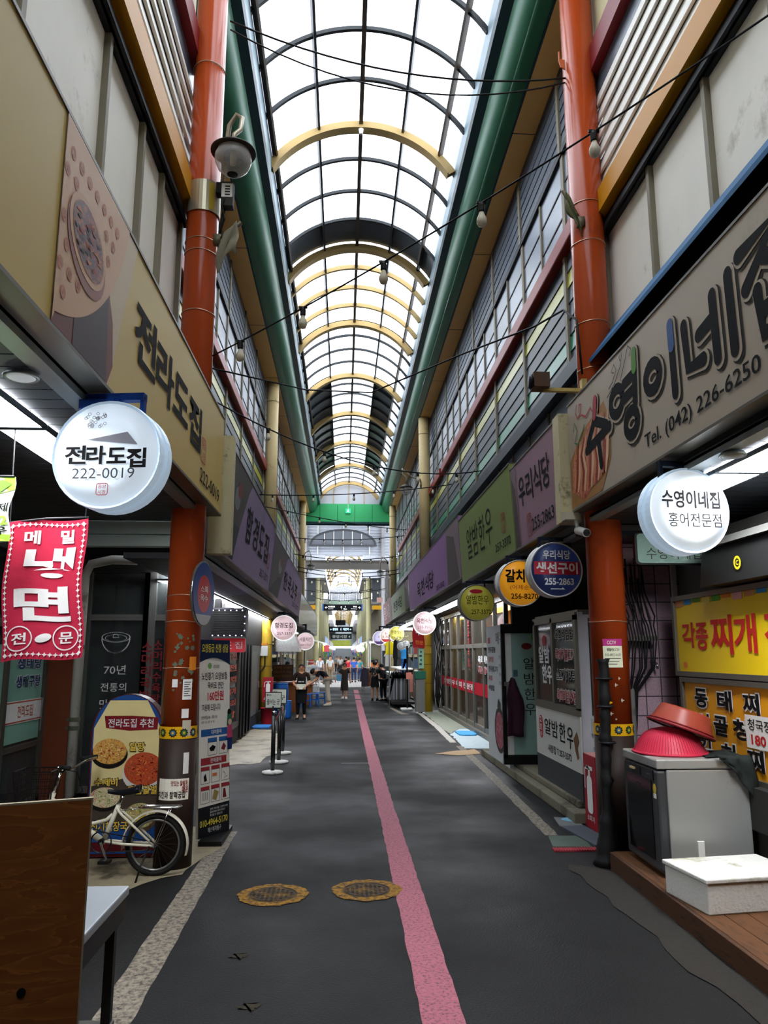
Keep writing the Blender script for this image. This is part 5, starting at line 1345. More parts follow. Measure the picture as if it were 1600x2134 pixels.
# ------------------------------------------------------------------ plywood board and steel table in the near corner
def plywood():
    m = bpy.data.materials.new('weathered_plywood'); m.use_nodes = True
    nt = m.node_tree; N = nt.nodes; L = nt.links; b = N['Principled BSDF']; b.inputs['Roughness'].default_value = .6
    tc = N.new('ShaderNodeTexCoord'); mp = N.new('ShaderNodeMapping'); mp.inputs['Scale'].default_value = (1, 1, 5.5)
    L.new(tc.outputs['Object'], mp.inputs['Vector'])
    n = N.new('ShaderNodeTexNoise'); n.inputs['Scale'].default_value = 1.6; n.inputs['Detail'].default_value = 5; n.inputs['Distortion'].default_value = .6
    L.new(mp.outputs['Vector'], n.inputs['Vector'])
    w = N.new('ShaderNodeMath'); w.operation = 'MULTIPLY'; w.inputs[1].default_value = 9; L.new(n.outputs['Fac'], w.inputs[0])
    f = N.new('ShaderNodeMath'); f.operation = 'FRACT'; L.new(w.outputs[0], f.inputs[0])
    r = N.new('ShaderNodeValToRGB'); r.color_ramp.elements[0].color = lin('#8a4c1c'); r.color_ramp.elements[1].color = lin('#b4672a')
    e = r.color_ramp.elements.new(.85); e.color = lin('#9c5822')
    L.new(f.outputs[0], r.inputs['Fac']); L.new(r.outputs['Color'], b.inputs['Base Color'])
    return m
r = thing('plywood_board', 'brown plywood board standing in the near left corner', 'board', (-1.2, 2.3, 0))
T = FR((-1.62, 2.06, 0), (cos(radians(22)), sin(radians(22)), 0), (0, 0, 1))
b = MB(T); b.box(0, 0, -.018, .95, 1.425, 0); b.build('sheet', plywood(), r)
b = MB(T); b.box(0, 1.425, -.018, .95, 1.43, 0); b.box(.95, 0.0, -.018, .955, 1.43, 0); b.build('pale_edge', M('splintered_edge', '#a99a80', .8, 0, .3, 40), r)
b = MB(T); b.cyl((.80, .93, -.0), (.80, .93, .003), .012, n=12); b.build('bolt', m_black, r)
r = thing('work_table', 'stainless steel table behind the plywood board', 'table', (-1.3, 3.1, 0))
b = MB(); b.box(-1.75, 2.55, .75, -.98, 3.86, .79); b.build('tabletop', M('pale_steel_top', '#969b9e', .35, .25), r, bevel=.008)
b = MB(); b.box(-1.72, 2.58, .66, -.985, 3.83, .75); b.build('apron', M('dark_steel_frame', '#3a3a38', .4, .5), r)
for x, y in ((-1.03, 2.65), (-1.03, 3.78), (-1.7, 2.65), (-1.7, 3.78)):
    b = MB(); b.box(x - .02, y - .02, 0, x + .02, y + .02, .67); b.build('leg', M('dark_steel_frame', '#3a3a38'), r)
b = MB(); b.box(-1.72, 2.62, .22, -1.0, 3.8, .25); b.build('shelf', M('dull_steel', '#77766f', .4, .6), r)

# ------------------------------------------------------------------ manhole covers
m_mring = M('worn_yellow_paint', '#8c641a', .8, 0, .3, 22, .2, stain='#2c2418', stain_amt=.75, stain_scale=24)
m_mlid = M('cast_iron_lid', '#33271a', .7, .1, .25, 14, .3, stain='#7a5a1c', stain_amt=.5, stain_scale=9)
for cx, cy, R, lb in ((-.53, 6.42, .27, 'yellow-ringed manhole cover, the left of the pair'), (.2, 6.5, .275, 'yellow-ringed manhole cover touching the pink line')):
    r = thing('manhole_cover', lb, 'manhole cover', (cx, cy, 0))
    b = MB(T=Matrix.Translation((cx, cy, 0))); vs = []; n = 48; rnd = random.Random(int(cx*100))
    o = [R + rnd.uniform(-.012, .018) for _ in range(n)]
    for i in range(n):
        t = 2*pi*i/n; vs += [(.19*cos(t), .19*sin(t), .0065), (o[i]*cos(t), o[i]*sin(t), .005)]
    b.add(vs, [(2*i, 2*i+1, (2*i+3) % (2*n), (2*i+2) % (2*n)) for i in range(n)]); b.build('painted_ring', m_mring, r)
    b = MB(T=Matrix.Translation((cx, cy, 0))); b.lathe([(.192, 0), (.192, .008), (.18, .008), (.178, .004), (.172, .004), (.17, .008), (0, .009)], 40)
    for k in range(9):
        for j in range(9):
            x, y = (k-4)*.036, (j-4)*.036
            if x*x + y*y < .15**2: b.box(x - .01, y - .01, .008, x + .01, y + .01, .012)
    b.build('lid', m_mlid, r)
for cx, cy, lb in ((-.63, 5.2, 'small faded yellow paint spot before the left manhole cover'), (-.48, 4.5, 'faded yellow paint spot nearest the camera')):
    b = MB(); b.poly([(cx + x, cy + y) for x, y in ragged(circ(26, .05), .022, 5)], .0035); tag(b.build('paint_spot', M('faded_yellow_paint', '#2e2718', .8, 0, .4, 25, stain='#141312', stain_amt=.65, stain_scale=30)), lb, 'paint mark')

# ------------------------------------------------------------------ second shop on the left
r = thing('grille_box', 'black ribbed grille box edged with small violet lights', 'light box', (-2.1, 13.6, 2.1))
b = MB(CF(0, 13.5, 0)); b.box(-2.28, 2.13, -.2, -1.68, 2.62, 0)
for k in range(15): b.box(-2.26, 2.16 + k*.03, 0, -1.74, 2.175 + k*.03, .012)
b.build('housing', m_black, r)
b = MB(CF(0, 13.5, 0)); b.box(-2.28, 2.6, 0, -1.68, 2.63, .02); b.box(-2.28, 2.12, 0, -1.68, 2.14, .02); b.box(-1.7, 2.12, 0, -1.68, 2.63, .02); b.build('rim', M('dull_rim', '#3c3a3e', .4, .5), r)
m_led = LIGHT('violet_led', '#c9b8ff', 12)
for k in range(6):
    b = MB(CF(0, 13.5, 0)); b.disc(-2.26 + k*.1, 2.585, .0085, z=.024, n=8); b.build('led', m_led, r); b = MB(CF(0, 13.5, 0)); b.disc(-2.26 + k*.1, 2.155, .0085, z=.024, n=8); b.build('led', m_led, r)
for k in range(3): b = MB(CF(0, 13.5, 0)); b.disc(-1.715, 2.24 + k*.12, .0085, z=.024, n=8); b.build('led', m_led, r)
b = MB(); b.box(-2.25, 13.55, 2.6, -2.15, 13.7, 2.83); b.build('hanger', m_black, r)
r = thing('small_sign', 'red sign with white letters under the violet-lit grille box', 'sign', (-2.0, 14, 1.9))
b = MB(CF(0, 13.75, 0)); b.prism(rrect(-2.27, 1.87, -1.72, 2.11, .03), .06); b.build('panel', LIGHT('red_lit_panel', '#b3202c', .35), r)
b = MB(CF(0, 13.688, 0)); b.text('라', -2.25, 1.93, -2.13, 2.05, 0, .01); b.text('도', -2.08, 1.93, -1.95, 2.05, 0, .01); b.text('집', -1.9, 1.93, -1.77, 2.05, 0, .01); b.build('lettering', m_whitet, r)
r = thing('shop_window', 'shop window with rows of red writing under the small red sign', 'window', (-2.3, 14, 0))
b = MB(LF(-2.3, 0, 0)); b.box(10.7, .3, -.06, 17.4, .4, .03); b.box(10.7, 1.95, -.06, 17.4, 2.05, .03)
for y in (10.7, 12.3, 14.0, 15.6, 17.3): b.box(y, .3, -.06, y + .08, 2.05, .03)
b.build('frame', m_alu_d, r)
b = MB(LF(-2.3, 0, 0)); b.box(10.7, .4, -.02, 17.3, 1.95, -.01); b.build('pane', m_shopglass, r)
b = MB(LF(-2.305, 0, 0))
for k, st in enumerate(('모듬전', '파전', '빈대떡', '동태찌개', '막걸리', '국밥')): b.text(st, 14.3, 1.72 - k*.24, 17.0, 1.86 - k*.24, .004, .03)
b.build('lettering', M('salmon_vinyl', '#d2573f', .5), r)
b = MB(LF(-2.3, 0, 0)); b.box(10.62, 0, -.3, 22.0, .3, .02); b.box(10.62, 2.05, -.3, 22.0, 2.8, .0); trim(b, m_dark_in)
r = thing('metal_door', 'grey metal door with a dark folded grille before the yellow left column', 'door', (-2.3, 19.3, 0))
b = MB(LF(-2.3, 0, 0)); b.box(19.2, .05, -.06, 21.6, 2.05, 0); b.build('door_leaf', M('grey_door', '#5f625f', .45, .2), r)
b = MB(LF(-2.3, 0, 0)); b.box(19.5, .3, 0, 20.9, 1.9, .015); b.build('inset', M('grey_door_panel', '#73776f', .45, .2), r)
b = MB(LF(-2.3, 0, 0)); b.box(20.9, .95, 0, 21.1, 1.12, .06); b.build('handle', m_steel, r)
b = MB(LF(-2.3, 0, 0))
for k in range(6): b.box(17.45 + k*.28, .05, 0 + .03*(k % 2), 17.62 + k*.28, 2.05, .06 + .03*(k % 2))
b.build('folding_grille', m_black, r)
r = thing('fuse_box', 'pale grey switch box with an orange label on the yellow left column', 'switch box', (-2.25, 22.0, 1.8))
b = MB(); b.box(-2.38, 21.94, 1.78, -2.12, 22.05, 2.06); b.build('case', M('pale_grey_box', '#b9bab5', .5), r, bevel=.01)
b = MB(); b.box(-2.37, 21.95, 2.07, -2.14, 22.05, 2.14); b.build('label', M('orange_label', '#b5762a', .6), r)
b = MB(); b.tube([(-2.2, 21.98, 1.78), (-2.2, 21.98, 1.5), (-2.3, 21.95, 1.36), (-2.42, 21.9, 1.45)], .022, 6); b.build('conduit', m_cable, r)
r = thing('extinguisher_sign', 'red upright sign with a white fire extinguisher picture by the yellow left column', 'sign', (-2.06, 21.5, 0))
T = CF(-2.05, 21.45, 0)
b = MB(T); b.box(-.14, .55, -.1, .14, 1.21, 0); b.box(-.06, 0, -.08, .06, .55, -.02); b.build('panel', M('sign_red', '#9c1f2c', .5), r)
def extinguisher_icon(b, cx, cy, s, z=.004, m=0):
    b.prism(rrect(cx - .11*s, cy - .3*s, cx + .11*s, cy + .18*s, .07*s), .002, m, z=z); b.rect(cx - .04*s, cy + .18*s, cx + .04*s, cy + .28*s, z, m); b.rect(cx - .12*s, cy + .26*s, cx + .14*s, cy + .31*s, z, m); b.stroke([(cx - .02*s, cy + .3*s), (cx - .18*s, cy + .26*s), (cx - .2*s, cy + .0*s)], .035*s, z, m)
b = MB(T); extinguisher_icon(b, .01, .95, .5); b.text('소화기', -.1, .6, .1, .68, .004, .01); b.build('picture', m_whitet, r)
def bucket(name, label, X, Y, r0, r1, h, mat, cat='bucket'):
    r = thing(name, label, cat, (X, Y, 0))
    b = MB(); b.lathe([(0, .004), (r0, .0), (r0 + .002, .01), (r1, h), (r1 + .015, h), (r1 + .015, h - .02), (r1 - .006, h - .004), (r0 - .01, .03), (0, .03)], 24, c=(X, Y, 0)); b.build('body', mat, r, True)
    b = MB(); b.tube([(X + (r1+.012)*cos(t), Y - .02, h - .02 - .12*sin(t)) for t in [pi*i/12 for i in range(13)]], .006, 5); b.build('handle', m_steel, r, True)
    return r
bucket('bucket', 'red plastic bucket at the foot of the yellow left column', -2.03, 21.2, .13, .17, .42, M('red_plastic', '#a3222e', .4))
b = MB(); b.prism(rrect(-2.28, 19.9, -1.85, 20.7, .08), .03); tag(b.build('door_mat', M('blue_mat', '#2f6fb0', .8)), 'blue mat on the ground in front of the grey metal door', 'mat')
# ------------------------------------------------------------------ timber platform, dishwasher and the things on it
m_wood = M('dark_worn_timber', '#5a3a22', .6, 0, .3, 3, .15, stain='#2e1f15', stain_amt=.35, stain_scale=4, stretch=(6, 1, 6))
r = thing('timber_platform', 'low dark timber platform under the dishwasher', 'platform', (2.9, 5, 0))
b = MB()
for k in range(7): b.box(2.37 + k*.165, 3.0, .115, 2.53 + k*.165, 6.98, .15)
b.build('boards', m_wood, r, bevel=.004)
b = MB(); b.box(2.34, 3.0, 0.0, 2.38, 6.98, .145); b.box(2.38, 6.93, 0, 3.5, 6.97, .12); b.build('fascia', M('timber_fascia', '#4b3120', .6, 0, .3, 4, .15, stain='#2a1c13', stain_amt=.35, stain_scale=5, stretch=(1, 1, 8)), r, bevel=.004)
r = thing('dishwasher', 'silver grey dishwasher with a black door standing on the timber platform', 'dishwasher', (2.8, 6.45, .15))
m_dw = M('silver_appliance', '#a3a49f', .35, .4, .06, 2, stain='#6d6a62', stain_amt=.12, stain_scale=2)
m_dwd = M('grey_appliance_front', '#4e5052', .35, .5, .05)
b = MB(); b.box(2.54, 6.14, .17, 3.2, 6.86, .95); b.build('body', m_dw, r, bevel=.012)
b = MB(); b.box(2.46, 6.13, .955, 3.22, 6.87, 1.03); b.build('top', m_dw, r, bevel=.012)
T = RF(2.46, 0, 0)
b = MB(T); b.box(-6.86, .19, -.08, -6.14, .945, 0); b.build('door', m_dwd, r, bevel=.02)
b = MB(T); b.box(-6.77, .26, 0, -6.25, .86, .006); b.build('glass_panel', M('black_glass', '#0b0b0c', .08), r)
b = MB(T); b.box(-6.8, .86, 0, -6.2, .94, .008); b.build('control_panel', M('dark_panel', '#222427', .3), r)
b = MB(T); b.box(-6.62, .868, .008, -6.45, .93, .012, 0)
for k in range(4): b.disc(-6.32 + k*.02, .9, .005, z=.009, m=1)
b.text('명품', -6.55, .79, -6.46, .805, .0075, 0, 2); b.build('display', [m_black, m_alu, m_inkg], r)
b = MB(T); b.box(-6.64, .9, .012, -6.55, .915, .03); b.build('door_catch', M('worn_cream', '#bca77c', .6), r)
b = MB(T); b.prism(circ(14, .028, -6.19, .80, .04), .002, z=.0005); b.build('energy_label', M('energy_yellow', '#d1b340', .5), r)
b = MB(T); b.box(-6.215, .73, .0005, -6.165, .765, .003); b.build('barcode_label', m_paper, r)
b = MB(); b.box(2.75, 6.125, .3, 2.80, 6.14, .42); b.build('side_label', m_paper, r)
for x, y in ((2.55, 6.2), (3.15, 6.2), (2.55, 6.8), (3.15, 6.8)):
    b = MB(); b.cyl((x, y, .15), (x, y, .175), .02, n=10); b.build('foot', m_black, r)
# colander and basin
m_col = M('crimson_plastic', '#b8283f', .45, 0, .06, 3)
r = thing('colander', 'crimson plastic colander turned upside down on the dishwasher', 'colander', (2.74, 6.52, 1.03))
b = MB(); prof = [(.29, 0), (.30, .006), (.288, .02), (.27, .05), (.245, .10), (.2, .155), (.14, .19), (.08, .205), (0, .21)]
b.lathe(prof, 48, c=(2.74, 6.52, 1.032)); b.build('bowl', m_col, r, True)
b = MB()
for i in range(72):
    a = 2*pi*i/72; b.tube([(2.74 + (q+.002)*cos(a), 6.52 + (q+.002)*sin(a), 1.032 + z) for q, z in prof[2:7]], .0022, 4)
b.build('ribs', M('crimson_shadow_plastic', '#8e1d33', .5), r)
b = MB(); b.tube([(2.74 + .296*cos(t), 6.52 + .296*sin(t), 1.042) for t in [2*pi*i/40 for i in range(40)]], .011, 6, closed=True); b.build('rim', m_col, r, True)
r = thing('basin', 'red brown plastic basin upside down, tilted on the crimson colander', 'basin', (2.84, 6.52, 1.3))
T = Matrix.Translation((2.845, 6.52, 1.225)) @ Matrix.Rotation(radians(20), 4, 'Y')
b = MB(T); b.lathe([(.27, .0), (.262, .004), (.25, .03), (.205, .145), (.195, .16), (.0, .165)], 40); b.build('bowl', M('red_brown_plastic', '#8c3a2a', .35, 0, .05), r, True)
b = MB(T); b.tube([(.272*cos(t), .272*sin(t), .0) for t in [2*pi*i/40 for i in range(40)]], .012, 6, closed=True); b.tube([(.256*cos(t), .256*sin(t), .022) for t in [2*pi*i/40 for i in range(40)]], .007, 6, closed=True); b.build('rim', M('dark_red_plastic', '#7a2227', .4), r, True)
# dark cloth
def drape():
    b = MB(); nx, ny = 16, 18; vs = []; rnd = random.Random(11)
    for j in range(ny+1):
        for i in range(nx+1):
            u = i/nx; v = j/ny
            y = 6.16 + .42*u - .06*v*(u-.5); L = v*.8
            if L < .34: x = 2.88 + L; z = 1.036 + .02*(1+sin(u*14 + v*6))*.8*max(.15, v)
            elif L < .40: x = 3.22 + (L-.34)*.6; z = 1.045 - (L-.34)*.5 + .01*sin(u*14)
            else: x = 3.232 + .012*(1+sin(u*15 + v*4)); z = 1.01 - (L-.40)
            vs.append((x + .02*sin(u*9), y + .03*sin(v*7 + u*3), z))
    b.add(vs, [(j*(nx+1)+i, j*(nx+1)+i+1, (j+1)*(nx+1)+i+1, (j+1)*(nx+1)+i) for j in range(ny) for i in range(nx)])
    o = len(b.v); vs = []
    for j in range(13):
        for i in range(13):
            u, v = i/12, j/12; d = v*(.04 + .40*u**1.4); vs.append((2.93 + .30*u + .05*v + .01*sin(v*9 + u*4), 6.115 - .018*(1 + sin(u*16 + v*3)) + (.03 if j == 0 else 0), 1.055 - d))
    b.add(vs, [(j*13+i, j*13+i+1, (j+1)*13+i+1, (j+1)*13+i) for j in range(12) for i in range(12)])
    return b
b = drape(); o = b.build('cloth', M('dark_green_cloth', '#1f2623', .8, 0, .2, 6, .15), smooth=True); tag(o, 'dark cloth draped over the back edge of the dishwasher', 'cloth')
sm = o.modifiers.new('thick', 'SOLIDIFY'); sm.thickness = .006
# foam box
r = thing('foam_box', 'stained white foam box on the edge of the timber platform', 'box', (2.7, 5.55, .15))
m_foam = M('white_foam', '#d3d1c9', .85, 0, .05, 8, .2, stain='#9a9676', stain_amt=.28, stain_scale=4)
T = Matrix.Translation((2.42, 5.30, .15)) @ Matrix.Rotation(radians(8), 4, 'Z')
b = MB(T); b.box(.0, .0, .0, .75, .52, .19); b.build('body', m_foam, r, bevel=.01)
b = MB(T); b.box(-.012, -.012, .195, .762, .532, .225); b.box(.01, .01, .185, .74, .51, .2); b.build('lid', m_foam, r, bevel=.01)

# ------------------------------------------------------------------ yellow signboards and tiled wall behind
m_ysign = M('yellow_sign_plastic', '#e0bd14', .35, 0, .05, 2)
m_asign = M('amber_sign_plastic', '#d8941a', .35, 0, .05, 2)
def boardbox(label, y0, y1, z0, z1, face):
    r = thing('signboard', label, 'signboard', (3.3, y1, z0))
    T = RF(3.3, 0, 0)
    b = MB(T); b.box(-y1, z0, -.14, -y0, z1, -.01); b.build('face', face, r)
    b = MB(T); e = .045
    b.box(-y1 - e, z0 - e, -.15, -y0, z0, .02); b.box(-y1 - e, z1, -.15, -y0, z1 + e, .02); b.box(-y1 - e, z0, -.15, -y1, z1, .02); b.build('frame', m_alu_d, r)
    return r, T
r, T = boardbox('bright yellow signboard with red writing, upper of the two by the dishwasher', 3.4, 7.5, 1.68, 2.36, m_ysign)
b = MB(T)
for ch, x0, x1, z0, z1 in (('각', -7.38, -7.1, 1.9, 2.14), ('종', -7.09, -6.85, 1.88, 2.13), ('찌', -6.8, -6.4, 1.84, 2.18), ('개', -6.38, -6.02, 1.85, 2.17), ('전', -5.9, -5.5, 1.84, 2.18), ('문', -5.4, -5.0, 1.84, 2.18)): b.text(ch, x0, z0, x1, z1, .0, .025)
b.build('lettering', M('sign_red_ink', '#b5251f', .5), r)
b = MB(T); cols = ['#c98a5a', '#3c8ac0', '#5da03a', '#d9cf6a', '#4a9a3a', '#d77a3a', '#d9a0a0']
for k in range(12): b.rect(-7.5 + k*.19, 2.30 + .012*(k % 3), -7.5 + k*.19 + .16, 2.36, -.004, k % 7)
b.disc(-7.36, 1.74, .04, .03, -.004, m=5)
b.build('torn_stickers', [M('sticker_c%d' % i, c, .6) for i, c in enumerate(cols)], r)
r, T = boardbox('amber signboard with black white-edged writing, lower of the two by the dishwasher', 3.4, 7.42, .86, 1.58, m_asign)
b = MB(T)
for row, (z0, z1, chs) in enumerate(((1.36, 1.53, '동태찌개'), (1.14, 1.31, '시골청국장'), (.92, 1.09, '김치찌개'))):
    n = len(chs); w = 1.75 / n if n == 4 else .34
    for i, ch in enumerate(chs):
        x0 = -7.2 + i*w; b.text(ch, x0 - .012, z0 - .012, x0 + .27, z1 + .012, 0, .07, 0); b.text(ch, x0, z0, x0 + .258, z1, .003, .03, 1)
b.build('lettering', [m_whitet, m_ink], r)
b = MB(T); b.rect(-6.3, 1.1, -5.6, 1.36, .006, 0); b.text('청국장', -6.26, 1.24, -5.9, 1.33, .009, .01, 1); b.text('180', -6.22, 1.13, -6.0, 1.21, .009, .03, 2); b.build('price_paper', [m_paper, m_ink, M('sign_red_ink', '#b5251f')], r)
b = MB(); b.box(3.47, 3.0, 0, 4.58, 7.75, 3.0); trim(b, M('shop_wall_dark', '#3d3a35', .7))
b = MB(); b.box(3.2, 3.2, .5, 3.46, 7.4, .82); b.box(3.25, 3.2, 0.0, 3.46, 7.4, .5); trim(b, m_dark_in)
b = MB(); b.box(3.25, 6.3, .32, 3.3, 6.9, .55); b.text('찌개 백반', -6.85, .36, -6.35, .46, .001, .02, 1, T=RF(3.25, 0, 0)); tag(b.build('menu_board', [M('tan_board', '#b08a5a', .6), m_ink]), 'tan menu board low behind the dishwasher', 'menu board')
r = thing('hood_box', 'black box with a grey lid above the yellow signboards', 'box', (3.35, 6, 2.42))
b = MB(); b.prism([(3.12, 2.42), (4.2, 2.42), (4.2, 2.78), (3.16, 2.74)], 2.6, T=FR((0, 6.55, 0), (1, 0, 0), (0, 0, 1))); b.build('body', M('black_panel', '#1c1c1b', .4), r)
b = MB(); b.prism([(3.1, 2.74), (4.2, 2.80), (4.2, 2.86), (3.15, 2.81)], 2.62, T=FR((0, 6.56, 0), (1, 0, 0), (0, 0, 1))); b.build('lid', M('grey_lid', '#5d5c57', .4, .3), r)
b = MB(CF(0, 3.925, 0)); b.build('blank', m_black) if False else None
b = MB(RF(3.12, 0, 0)); b.ring(-5.88, 2.56, .035, .055, .003, 24); b.disc(-5.88, 2.56, .035, z=.002, m=1); b.text('C', -5.9, 2.54, -5.86, 2.58, .004, .03); b.build('round_sticker', [M('sticker_yellow', '#d9b81e', .5), m_ink], r)
# tiles
def tiles():
    m = bpy.data.materials.new('mauve_rough_tiles'); m.use_nodes = True
    nt = m.node_tree; N = nt.nodes; L = nt.links; b = N['Principled BSDF']; b.inputs['Roughness'].default_value = .6
    tc = N.new('ShaderNodeTexCoord'); mp = N.new('ShaderNodeMapping'); mp.inputs['Rotation'].default_value = (radians(90), 0, 0); L.new(tc.outputs['Object'], mp.inputs['Vector'])
    br = N.new('ShaderNodeTexBrick'); br.inputs['Scale'].default_value = 1.0; br.offset = 0
    br.inputs['Brick Width'].default_value = .17; br.inputs['Row Height'].default_value = .2; br.inputs['Mortar Size'].default_value = .006
    br.inputs['Color1'].default_value = lin('#b8909c'); br.inputs['Color2'].default_value = lin('#a8828e'); br.inputs['Mortar'].default_value = lin('#3e3036')
    L.new(mp.outputs['Vector'], br.inputs['Vector'])
    n = N.new('ShaderNodeTexNoise'); n.inputs['Scale'].default_value = 60; L.new(tc.outputs['Object'], n.inputs['Vector'])
    mx = N.new('ShaderNodeMix'); mx.data_type = 'RGBA'; mx.blend_type = 'OVERLAY'; mx.inputs[0].default_value = .6
    L.new(br.outputs['Color'], mx.inputs[6]); L.new(n.outputs['Color'], mx.inputs[7])
    hs = N.new('ShaderNodeHueSaturation'); hs.inputs['Saturation'].default_value = .8; L.new(mx.outputs[2], hs.inputs['Color']); L.new(hs.outputs[0], b.inputs['Base Color'])
    bp = N.new('ShaderNodeBump'); bp.inputs['Strength'].default_value = .4; L.new(n.outputs['Fac'], bp.inputs['Height']); L.new(bp.outputs['Normal'], b.inputs['Normal'])
    return m
b = MB(); b.box(2.95, 8.2, 0, 4.58, 8.4, 3.04); trim(b, tiles())
r = thing('old_sign', 'weathered pale green sign with rounded corners behind the lit round sign', 'sign', (3.07, 6.9, 2.65))
b = MB(CF(0, 6.9, 0)); b.prism(rrect(2.70, 2.66, 3.42, 2.96, .04), .05, z=-.06); b.build('box', m_black, r)
b = MB(CF(0, 6.9, 0)); b.prism(rrect(2.72, 2.675, 3.40, 2.95, .035), .01, z=-.012); b.build('face', M('weathered_green', '#7f9a8c', .6, 0, .1, 5, stain='#9db5a6', stain_amt=.3, stain_scale=12), r)
b = MB(CF(0, 6.9, 0)); b.text('수영이네집', 2.8, 2.71, 3.32, 2.82, .002, -.002); b.build('lettering', m_inkg, r)
b = MB(); b.box(2.95, 6.92, 2.95, 2.98, 6.95, 3.13); b.box(3.2, 6.92, 2.95, 3.23, 6.95, 3.13); b.build('hanger', m_black, r)
# cables and hooks on the tiled wall
r = thing('cable_bundle', 'bundle of black cables hung over a small rack on the mauve tiled wall', 'cables', (3.1, 8.1, 2.0))
b = MB(); b.box(2.93, 7.95, 1.98, 3.3, 8.2, 2.0); b.box(2.93, 7.94, 1.98, 3.3, 7.96, 2.03); b.build('rack', m_alu_d, r)
rnd = random.Random(9)
for k in range(11):
    x = 2.95 + k*.031; b = MB()
    b.tube([(x + rnd.uniform(-.02, .02), 8.15, 2.9 - rnd.uniform(0, .3)), (x - .02, 8.1, 2.5), (x + rnd.uniform(-.03, .05), 8.02, 2.24), (x, 7.96, 2.14), (x + .01, 7.93, 2.0), (x + rnd.uniform(-.02, .02), 7.97, 1.7), (3.0 + .01*k, 8.1, 1.45), (3.02 + .006*k, 8.12, 1.1), (3.02, 8.14, .6)], .009, 5); b.build('cable', m_cable, r, True)
b = MB(); b.tube([(2.98 + .1*cos(t) , 8.0, 2.3 + .07*sin(t*1.5)) for t in [i*.5 for i in range(14)]], .006, 5); b.build('cable', m_cable, r, True)
r = thing('grey_conduit', 'grey plastic conduit running down the mauve tiled wall', 'pipe', (3.02, 8.1, 0))
b = MB(); b.cyl((3.04, 8.1, 0), (3.04, 8.1, 1.5), .028, n=12); b.build('pipe', M('grey_plastic_pipe', '#75736f', .5), r); b = MB(); b.cyl((3.04, 8.1, 1.22), (3.04, 8.1, 1.3), .031, n=12); b.build('tape_band', m_alu, r)
r = thing('white_conduit', 'white cable duct high on the mauve tiled wall', 'pipe', (3.6, 8.15, 2.3)); b = MB(); b.box(3.58, 8.16, 2.3, 3.63, 8.2, 3.0); b.build('duct', m_white, r)
r = thing('tap', 'small brass tap on the mauve tiled wall', 'tap', (3.3, 8.1, 1.75))
b = MB(); b.tube([(3.3, 8.2, 1.76), (3.3, 8.1, 1.76), (3.31, 8.06, 1.74), (3.31, 8.05, 1.69)], .014, 7); b.build('spout', m_steel, r, True); b = MB(); b.box(3.28, 8.1, 1.79, 3.34, 8.12, 1.81); b.build('handle', m_steel, r)

# black taped post of cables beside the column, red extinguisher box
r = thing('cable_post', 'black taped bundle of cables standing against the right orange column', 'post', (2.38, 7.12, 0))
b = MB(); rnd = random.Random(4); P = []; RR = []
for i in range(46):
    z = i*.04; P.append((2.37 + .03*z + .006*rnd.uniform(-1, 1), 7.13 + .005*rnd.uniform(-1, 1), z)); RR.append((.12 - .15*z if z < .45 else .05) + .004*rnd.uniform(-1, 1) + (.014 if i % 9 == 0 else 0))
b.tube(P, RR, 12); b.build('bundle', M('black_tape', '#151515', .6, 0, .2, 20, .2), r, True)
for z, nm in ((1.37, 'tie'), (1.62, 'tie'), (1.05, 'tie')): b = MB(); b.tube([(2.42 + .07*cos(t), 7.13 + .07*sin(t), z) for t in [2*pi*i/16 for i in range(16)]], .01, 5, closed=True); b.build(nm, m_cable, r)
r = thing('extinguisher_box', 'red upright box with a white fire extinguisher picture beside the kiosk', 'fire extinguisher box', (2.77, 8.7, 0))
b = MB(); b.box(2.69, 8.32, 0.0, 2.90, 8.72, .76); b.build('case', M('dark_brown_case', '#2e1d16', .5), r, bevel=.006)
b = MB(); b.box(2.675, 8.32, 0.0, 2.69, 8.72, .76); b.build('red_front', M('sign_red', '#9c1f2c'), r)
b = MB(RF(2.675, 0, 0)); extinguisher_icon(b, -8.52, .40, .8, .004); b.text('소화기', -8.64, .08, -8.4, .14, .004, .01); b.build('picture', m_whitet, r)
b = MB(); b.box(2.68, 8.325, .76, 2.895, 8.715, .765); b.build('top_layer', M('pale_pink_top', '#c98a84', .8), r)  # thin top layer, paler and pinker than the red front
# mats
for pts, z, mat, lb, nm in (([(2.05, 7.78), (2.42, 7.74), (2.47, 8.2), (2.12, 8.22)], .008, M('green_grey_mat', '#4d5a50', .85, 0, .2, 12), 'flat green grey mat on the road by the right orange column', 'rubber_mat'),
                        ([(2.46, 7.75), (2.7, 7.8), (2.62, 8.62), (2.36, 8.6)], .02, M('slate_mat', '#4a5057', .7, 0, .15, 8), 'slate coloured board on the ground behind the red extinguisher box', 'floor_board'),
                        ([(2.36, 8.64), (2.62, 8.66), (2.66, 9.0), (2.42, 9.1)], .012, M('grey_mat', '#6b6f6d', .8), 'grey mat near the stone step', 'rubber_mat')):
    b = MB(); b.prism(pts, z); tag(b.build(nm, mat), lb, 'mat')
r = thing('red_mat', 'red ribbed rubber strip lying at the foot of the right orange column', 'mat', (2.25, 7.65, 0))
b = MB(); b.box(2.02, 7.6, 0, 2.48, 7.7, .012); b.build('strip', M('red_rubber', '#8e2a33', .7), r)
b = MB()
for k in range(18): b.cyl((2.035 + k*.025, 7.595, .013), (2.035 + k*.025, 7.705, .013), .007, n=6)
b.build('ribs', M('red_rubber', '#8e2a33'), r)
b = MB(); b.prism(ragged(circ(14, .16, 2.62, 8.95, .12), .01, 3), .015); tag(b.build('rubber_mat', M('sky_blue_mat', '#6fa6c4', .7)), 'light blue mat half under the red extinguisher box', 'mat')

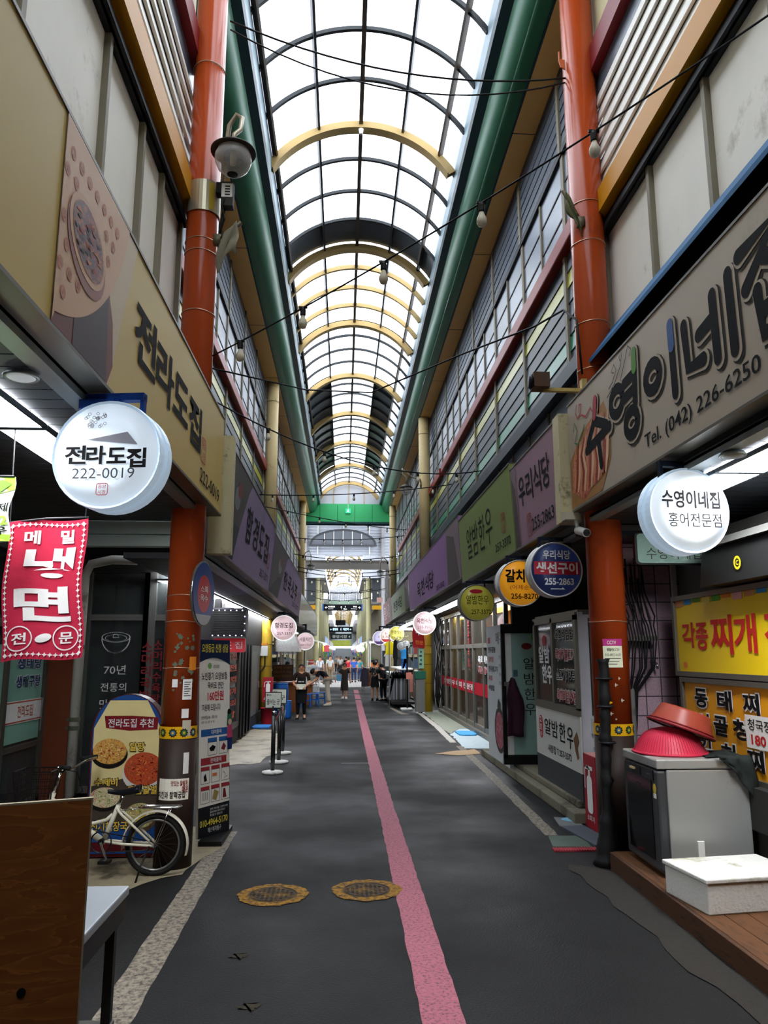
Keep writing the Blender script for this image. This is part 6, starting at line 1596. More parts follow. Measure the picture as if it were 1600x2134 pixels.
# ------------------------------------------------------------------ kiosk
r = thing('kiosk', 'white kiosk with a sliding window and brush lettering on its lower wall', 'kiosk', (3.1, 9.9, .2))
m_kw = M('kiosk_white', '#c9cac2', .5, 0, .04, 2); m_kf = M('kiosk_frame', '#6d6a5e', .45, .4, .06)
b = MB(); b.box(2.72, 8.92, .2, 3.58, 10.96, .50); b.build('plinth', M('slate_plinth', '#3c3f42', .5), r)
b = MB(); b.box(2.72, 8.92, .50, 3.58, 10.96, 1.13); b.build('lower_wall', m_kw, r)
b = MB(RF(2.72, 0, 0))
for x0, x1, z0, z1 in ((-10.96, -8.92, 1.13, 1.22), (-10.96, -8.92, 2.24, 2.33), (-10.96, -10.86, 1.2, 2.3), (-9.02, -8.92, 1.2, 2.3), (-10.02, -9.94, 1.2, 2.3)): b.box(x0, z0, -.06, x1, z1, .01)
b.build('window_frame', m_kf, r)
b = MB(RF(2.72, 0, 0)); b.box(-10.86, 1.22, -.03, -9.02, 2.24, -.02); b.build('window_pane', m_shopglass, r)
b = MB(); b.box(2.75, 8.93, 2.3, 3.58, 10.95, 2.36); b.build('roof', m_kf, r)
b = MB(); b.box(2.74, 8.9, .5, 2.80, 8.98, 2.33); b.box(2.8, 8.9, .5, 2.93, 8.95, 2.30); b.build('corner_post', M('kiosk_post', '#b7b8bd', .5), r)
b = MB(); b.box(3.5, 9.0, 1.13, 3.56, 10.9, 2.3); b.build('back_wall', m_dark_in, r)
b = MB(RF(2.719, 0, 0))
for ch, x0, x1, z0, z1 in (('알', -10.5, -10.18, .8, 1.0), ('밤', -10.14, -9.86, .79, 1.0), ('한', -9.8, -9.52, .77, 1.0), ('우', -9.46, -9.2, .73, .98)): b.text(ch, x0, z0, x1, z1, .004, .008)
b.text('시장집 T.257-3372', -10.35, .58, -9.3, .68, .004, .012); b.build('lettering', m_ink, r)
b = MB(RF(2.719, 0, 0)); b.prism(rrect(-10.78, .72, -10.6, 1.02, .08), .002, 0); b.text('2', -10.74, .93, -10.64, 1.0, .005, .01, 1); b.text('호', -10.75, .83, -10.63, .91, .005, .01, 1); b.text('수', -10.75, .74, -10.63, .81, .005, .01, 1)
b.prism(ragged([(-9.18, .86), (-9.05, .95), (-8.98, .86), (-9.03, .76), (-9.0, .68), (-9.08, .64), (-9.14, .72)], .015, 3), .002, 2, z=.002)
b.build('emblem', [M('seal_red', '#b12a30', .5), m_whitet, M('chestnut_print', '#6d4a2a', .5)], r)
b = MB(RF(2.735, 0, 0)); b.text('알밤', -10.75, 1.72, -10.2, 1.95, .0, .03, 0); b.text('한우', -10.6, 1.45, -10.1, 1.7, .0, .03, 0); b.disc(-10.45, 2.02, .1, .07, 0, m=1)
for k, st in enumerate(('육회비빔밥', '뚝배기불고기', '소고기해장국', '육회비빔냉면')):
    z = 2.0 - k*.25; b.text(st, -9.9, z, -9.06, z + .17, .0, .07, 0); b.text(st, -9.88, z + .012, -9.08, z + .158, .003, .015, 2 if k % 2 == 0 else 1)
b.build('window_lettering', [m_whitet, M('seal_red', '#b12a30'), m_ink], r)
b = MB(RF(2.76, 0, 0)); b.box(-9.7, 2.16, -.3, -9.3, 2.18, -.28); b.build('inner_lamp', LIGHT('kiosk_lamp', '#ffffff', 6), r)
r = thing('side_sign', 'black vertical sign with white-edged letters on the kiosk side', 'sign', (2.93, 8.88, 1.2))
b = MB(CF(0, 8.87, 0)); b.box(2.86, 1.15, -.03, 3.1, 2.26, 0); b.build('panel', m_black, r)
b = MB(CF(0, 8.87, 0)); b.vtext('뚝배기전문점', 2.955, 2.2, .135, .22, .003, .06, 0); b.vtext('뚝배기전문점', 2.955, 2.195, .125, .32, .006, .02, 1); b.build('lettering', [m_whitet, M('seal_red', '#b12a30')], r)
b = MB(); b.box(2.84, 8.8, .95, 3.0, 8.9, 1.12); b.box(2.86, 8.83, .8, 2.98, 8.9, .95); tag(b.build('wall_outlet', m_white), 'white outlet box under the black kiosk side sign', 'outlet')

# door leaf, apron, menu board
r = thing('open_door', 'open glass door with mint film and brush lettering between kiosk and menu board', 'door', (2.75, 12.0, .2))
b = MB(CF(0, 11.9, 0))
for x0, x1, z0, z1 in ((2.44, 3.05, 2.16, 2.3), (2.44, 3.05, .2, .34), (2.44, 2.5, .3, 2.2), (2.98, 3.05, .3, 2.2)): b.box(x0, z0, -.05, x1, z1, .01)
b.build('frame', m_black, r)
b = MB(CF(0, 11.9, 0)); b.box(2.5, .34, -.02, 2.98, 2.16, -.01); b.build('mint_film', M('mint_film', '#8fb0a6', .25, 0, .05), r)
b = MB(CF(0, 11.9, 0)); b.rect(2.5, .34, 2.6, 2.16, -.006); b.build('pale_strip', m_white, r)
b = MB(CF(0, 11.9, 0)); b.vtext('알밤한우', 2.87, 1.78, .17, .35, -.004, -.004)
b.disc(2.84, 1.96, .08, .05, -.004, m=1); b.rect(2.62, 1.5, 2.69, 1.6, -.004, 2); b.build('lettering', [m_ink, M('deep_red_vinyl', '#7a1f24', .5), M('blue_grey_vinyl', '#4a6470', .5)], r)
b = MB(); b.box(2.47, 11.82, 1.36, 2.55, 11.9, 1.42); b.build('handle', m_alu, r)
b = MB(); b.prism([(2.9, 2.1), (2.94, 2.2), (2.98, 2.16), (3.0, 1.98), (2.96, 1.95)], .02, T=CF(0, 11.86, 0)); b.build('green_tag', M('green_tag', '#4c8a3c', .6), r)
T = CF(2.61, 11.83, .62); f = cloth(T, .26, .86, amp=.018, seed=8)
r = thing('apron', 'dark purple apron hanging from the handle of the open glass door', 'apron', (2.6, 11.83, 1.48))
b = MB(T); nx, ny = 12, 14; vs = []
for j in range(ny+1):
    for i in range(nx+1):
        u, v = i/nx, j/ny; k = 1 if v < .62 else 1 - .75*(v-.62)/.38; p = f(u, v); vs.append((p[0]*k - .03*(1-k), p[1], p[2] + .03))
b.add(vs, [(j*(nx+1)+i, j*(nx+1)+i+1, (j+1)*(nx+1)+i+1, (j+1)*(nx+1)+i) for j in range(ny) for i in range(nx)])
o = b.build('cloth', M('aubergine_cloth', '#3a1e2c', .85, 0, .1, 6), r, True); sm = o.modifiers.new('thick', 'SOLIDIFY'); sm.thickness = .005
b = MB(T); b.tube([(-.05, .84, .03), (-.08, .80, .01), (-.1, .78, .0)], .006, 5); b.build('strap', m_ink, r)
r = thing('menu_board', 'pale standing menu board with a raw meat picture by the glass shop front', 'menu board', (2.6, 12.8, .12))
T = RF(2.56, 0, 0)
b = MB(T); b.box(-13.75, .12, -.06, -12.05, 2.31, 0); b.build('panel', M('pale_board', '#bfc6c6', .45, 0, .05, 2), r)
b = MB(T); b.disc(-12.75, .62, .42, .36, .004, m=0, n=30); b.disc(-12.75, .62, .34, .29, .006, m=1, n=30); b.poly([(-12.9, .98), (-12.8, 1.12), (-12.6, 1.05), (-12.62, .95)], .006, 2); b.build('meat_picture', [M('dark_plate_print', '#2b2624', .5), SPECKLE('raw_meat_print', ['#6e2430', '#a8485a', '#7d2e3c', '#c98a90', '#5f1d28'], 7, .5, 'noise', .4), M('leaf_print', '#2e3a24', .5)], r)
b = MB(T)
for k, st in enumerate(('한우곰탕', '갈비탕', '한우불고기', '육회', '비빔밥')): b.text(st, -13.6, 1.86 - k*.16, -13.6 + .16*len(st), 1.96 - k*.16, .004, .015, 1 if k in (1, 3) else 0)
b.text('메뉴', -12.9, 2.0, -12.3, 2.2, .004, -.006, 2); b.rect(-13.6, 2.02, -13.4, 2.12, .004, 1)
for k in range(4): b.text('한우 150g', -12.7, 1.75 - k*.14, -12.2, 1.82 - k*.14, .004, 0, 2)
b.build('lettering', [m_ink, M('coral_red_vinyl', '#b5443a', .5), m_inkg], r)

# ------------------------------------------------------------------ glass shop front with warm interior
r = thing('glass_front', 'glass shop front with a red band and warm lit interior on the right', 'shop front', (3.2, 20, 0))
b = MB(RF(3.2, 0, 0))
for y in (25.3, 24.2, 23.0, 21.6, 20.2, 19.0, 17.6, 16.3, 15.2): b.box(-y, .1, -.06, -y + .09, 2.95, .03)
for z in (.1, 1.98, 2.9): b.box(-25.3, z, -.05, -15.1, z + .1, .02)
b.build('frame', M('pale_frame', '#6a6860', .4, .3, .06), r)
b = MB(RF(3.2, 0, 0)); b.box(-25.3, .2, -.02, -15.1, 2.9, -.015); b.build('pane', GLASS('clear_pane', '#3c3e3c', .45, .05), r)
b = MB(RF(3.195, 0, 0)); b.box(-25.3, .88, -.002, -15.1, 1.16, .0); b.build('red_band', M('red_film', '#b00f25', .6, spec=.1), r)
b = MB(RF(3.19, 0, 0)); b.text('알밤한우 육회 전문점', -24.5, .95, -19, 1.1, .0, .02); b.text('육회비빔밥', -18.3, 1.62, -16.6, 1.8, 0, .05); b.text('특선갈비탕', -18.3, 1.38, -16.6, 1.56, 0, .05); b.build('lettering', m_whitet, r)
b = MB(RF(3.185, 0, 0)); b.text('특선갈비탕', -18.27, 1.395, -16.63, 1.545, 0, .01); b.vtext('소고기국밥', -19.6, 2.75, .22, .15, bold=.03); b.build('red_lettering', M('seal_red', '#b12a30'), r)
b = MB(); b.box(3.1, 15.1, 0, 3.3, 25.4, .1); b.build('sill', m_alu_d, r)
b = MB(); b.box(4.3, 15.1, .0, 4.4, 25.4, 3.0); b.box(3.3, 15.1, 0, 4.3, 25.4, .05); trim(b, M('warm_interior_wall', '#6f5236', .7, 0, .2, 2))
b = MB(); b.box(3.3, 14.95, 0, 4.5, 15.1, 3.0); b.box(3.3, 25.4, 0, 4.5, 25.5, 3.0); trim(b, M('shop_wall_dark', '#3d3a35'))
r = thing('interior_lamp', 'warm lamp panel inside the glass shop front', 'ceiling light', (3.8, 20, 2.9))
b = MB(); b.box(3.6, 17, 2.88, 4.0, 23.5, 2.92); b.build('diffuser', LIGHT('warm_lamp', '#ffb45a', 4), r)
for k in range(5):
    r = thing('partition', 'amber wooden partition inside the glass shop front' if k else 'amber wooden partition inside the glass shop front, nearest the camera', 'partition', (3.9, 16.5 + 1.8*k, .05), 'partitions in the glass shop front')
    if k: r['label'] = 'amber wooden partition inside the glass shop front, behind the nearest one'
    b = MB(); b.box(3.65, 16.5 + 1.8*k, .05, 4.25, 16.55 + 1.8*k, 1.5); b.build('panel', M('amber_wood', '#6f4216', .4, 0, .2, 3), r)
    b = MB(); b.box(3.62, 16.48 + 1.8*k, 1.5, 4.28, 16.57 + 1.8*k, 1.55); b.build('rail', M('amber_wood', '#6f4216'), r)
# cable tangle by the yellow column
r = thing('cable_bundle', 'thick fall of black and white cables beside the yellow right column', 'cables', (3.0, 25.2, 0))
rnd = random.Random(21)
for k in range(12):
    x = 2.98 + .035*k; b = MB(); b.tube([(x + rnd.uniform(-.05, .05), 25.1 - .02*k, 2.95 - .35*i + rnd.uniform(-.03, .03)) if i % 2 == 0 else (x + rnd.uniform(-.07, .07), 25.1, 2.95 - .35*i) for i in range(9)], .018, 5); b.build('cable', m_cable if k % 4 else M('grey_cable', '#a5a39b', .6), r, True)
b = MB(); b.box(2.62, 25.15, 1.85, 2.86, 25.22, 2.05); tag(b.build('switch_box', m_yellowc), 'yellow painted switch box on the yellow right column', 'switch box')

# black bicycle and blue mat
src = [o for o in COL.objects if o.name == 'bicycle'][0]
bk2 = dup(src, (2.9, 16.75, 0.0), radians(97), 'black bicycle leaning by the menu board on the right')
def recolour(o, mp):
    for c in o.children:
        if c.type == 'MESH':
            c.data = c.data.copy()
            for i, m in enumerate(c.data.materials):
                if m and m.name in mp: c.data.materials[i] = mp[m.name]
        recolour(c, mp)
recolour(bk2, {'ivory_bike_paint': m_black, 'chrome': m_alu_d})
b = MB(); b.prism(rrect(2.66, 17.85, 3.08, 18.75, .15), .035, T=I4); tag(b.build('door_mat', M('bright_blue_mat', '#3f95c8', .7, 0, .1, 8)), 'bright blue rounded mat on the pale concrete beside the black bicycle', 'mat')
# security camera, bracket light, clothes pegs and rags on the columns
r = thing('security_camera', 'white bullet security camera under the cream end cap on the right', 'security camera', (2.31, 7.4, 3.1))
b = MB(); b.box(2.19, 7.36, 3.16, 2.33, 7.5, 3.24); b.build('junction_box', M('cream_box', '#c3bba3', .5), r); b = MB(); b.cyl((2.31, 7.42, 3.17), (2.32, 7.4, 3.09), .02, n=10); b.build('arm', m_white, r)
b = MB(); b.cyl((2.33, 7.42, 3.06), (2.345, 7.2, 3.0), .042, n=16); b.build('body', m_white, r); b = MB(); b.cyl((2.345, 7.199, 3.0), (2.3455, 7.19, 2.998), .034, n=16); b.build('lens', m_black, r)
r = thing('bracket_light', 'weathered floodlight box on a yellow arm beside the right orange column', 'lamp', (2.35, 7.3, 4.45))
b = MB(); b.box(1.98, 7.18, 4.43, 2.4, 7.23, 4.465); b.box(2.36, 7.16, 4.38, 2.41, 7.24, 4.56); b.build('arm', M('yellow_arm', '#c9b06a', .5, 0, .15, 12), r)
b = MB(); b.box(1.86, 7.1, 4.45, 2.02, 7.28, 4.6); b.build('housing', M('rusty_housing', '#5a4434', .7, 0, .3, 8), r); b = MB(); b.lathe([(.0, 0), (.05, .0), (.075, .03), (.06, .05)], 14, T=FR((1.87, 7.16, 4.51), (0, 0, 1), (0, 1, 0))); b.build('lens_ring', m_black, r, True)
def rag(label, X, Y, Z, d, hang, mat, seed):
    r = thing('lamp_arm_rag', label, 'rag', (X, Y, Z))
    e = (X + d[0], Y + d[1], Z + d[2])
    b = MB(); b.tube([(X, Y, Z), e], .022, 8); b.box(X - .04, Y - .04, Z - .05, X + .03, Y + .03, Z + .05); b.build('pipe_stub', M('old_pipe_stub', '#6d6552', .5, .3), r, True)
    b = MB(); rnd = random.Random(seed); nx, ny = 10, 10; vs = []
    for j in range(ny+1):
        for i in range(nx+1):
            u, v = i/nx, j/ny; k = u*.85 + .02; h = hang*v*(1.0 - .08*u + .18*sin(u*6 + seed))
            vs.append((X + d[0]*k + .012*sin(u*11 + v*7), Y + d[1]*k - .026 + .02*sin(v*9 + u*5), Z + d[2]*k + .02 - h))
    b.add(vs, [(j*(nx+1)+i, j*(nx+1)+i+1, (j+1)*(nx+1)+i+1, (j+1)*(nx+1)+i) for j in range(ny) for i in range(nx)])
    o = b.build('wrapping', mat, r, True); sm = o.modifiers.new('thick', 'SOLIDIFY'); sm.thickness = .006
rag('grey cloth rag wrapped on a pipe stub of the left orange column', -1.30, 7.12, 5.93, (.24, -.06, .17), .34, M('grey_rag', '#8a8470', .9, 0, .15, 8), 1)
rag('greenish wrapping tied to a pipe stub on the right orange column', 2.45, 7.21, 6.3, (-.19, -.04, .34), .2, M('green_rag', '#6a6a4c', .9, 0, .2, 8), 3)
# ------------------------------------------------------------------ stalls in the middle distance, left
m_bluep = M('blue_plastic', '#1f5fae', .4, 0, .08, 3)
m_counter = M('orange_brown_counter', '#8a5228', .5, 0, .2, 3)
m_dwood = M('dark_brown_board', '#4a2f1d', .5, 0, .2, 3)
r = thing('extractor_hood', 'stainless steel extractor hood behind the lit pink round signs on the left', 'hood', (-1.9, 23.2, 1.9))
b = MB(CF(0, 23.0, 0)); b.prism([(-2.05, 1.9), (-1.3, 1.9), (-1.3, 2.02), (-1.45, 2.4), (-2.05, 2.4)], -1.2); b.build('canopy', m_steel, r)
b = MB(); b.box(-2.1, 23.4, 2.4, -1.9, 23.7, 2.82); b.build('duct', m_alu, r)
r = thing('stall_board', 'dark brown board with faint lettering above the food stall counter', 'sign', (-1.9, 25, 1.0))
b = MB(); b.box(-2.25, 24.9, .98, -1.58, 25.0, 1.5); b.build('panel', m_dwood, r); b = MB(CF(0, 24.89, 0))
for k in range(3): b.text(['보리밥 수제비', '손칼국수 국밥', '순대국 잔치국수'][k], -2.2, 1.36 - k*.13, -1.63, 1.44 - k*.13, 0, 0)
b.build('lettering', M('brown_gilt', '#86622f', .5), r)
r = thing('food_stall', 'brown wooden food stall counter on the left beyond the red bucket', 'stall', (-1.8, 26, 0))
b = MB(); b.box(-2.3, 25.1, .88, -1.45, 27.6, .95); b.build('worktop', M('red_brown_top', '#7a3a22', .4, 0, .1), r); b = MB(); b.box(-2.25, 25.2, 0, -1.5, 27.5, .88); b.build('front', m_counter, r)
b = MB(); b.box(-2.4, 24.3, 0, -2.32, 24.38, 2.82); b.box(-2.4, 29.5, 0, -2.32, 29.58, 2.82); b.build('post', m_alu_d, r)
for k in range(7): b = MB(); b.lathe([(.06, 0), (.11, .03), (.12, .06), (.115, .06), (.05, .015), (0, .01)], 14, c=(-2.1 + .15*(k % 4), 25.4 + .35*k, .95)); tag(b.build('bowl', M('steel_bowl', '#a9a9a4', .25, .8), smooth=True), 'steel bowl in the row along the food stall counter', 'bowl', 'bowls on the food stall counter')
def barrel(X, Y, z0, h, r0, lb):
    r = thing('barrel', lb, 'barrel', (X, Y, z0)); b = MB(); b.lathe([(0, 0), (r0*.9, 0), (r0, .05), (r0*1.04, h*.33), (r0*1.06, h*.36), (r0*1.04, h*.39), (r0*1.04, h*.66), (r0*1.06, h*.69), (r0, h*.93), (r0*.92, h)], 22, c=(X, Y, z0)); b.build('body', m_bluep, r, True)
    b = MB(); b.lathe([(r0*.97, 0), (r0*.97, .03), (0, .04)], 22, c=(X, Y, z0 + h - .005)); b.build('lid', M('blue_lid', '#2b6fc0', .4), r, True)
barrel(-1.86, 23.6, 0, .95, .22, 'tall blue barrel beside the dark brown stall board')
barrel(-1.62, 22.95, 0, .48, .13, 'short blue tub in front of the tall blue barrel')
def stool(X, Y, lb, mat=None, rz=0, n=1):
    mat = mat or m_bluep; r = thing('stool', lb, 'stool', (X, Y, 0)); b = MB(); b.box(X - .16, Y - .16, .42, X + .16, Y + .16, .45); b.build('seat', mat, r, bevel=.02)
    for sx in (-1, 1):
        for sy in (-1, 1): b = MB(); b.cyl((X + sx*.17, Y + sy*.17, 0), (X + sx*.13, Y + sy*.13, .43), .022, n=8); b.build('leg', mat, r)
    b = MB()
    for sx in (-1, 1): b.box(X + sx*.15 - .012, Y - .15, .2, X + sx*.15 + .012, Y + .15, .24); b.box(X - .15, Y + sx*.15 - .012, .2, X + .15, Y + sx*.15 + .012, .24)
    b.build('stretcher', mat, r)
stool(-1.02, 28.2, 'blue plastic stool nearest the bending man'); stool(-.82, 28.9, 'blue plastic stool behind the one nearest the bending man'); stool(-1.3, 27.7, 'blue plastic stool at the corner of the food stall counter')
r = thing('crate_table', 'orange brown crate table between the standing woman and the bending man', 'table', (-1.15, 28.6, 0)); b = MB(); b.box(-1.5, 28.5, .0, -1.12, 29.3, .7); b.build('box', m_counter, r); b = MB(); b.box(-1.54, 28.45, .7, -1.08, 29.35, .74); b.build('top', M('red_brown_top', '#7a3a22'), r)
r = thing('goods_cart', 'white wire cart of goods behind the standing woman', 'cart', (-1.25, 32, 0))
b = MB()
for k in range(7): b.tube([(-1.5, 32.2, .3 + .2*k), (-1.0, 32.2, .3 + .2*k), (-1.0, 32.8, .3 + .2*k), (-1.5, 32.8, .3 + .2*k)], .012, 5, closed=True)
for x in (-1.5, -1.0):
    for y in (32.2, 32.8): b.cyl((x, y, 0), (x, y, 1.55), .014, n=6)
b.build('frame', m_white, r)
for k in range(3): b = MB(); b.box(-1.45, 32.25, .32 + .4*k, -1.05, 32.75, .55 + .4*k); b.build('goods', [M('goods_a', '#b9bcc0', .6), M('goods_b', '#8d8a7a', .6), M('goods_c', '#c9cdd0', .6)][k], r)
# queue stanchions
m_sback = M('black_belt_post', '#3c3d3d', .22, .7, .05)
def stanchion(X, Y, lb, sign=None):
    r = thing('stanchion', lb, 'stanchion', (X, Y, 0))
    b = MB(); b.lathe([(0, 0), (.158, 0), (.165, .012), (.163, .035), (.06, .05), (0, .05)], 28, c=(X, Y, 0)); b.build('base', M('white_chipped_base', '#c9c7c0', .6, 0, .15, 14, stain='#8a867c', stain_amt=.3, stain_scale=14), r, True)
    b = MB(); b.cyl((X, Y, .045), (X, Y, .90), .034, n=18); b.build('post', m_sback, r, True)
    b = MB(); b.lathe([(.036, 0), (.04, .01), (.04, .045), (.03, .06), (0, .064)], 18, c=(X, Y, .89)); b.build('cap', m_chrome, r, True)
    if sign:
        T = yaw(CF(X - .015, Y - .02, 1.0), sign[1])
        b = MB(T); b.box(-.012, -.06, -.01, .012, .03, .01); b.box(-.13, -.01, -.014, .13, .245, 0); b.build('sign_frame', M('dark_sign_frame', '#2e3230', .4), r)
        b = MB(T); b.rect(-.118, .004, .118, .232, .003, 0); b.text('줄서는', -.105, .185, -.03, .215, .005, .02, 1); b.text(sign[0], -.1, .05, .1, .135, .005, .01, 1); b.build('sign_card', [M('card_paper', '#d4d6c8', .5), m_ink], r)
    return r
stanchion(-1.09, 12.57, 'queue post nearest the camera with a framed card on top', ('줄서는 곳', 4)); stanchion(-1.09, 13.74, 'middle queue post with a framed card on top', ('입 구', -3)); stanchion(-1.12, 14.96, 'farthest queue post, without a card')
b = MB()
for k in range(13):
    t = k/12; P = [Vector((-1.09, 12.57, .84)), Vector((-1.09, 13.74, .84)), Vector((-1.12, 14.96, .85))]
    s = 0 if t < .5 else 1; q = (t - .5*s)*2; p = P[s].lerp(P[s+1], q); z = p.z - .05*4*q*(1-q)
    if k: b.quad((lp[0], lp[1], lp[2] - .025), (p.x, p.y, z - .025), (p.x, p.y, z + .025), (lp[0], lp[1], lp[2] + .025))
    lp = (p.x, p.y, z)
o = b.build('queue_belt', M('red_belt', '#8a2420', .7)); tag(o, 'red belt running between the three queue posts', 'belt'); o.modifiers.new('thick', 'SOLIDIFY').thickness = .006
# column-foot things, right side
r = thing('cloth_banner', 'narrow red banner with white and orange letters beside the yellow right column', 'banner', (2.4, 26, 2.9))
T = CF(2.42, 24.9, 2.05); f = cloth(T, .38, .82, amp=.01, seed=12)
b = MB(T); cloth_mesh(b, f, 8, 14); 
for i in range(8): cloth_poly(b, f, [(i/8, 0), (i/8 + .0625, -.05), ((i+1)/8, 0)], 0)
b.build('cloth', M('banner_red', '#a51f22', .8), r, True)
b = MB(T); cloth_text(b, f, '국', .3, .72, .8, .92, .01, .03); cloth_text(b, f, '수', .3, .46, .8, .68, .01, .03); cloth_text(b, f, '전문', .2, .1, .9, .26, .01, .03, 1); b.build('lettering', [m_whitet, M('orange_cloth_print', '#d9762a', .7)], r)
b = MB(); b.tube([(2.2, 24.9, 2.88), (2.66, 24.9, 2.88)], .01, 6); b.tube([(2.42, 24.9, 2.88), (2.42, 24.9, 3.05)], .006, 5); b.build('rod', m_alu, r)
r = thing('poster_board', 'mint green poster board against the yellow right column', 'poster', (2.5, 25.0, 1.4)); b = MB(); b.box(2.42, 24.98, 1.38, 2.6, 25.02, 2.05); b.build('sheet', M('mint_paper', '#8fc0a8', .6), r); b = MB()
for k in range(4): b.box(2.45 + .03*(k % 2), 24.97, 1.48 + .13*k, 2.53, 24.98, 1.54 + .13*k)
b.build('print', m_inkg, r); b = MB(); b.box(2.40, 24.96, 0.05, 2.43, 25.0, 2.1); b.build('stake', m_alu_d, r)
r = thing('cooler', 'grey cabinet with a dark green lid at the foot of the yellow right column', 'cabinet', (2.45, 24.9, 0)); b = MB(); b.box(2.3, 24.6, .04, 2.58, 25.05, 1.06); b.build('body', M('grey_cabinet', '#6d6f6a', .4, .3), r); b = MB(); b.box(2.27, 24.56, 1.06, 2.62, 25.08, 1.3); b.build('lid', M('green_lid', '#1f5a48', .4), r); b = MB(); b.box(2.3, 24.6, 0, 2.36, 25.0, .05); b.box(2.5, 24.6, 0, 2.58, 25.0, .05); b.build('foot', m_white, r)
r = thing('sun_shade_post', 'dark post with a white foot at the corner of the clothes stall', 'post', (2.13, 26, 0)); b = MB(); b.cyl((2.14, 26, .06), (2.14, 26, 2.1), .03, n=10); b.build('pole', m_black, r); b = MB(); b.box(1.92, 25.8, 0, 2.3, 26.2, .07); b.build('foot', m_white, r, bevel=.02); b = MB(); b.box(2.1, 25.95, 1.0, 2.28, 25.98, 1.22); b.box(2.2, 25.7, .6, 2.3, 25.72, 1.17); b.build('pink_card', M('salmon_card', '#d98a78', .6), r)
# clothes stall
def garment(kind, X, Y, Z, L, W, mat, lb, group=None, side=False):
    """hung garment on a hanger: body with folds, sleeves or trouser legs"""
    r = thing({'shirt': 'shirt', 'trousers': 'trousers', 'coat': 'coat'}[kind], lb, 'clothes', (X, Y, Z), group)
    T = FR((X, Y, Z), (1, 0, 0) if not side else (.35, -1, 0), (0, 0, 1))
    def sheet(poly, nm):
        b = MB(T); b.prism(poly, .05, z=-.025); o = b.build(nm, mat, r, bevel=.012); return o
    if kind == 'trousers':
        sheet([(-W/2, 0), (W/2, 0), (W*.5, -L), (W*.06, -L), (0, -L*.32), (-W*.06, -L), (-W*.5, -L)], 'legs')
    else:
        sheet([(-W*.14, 0), (W*.14, 0), (W*.42, -.06), (W*.36, -L*.35), (W*.4, -L), (-W*.4, -L), (-W*.36, -L*.35), (-W*.42, -.06)], 'body')
        k = .32 if kind == 'shirt' else .75
        for s in (-1, 1): sheet([(s*W*.40, -.06), (s*W*.56, -L*k*.9), (s*W*.43, -L*k), (s*W*.34, -L*.25)][::s], 'sleeve')
    b = MB(T); b.tube([(0, .02, 0), (0, .06, 0), (.02, .085, 0), (.03, .06, 0)], .005, 5); b.tube([(-W*.35, -.04, 0), (0, .02, 0), (W*.35, -.04, 0)], .006, 5); b.build('hanger', m_steel, r)
r = thing('clothes_stall', 'clothes stall frame with rails and a white folding counter on the right', 'stall', (2.0, 28, 0))
for x, y in ((1.6, 27.0), (1.6, 33.0), (2.6, 27.0), (2.6, 33.0)): b = MB(); b.cyl((x, y, 0), (x, y, 2.5), .02, n=8); b.build('post', m_alu, r)
for x, z in ((1.66, 1.08), (1.9, 2.38), (2.3, 2.45)): b = MB(); b.cyl((x, 26.8, z), (x, 33.2, z), .014, n=8); b.build('rail', m_steel, r)
for x0, x1, z in ((1.95, 2.45, 1.3), (1.7, 2.4, 1.12)): b = MB(); b.box(x0, 27.3, z - .02, x1, 32, z + .02); b.build('shelf', m_white, r)
b = MB(); b.box(1.7, 27.0, .12, 2.5, 32.6, .2); b.build('base', m_dark_in, r)
cols = ['#6d6f72', '#3d4247', '#8a8d90', '#55504d', '#2f343a', '#7b7f84', '#94979a', '#46505a', '#66615c', '#3a3d40']
for k in range(14): garment('trousers', 1.68 + .045*k + random.uniform(-.01, .01), 26.85 + .03*k, 1.0, .72, .20, M('trousers_%d' % (k % 10), cols[k % 10], .8), 'grey or dark pair of trousers hung along the front rail of the clothes stall', 'trousers on the front rail of the clothes stall')
garment('shirt', 1.77, 29.6, 2.3, .5, .42, M('bright_yellow_cloth', '#e0cb12', .8), 'bright yellow shirt hanging at the front of the clothes stall')
garment('shirt', 2.17, 27.6, 2.0, .34, .3, M('bright_blue_cloth', '#2f8fd0', .8), 'bright blue shirt hanging in the clothes stall'); garment('trousers', 2.2, 27.8, 1.66, .5, .24, M('denim', '#2f5c9c', .8), 'blue jeans hanging below the bright blue shirt')
for k in range(7): garment('coat', 1.92 + .05*k, 28.4 + .35*k, 2.34, .95, .4, M('dark_coat_%d' % (k % 3), ['#2a2c2f', '#3b3833', '#22262c'][k % 3], .85), 'long dark garment on the upper rail of the clothes stall', 'dark garments on the upper rail of the clothes stall', True)
garment('shirt', 1.75, 30.4, 1.9, .55, .3, M('white_cloth_shirt', '#d9d9d4', .8), 'white shirt hanging under the bright yellow one')
for x, z, lb in ((2.03, 2.1, 'round wire fan guard hanging in the clothes stall, left of two'), (2.2, 2.16, 'round wire fan guard hanging in the clothes stall, right of two')):
    r = thing('fan_guard', lb, 'fan guard', (x, 27.3, z)); b = MB(CF(x, 27.3, z)); b.lathe([(.04, .06), (.1, .05), (.13, .01), (.135, 0)], 20); b.build('guard', GLASS('wire_mesh', '#b9bec0', .5, .3), r, True)
    b = MB(CF(x, 27.3, z))
    for k in range(14): b.tube([(.03*cos(k*pi/7), .03*sin(k*pi/7), .065), (.1*cos(k*pi/7), .1*sin(k*pi/7), .055), (.135*cos(k*pi/7), .135*sin(k*pi/7), 0)], .003, 4)
    b.tube([(.135*cos(t), .135*sin(t), 0) for t in [2*pi*i/24 for i in range(24)]], .007, 5, closed=True); b.build('wires', m_white, r); b = MB(); b.cyl((x, 27.3, z + .13), (x, 27.3, 2.45), .004, n=4); b.build('hook', m_steel, r)
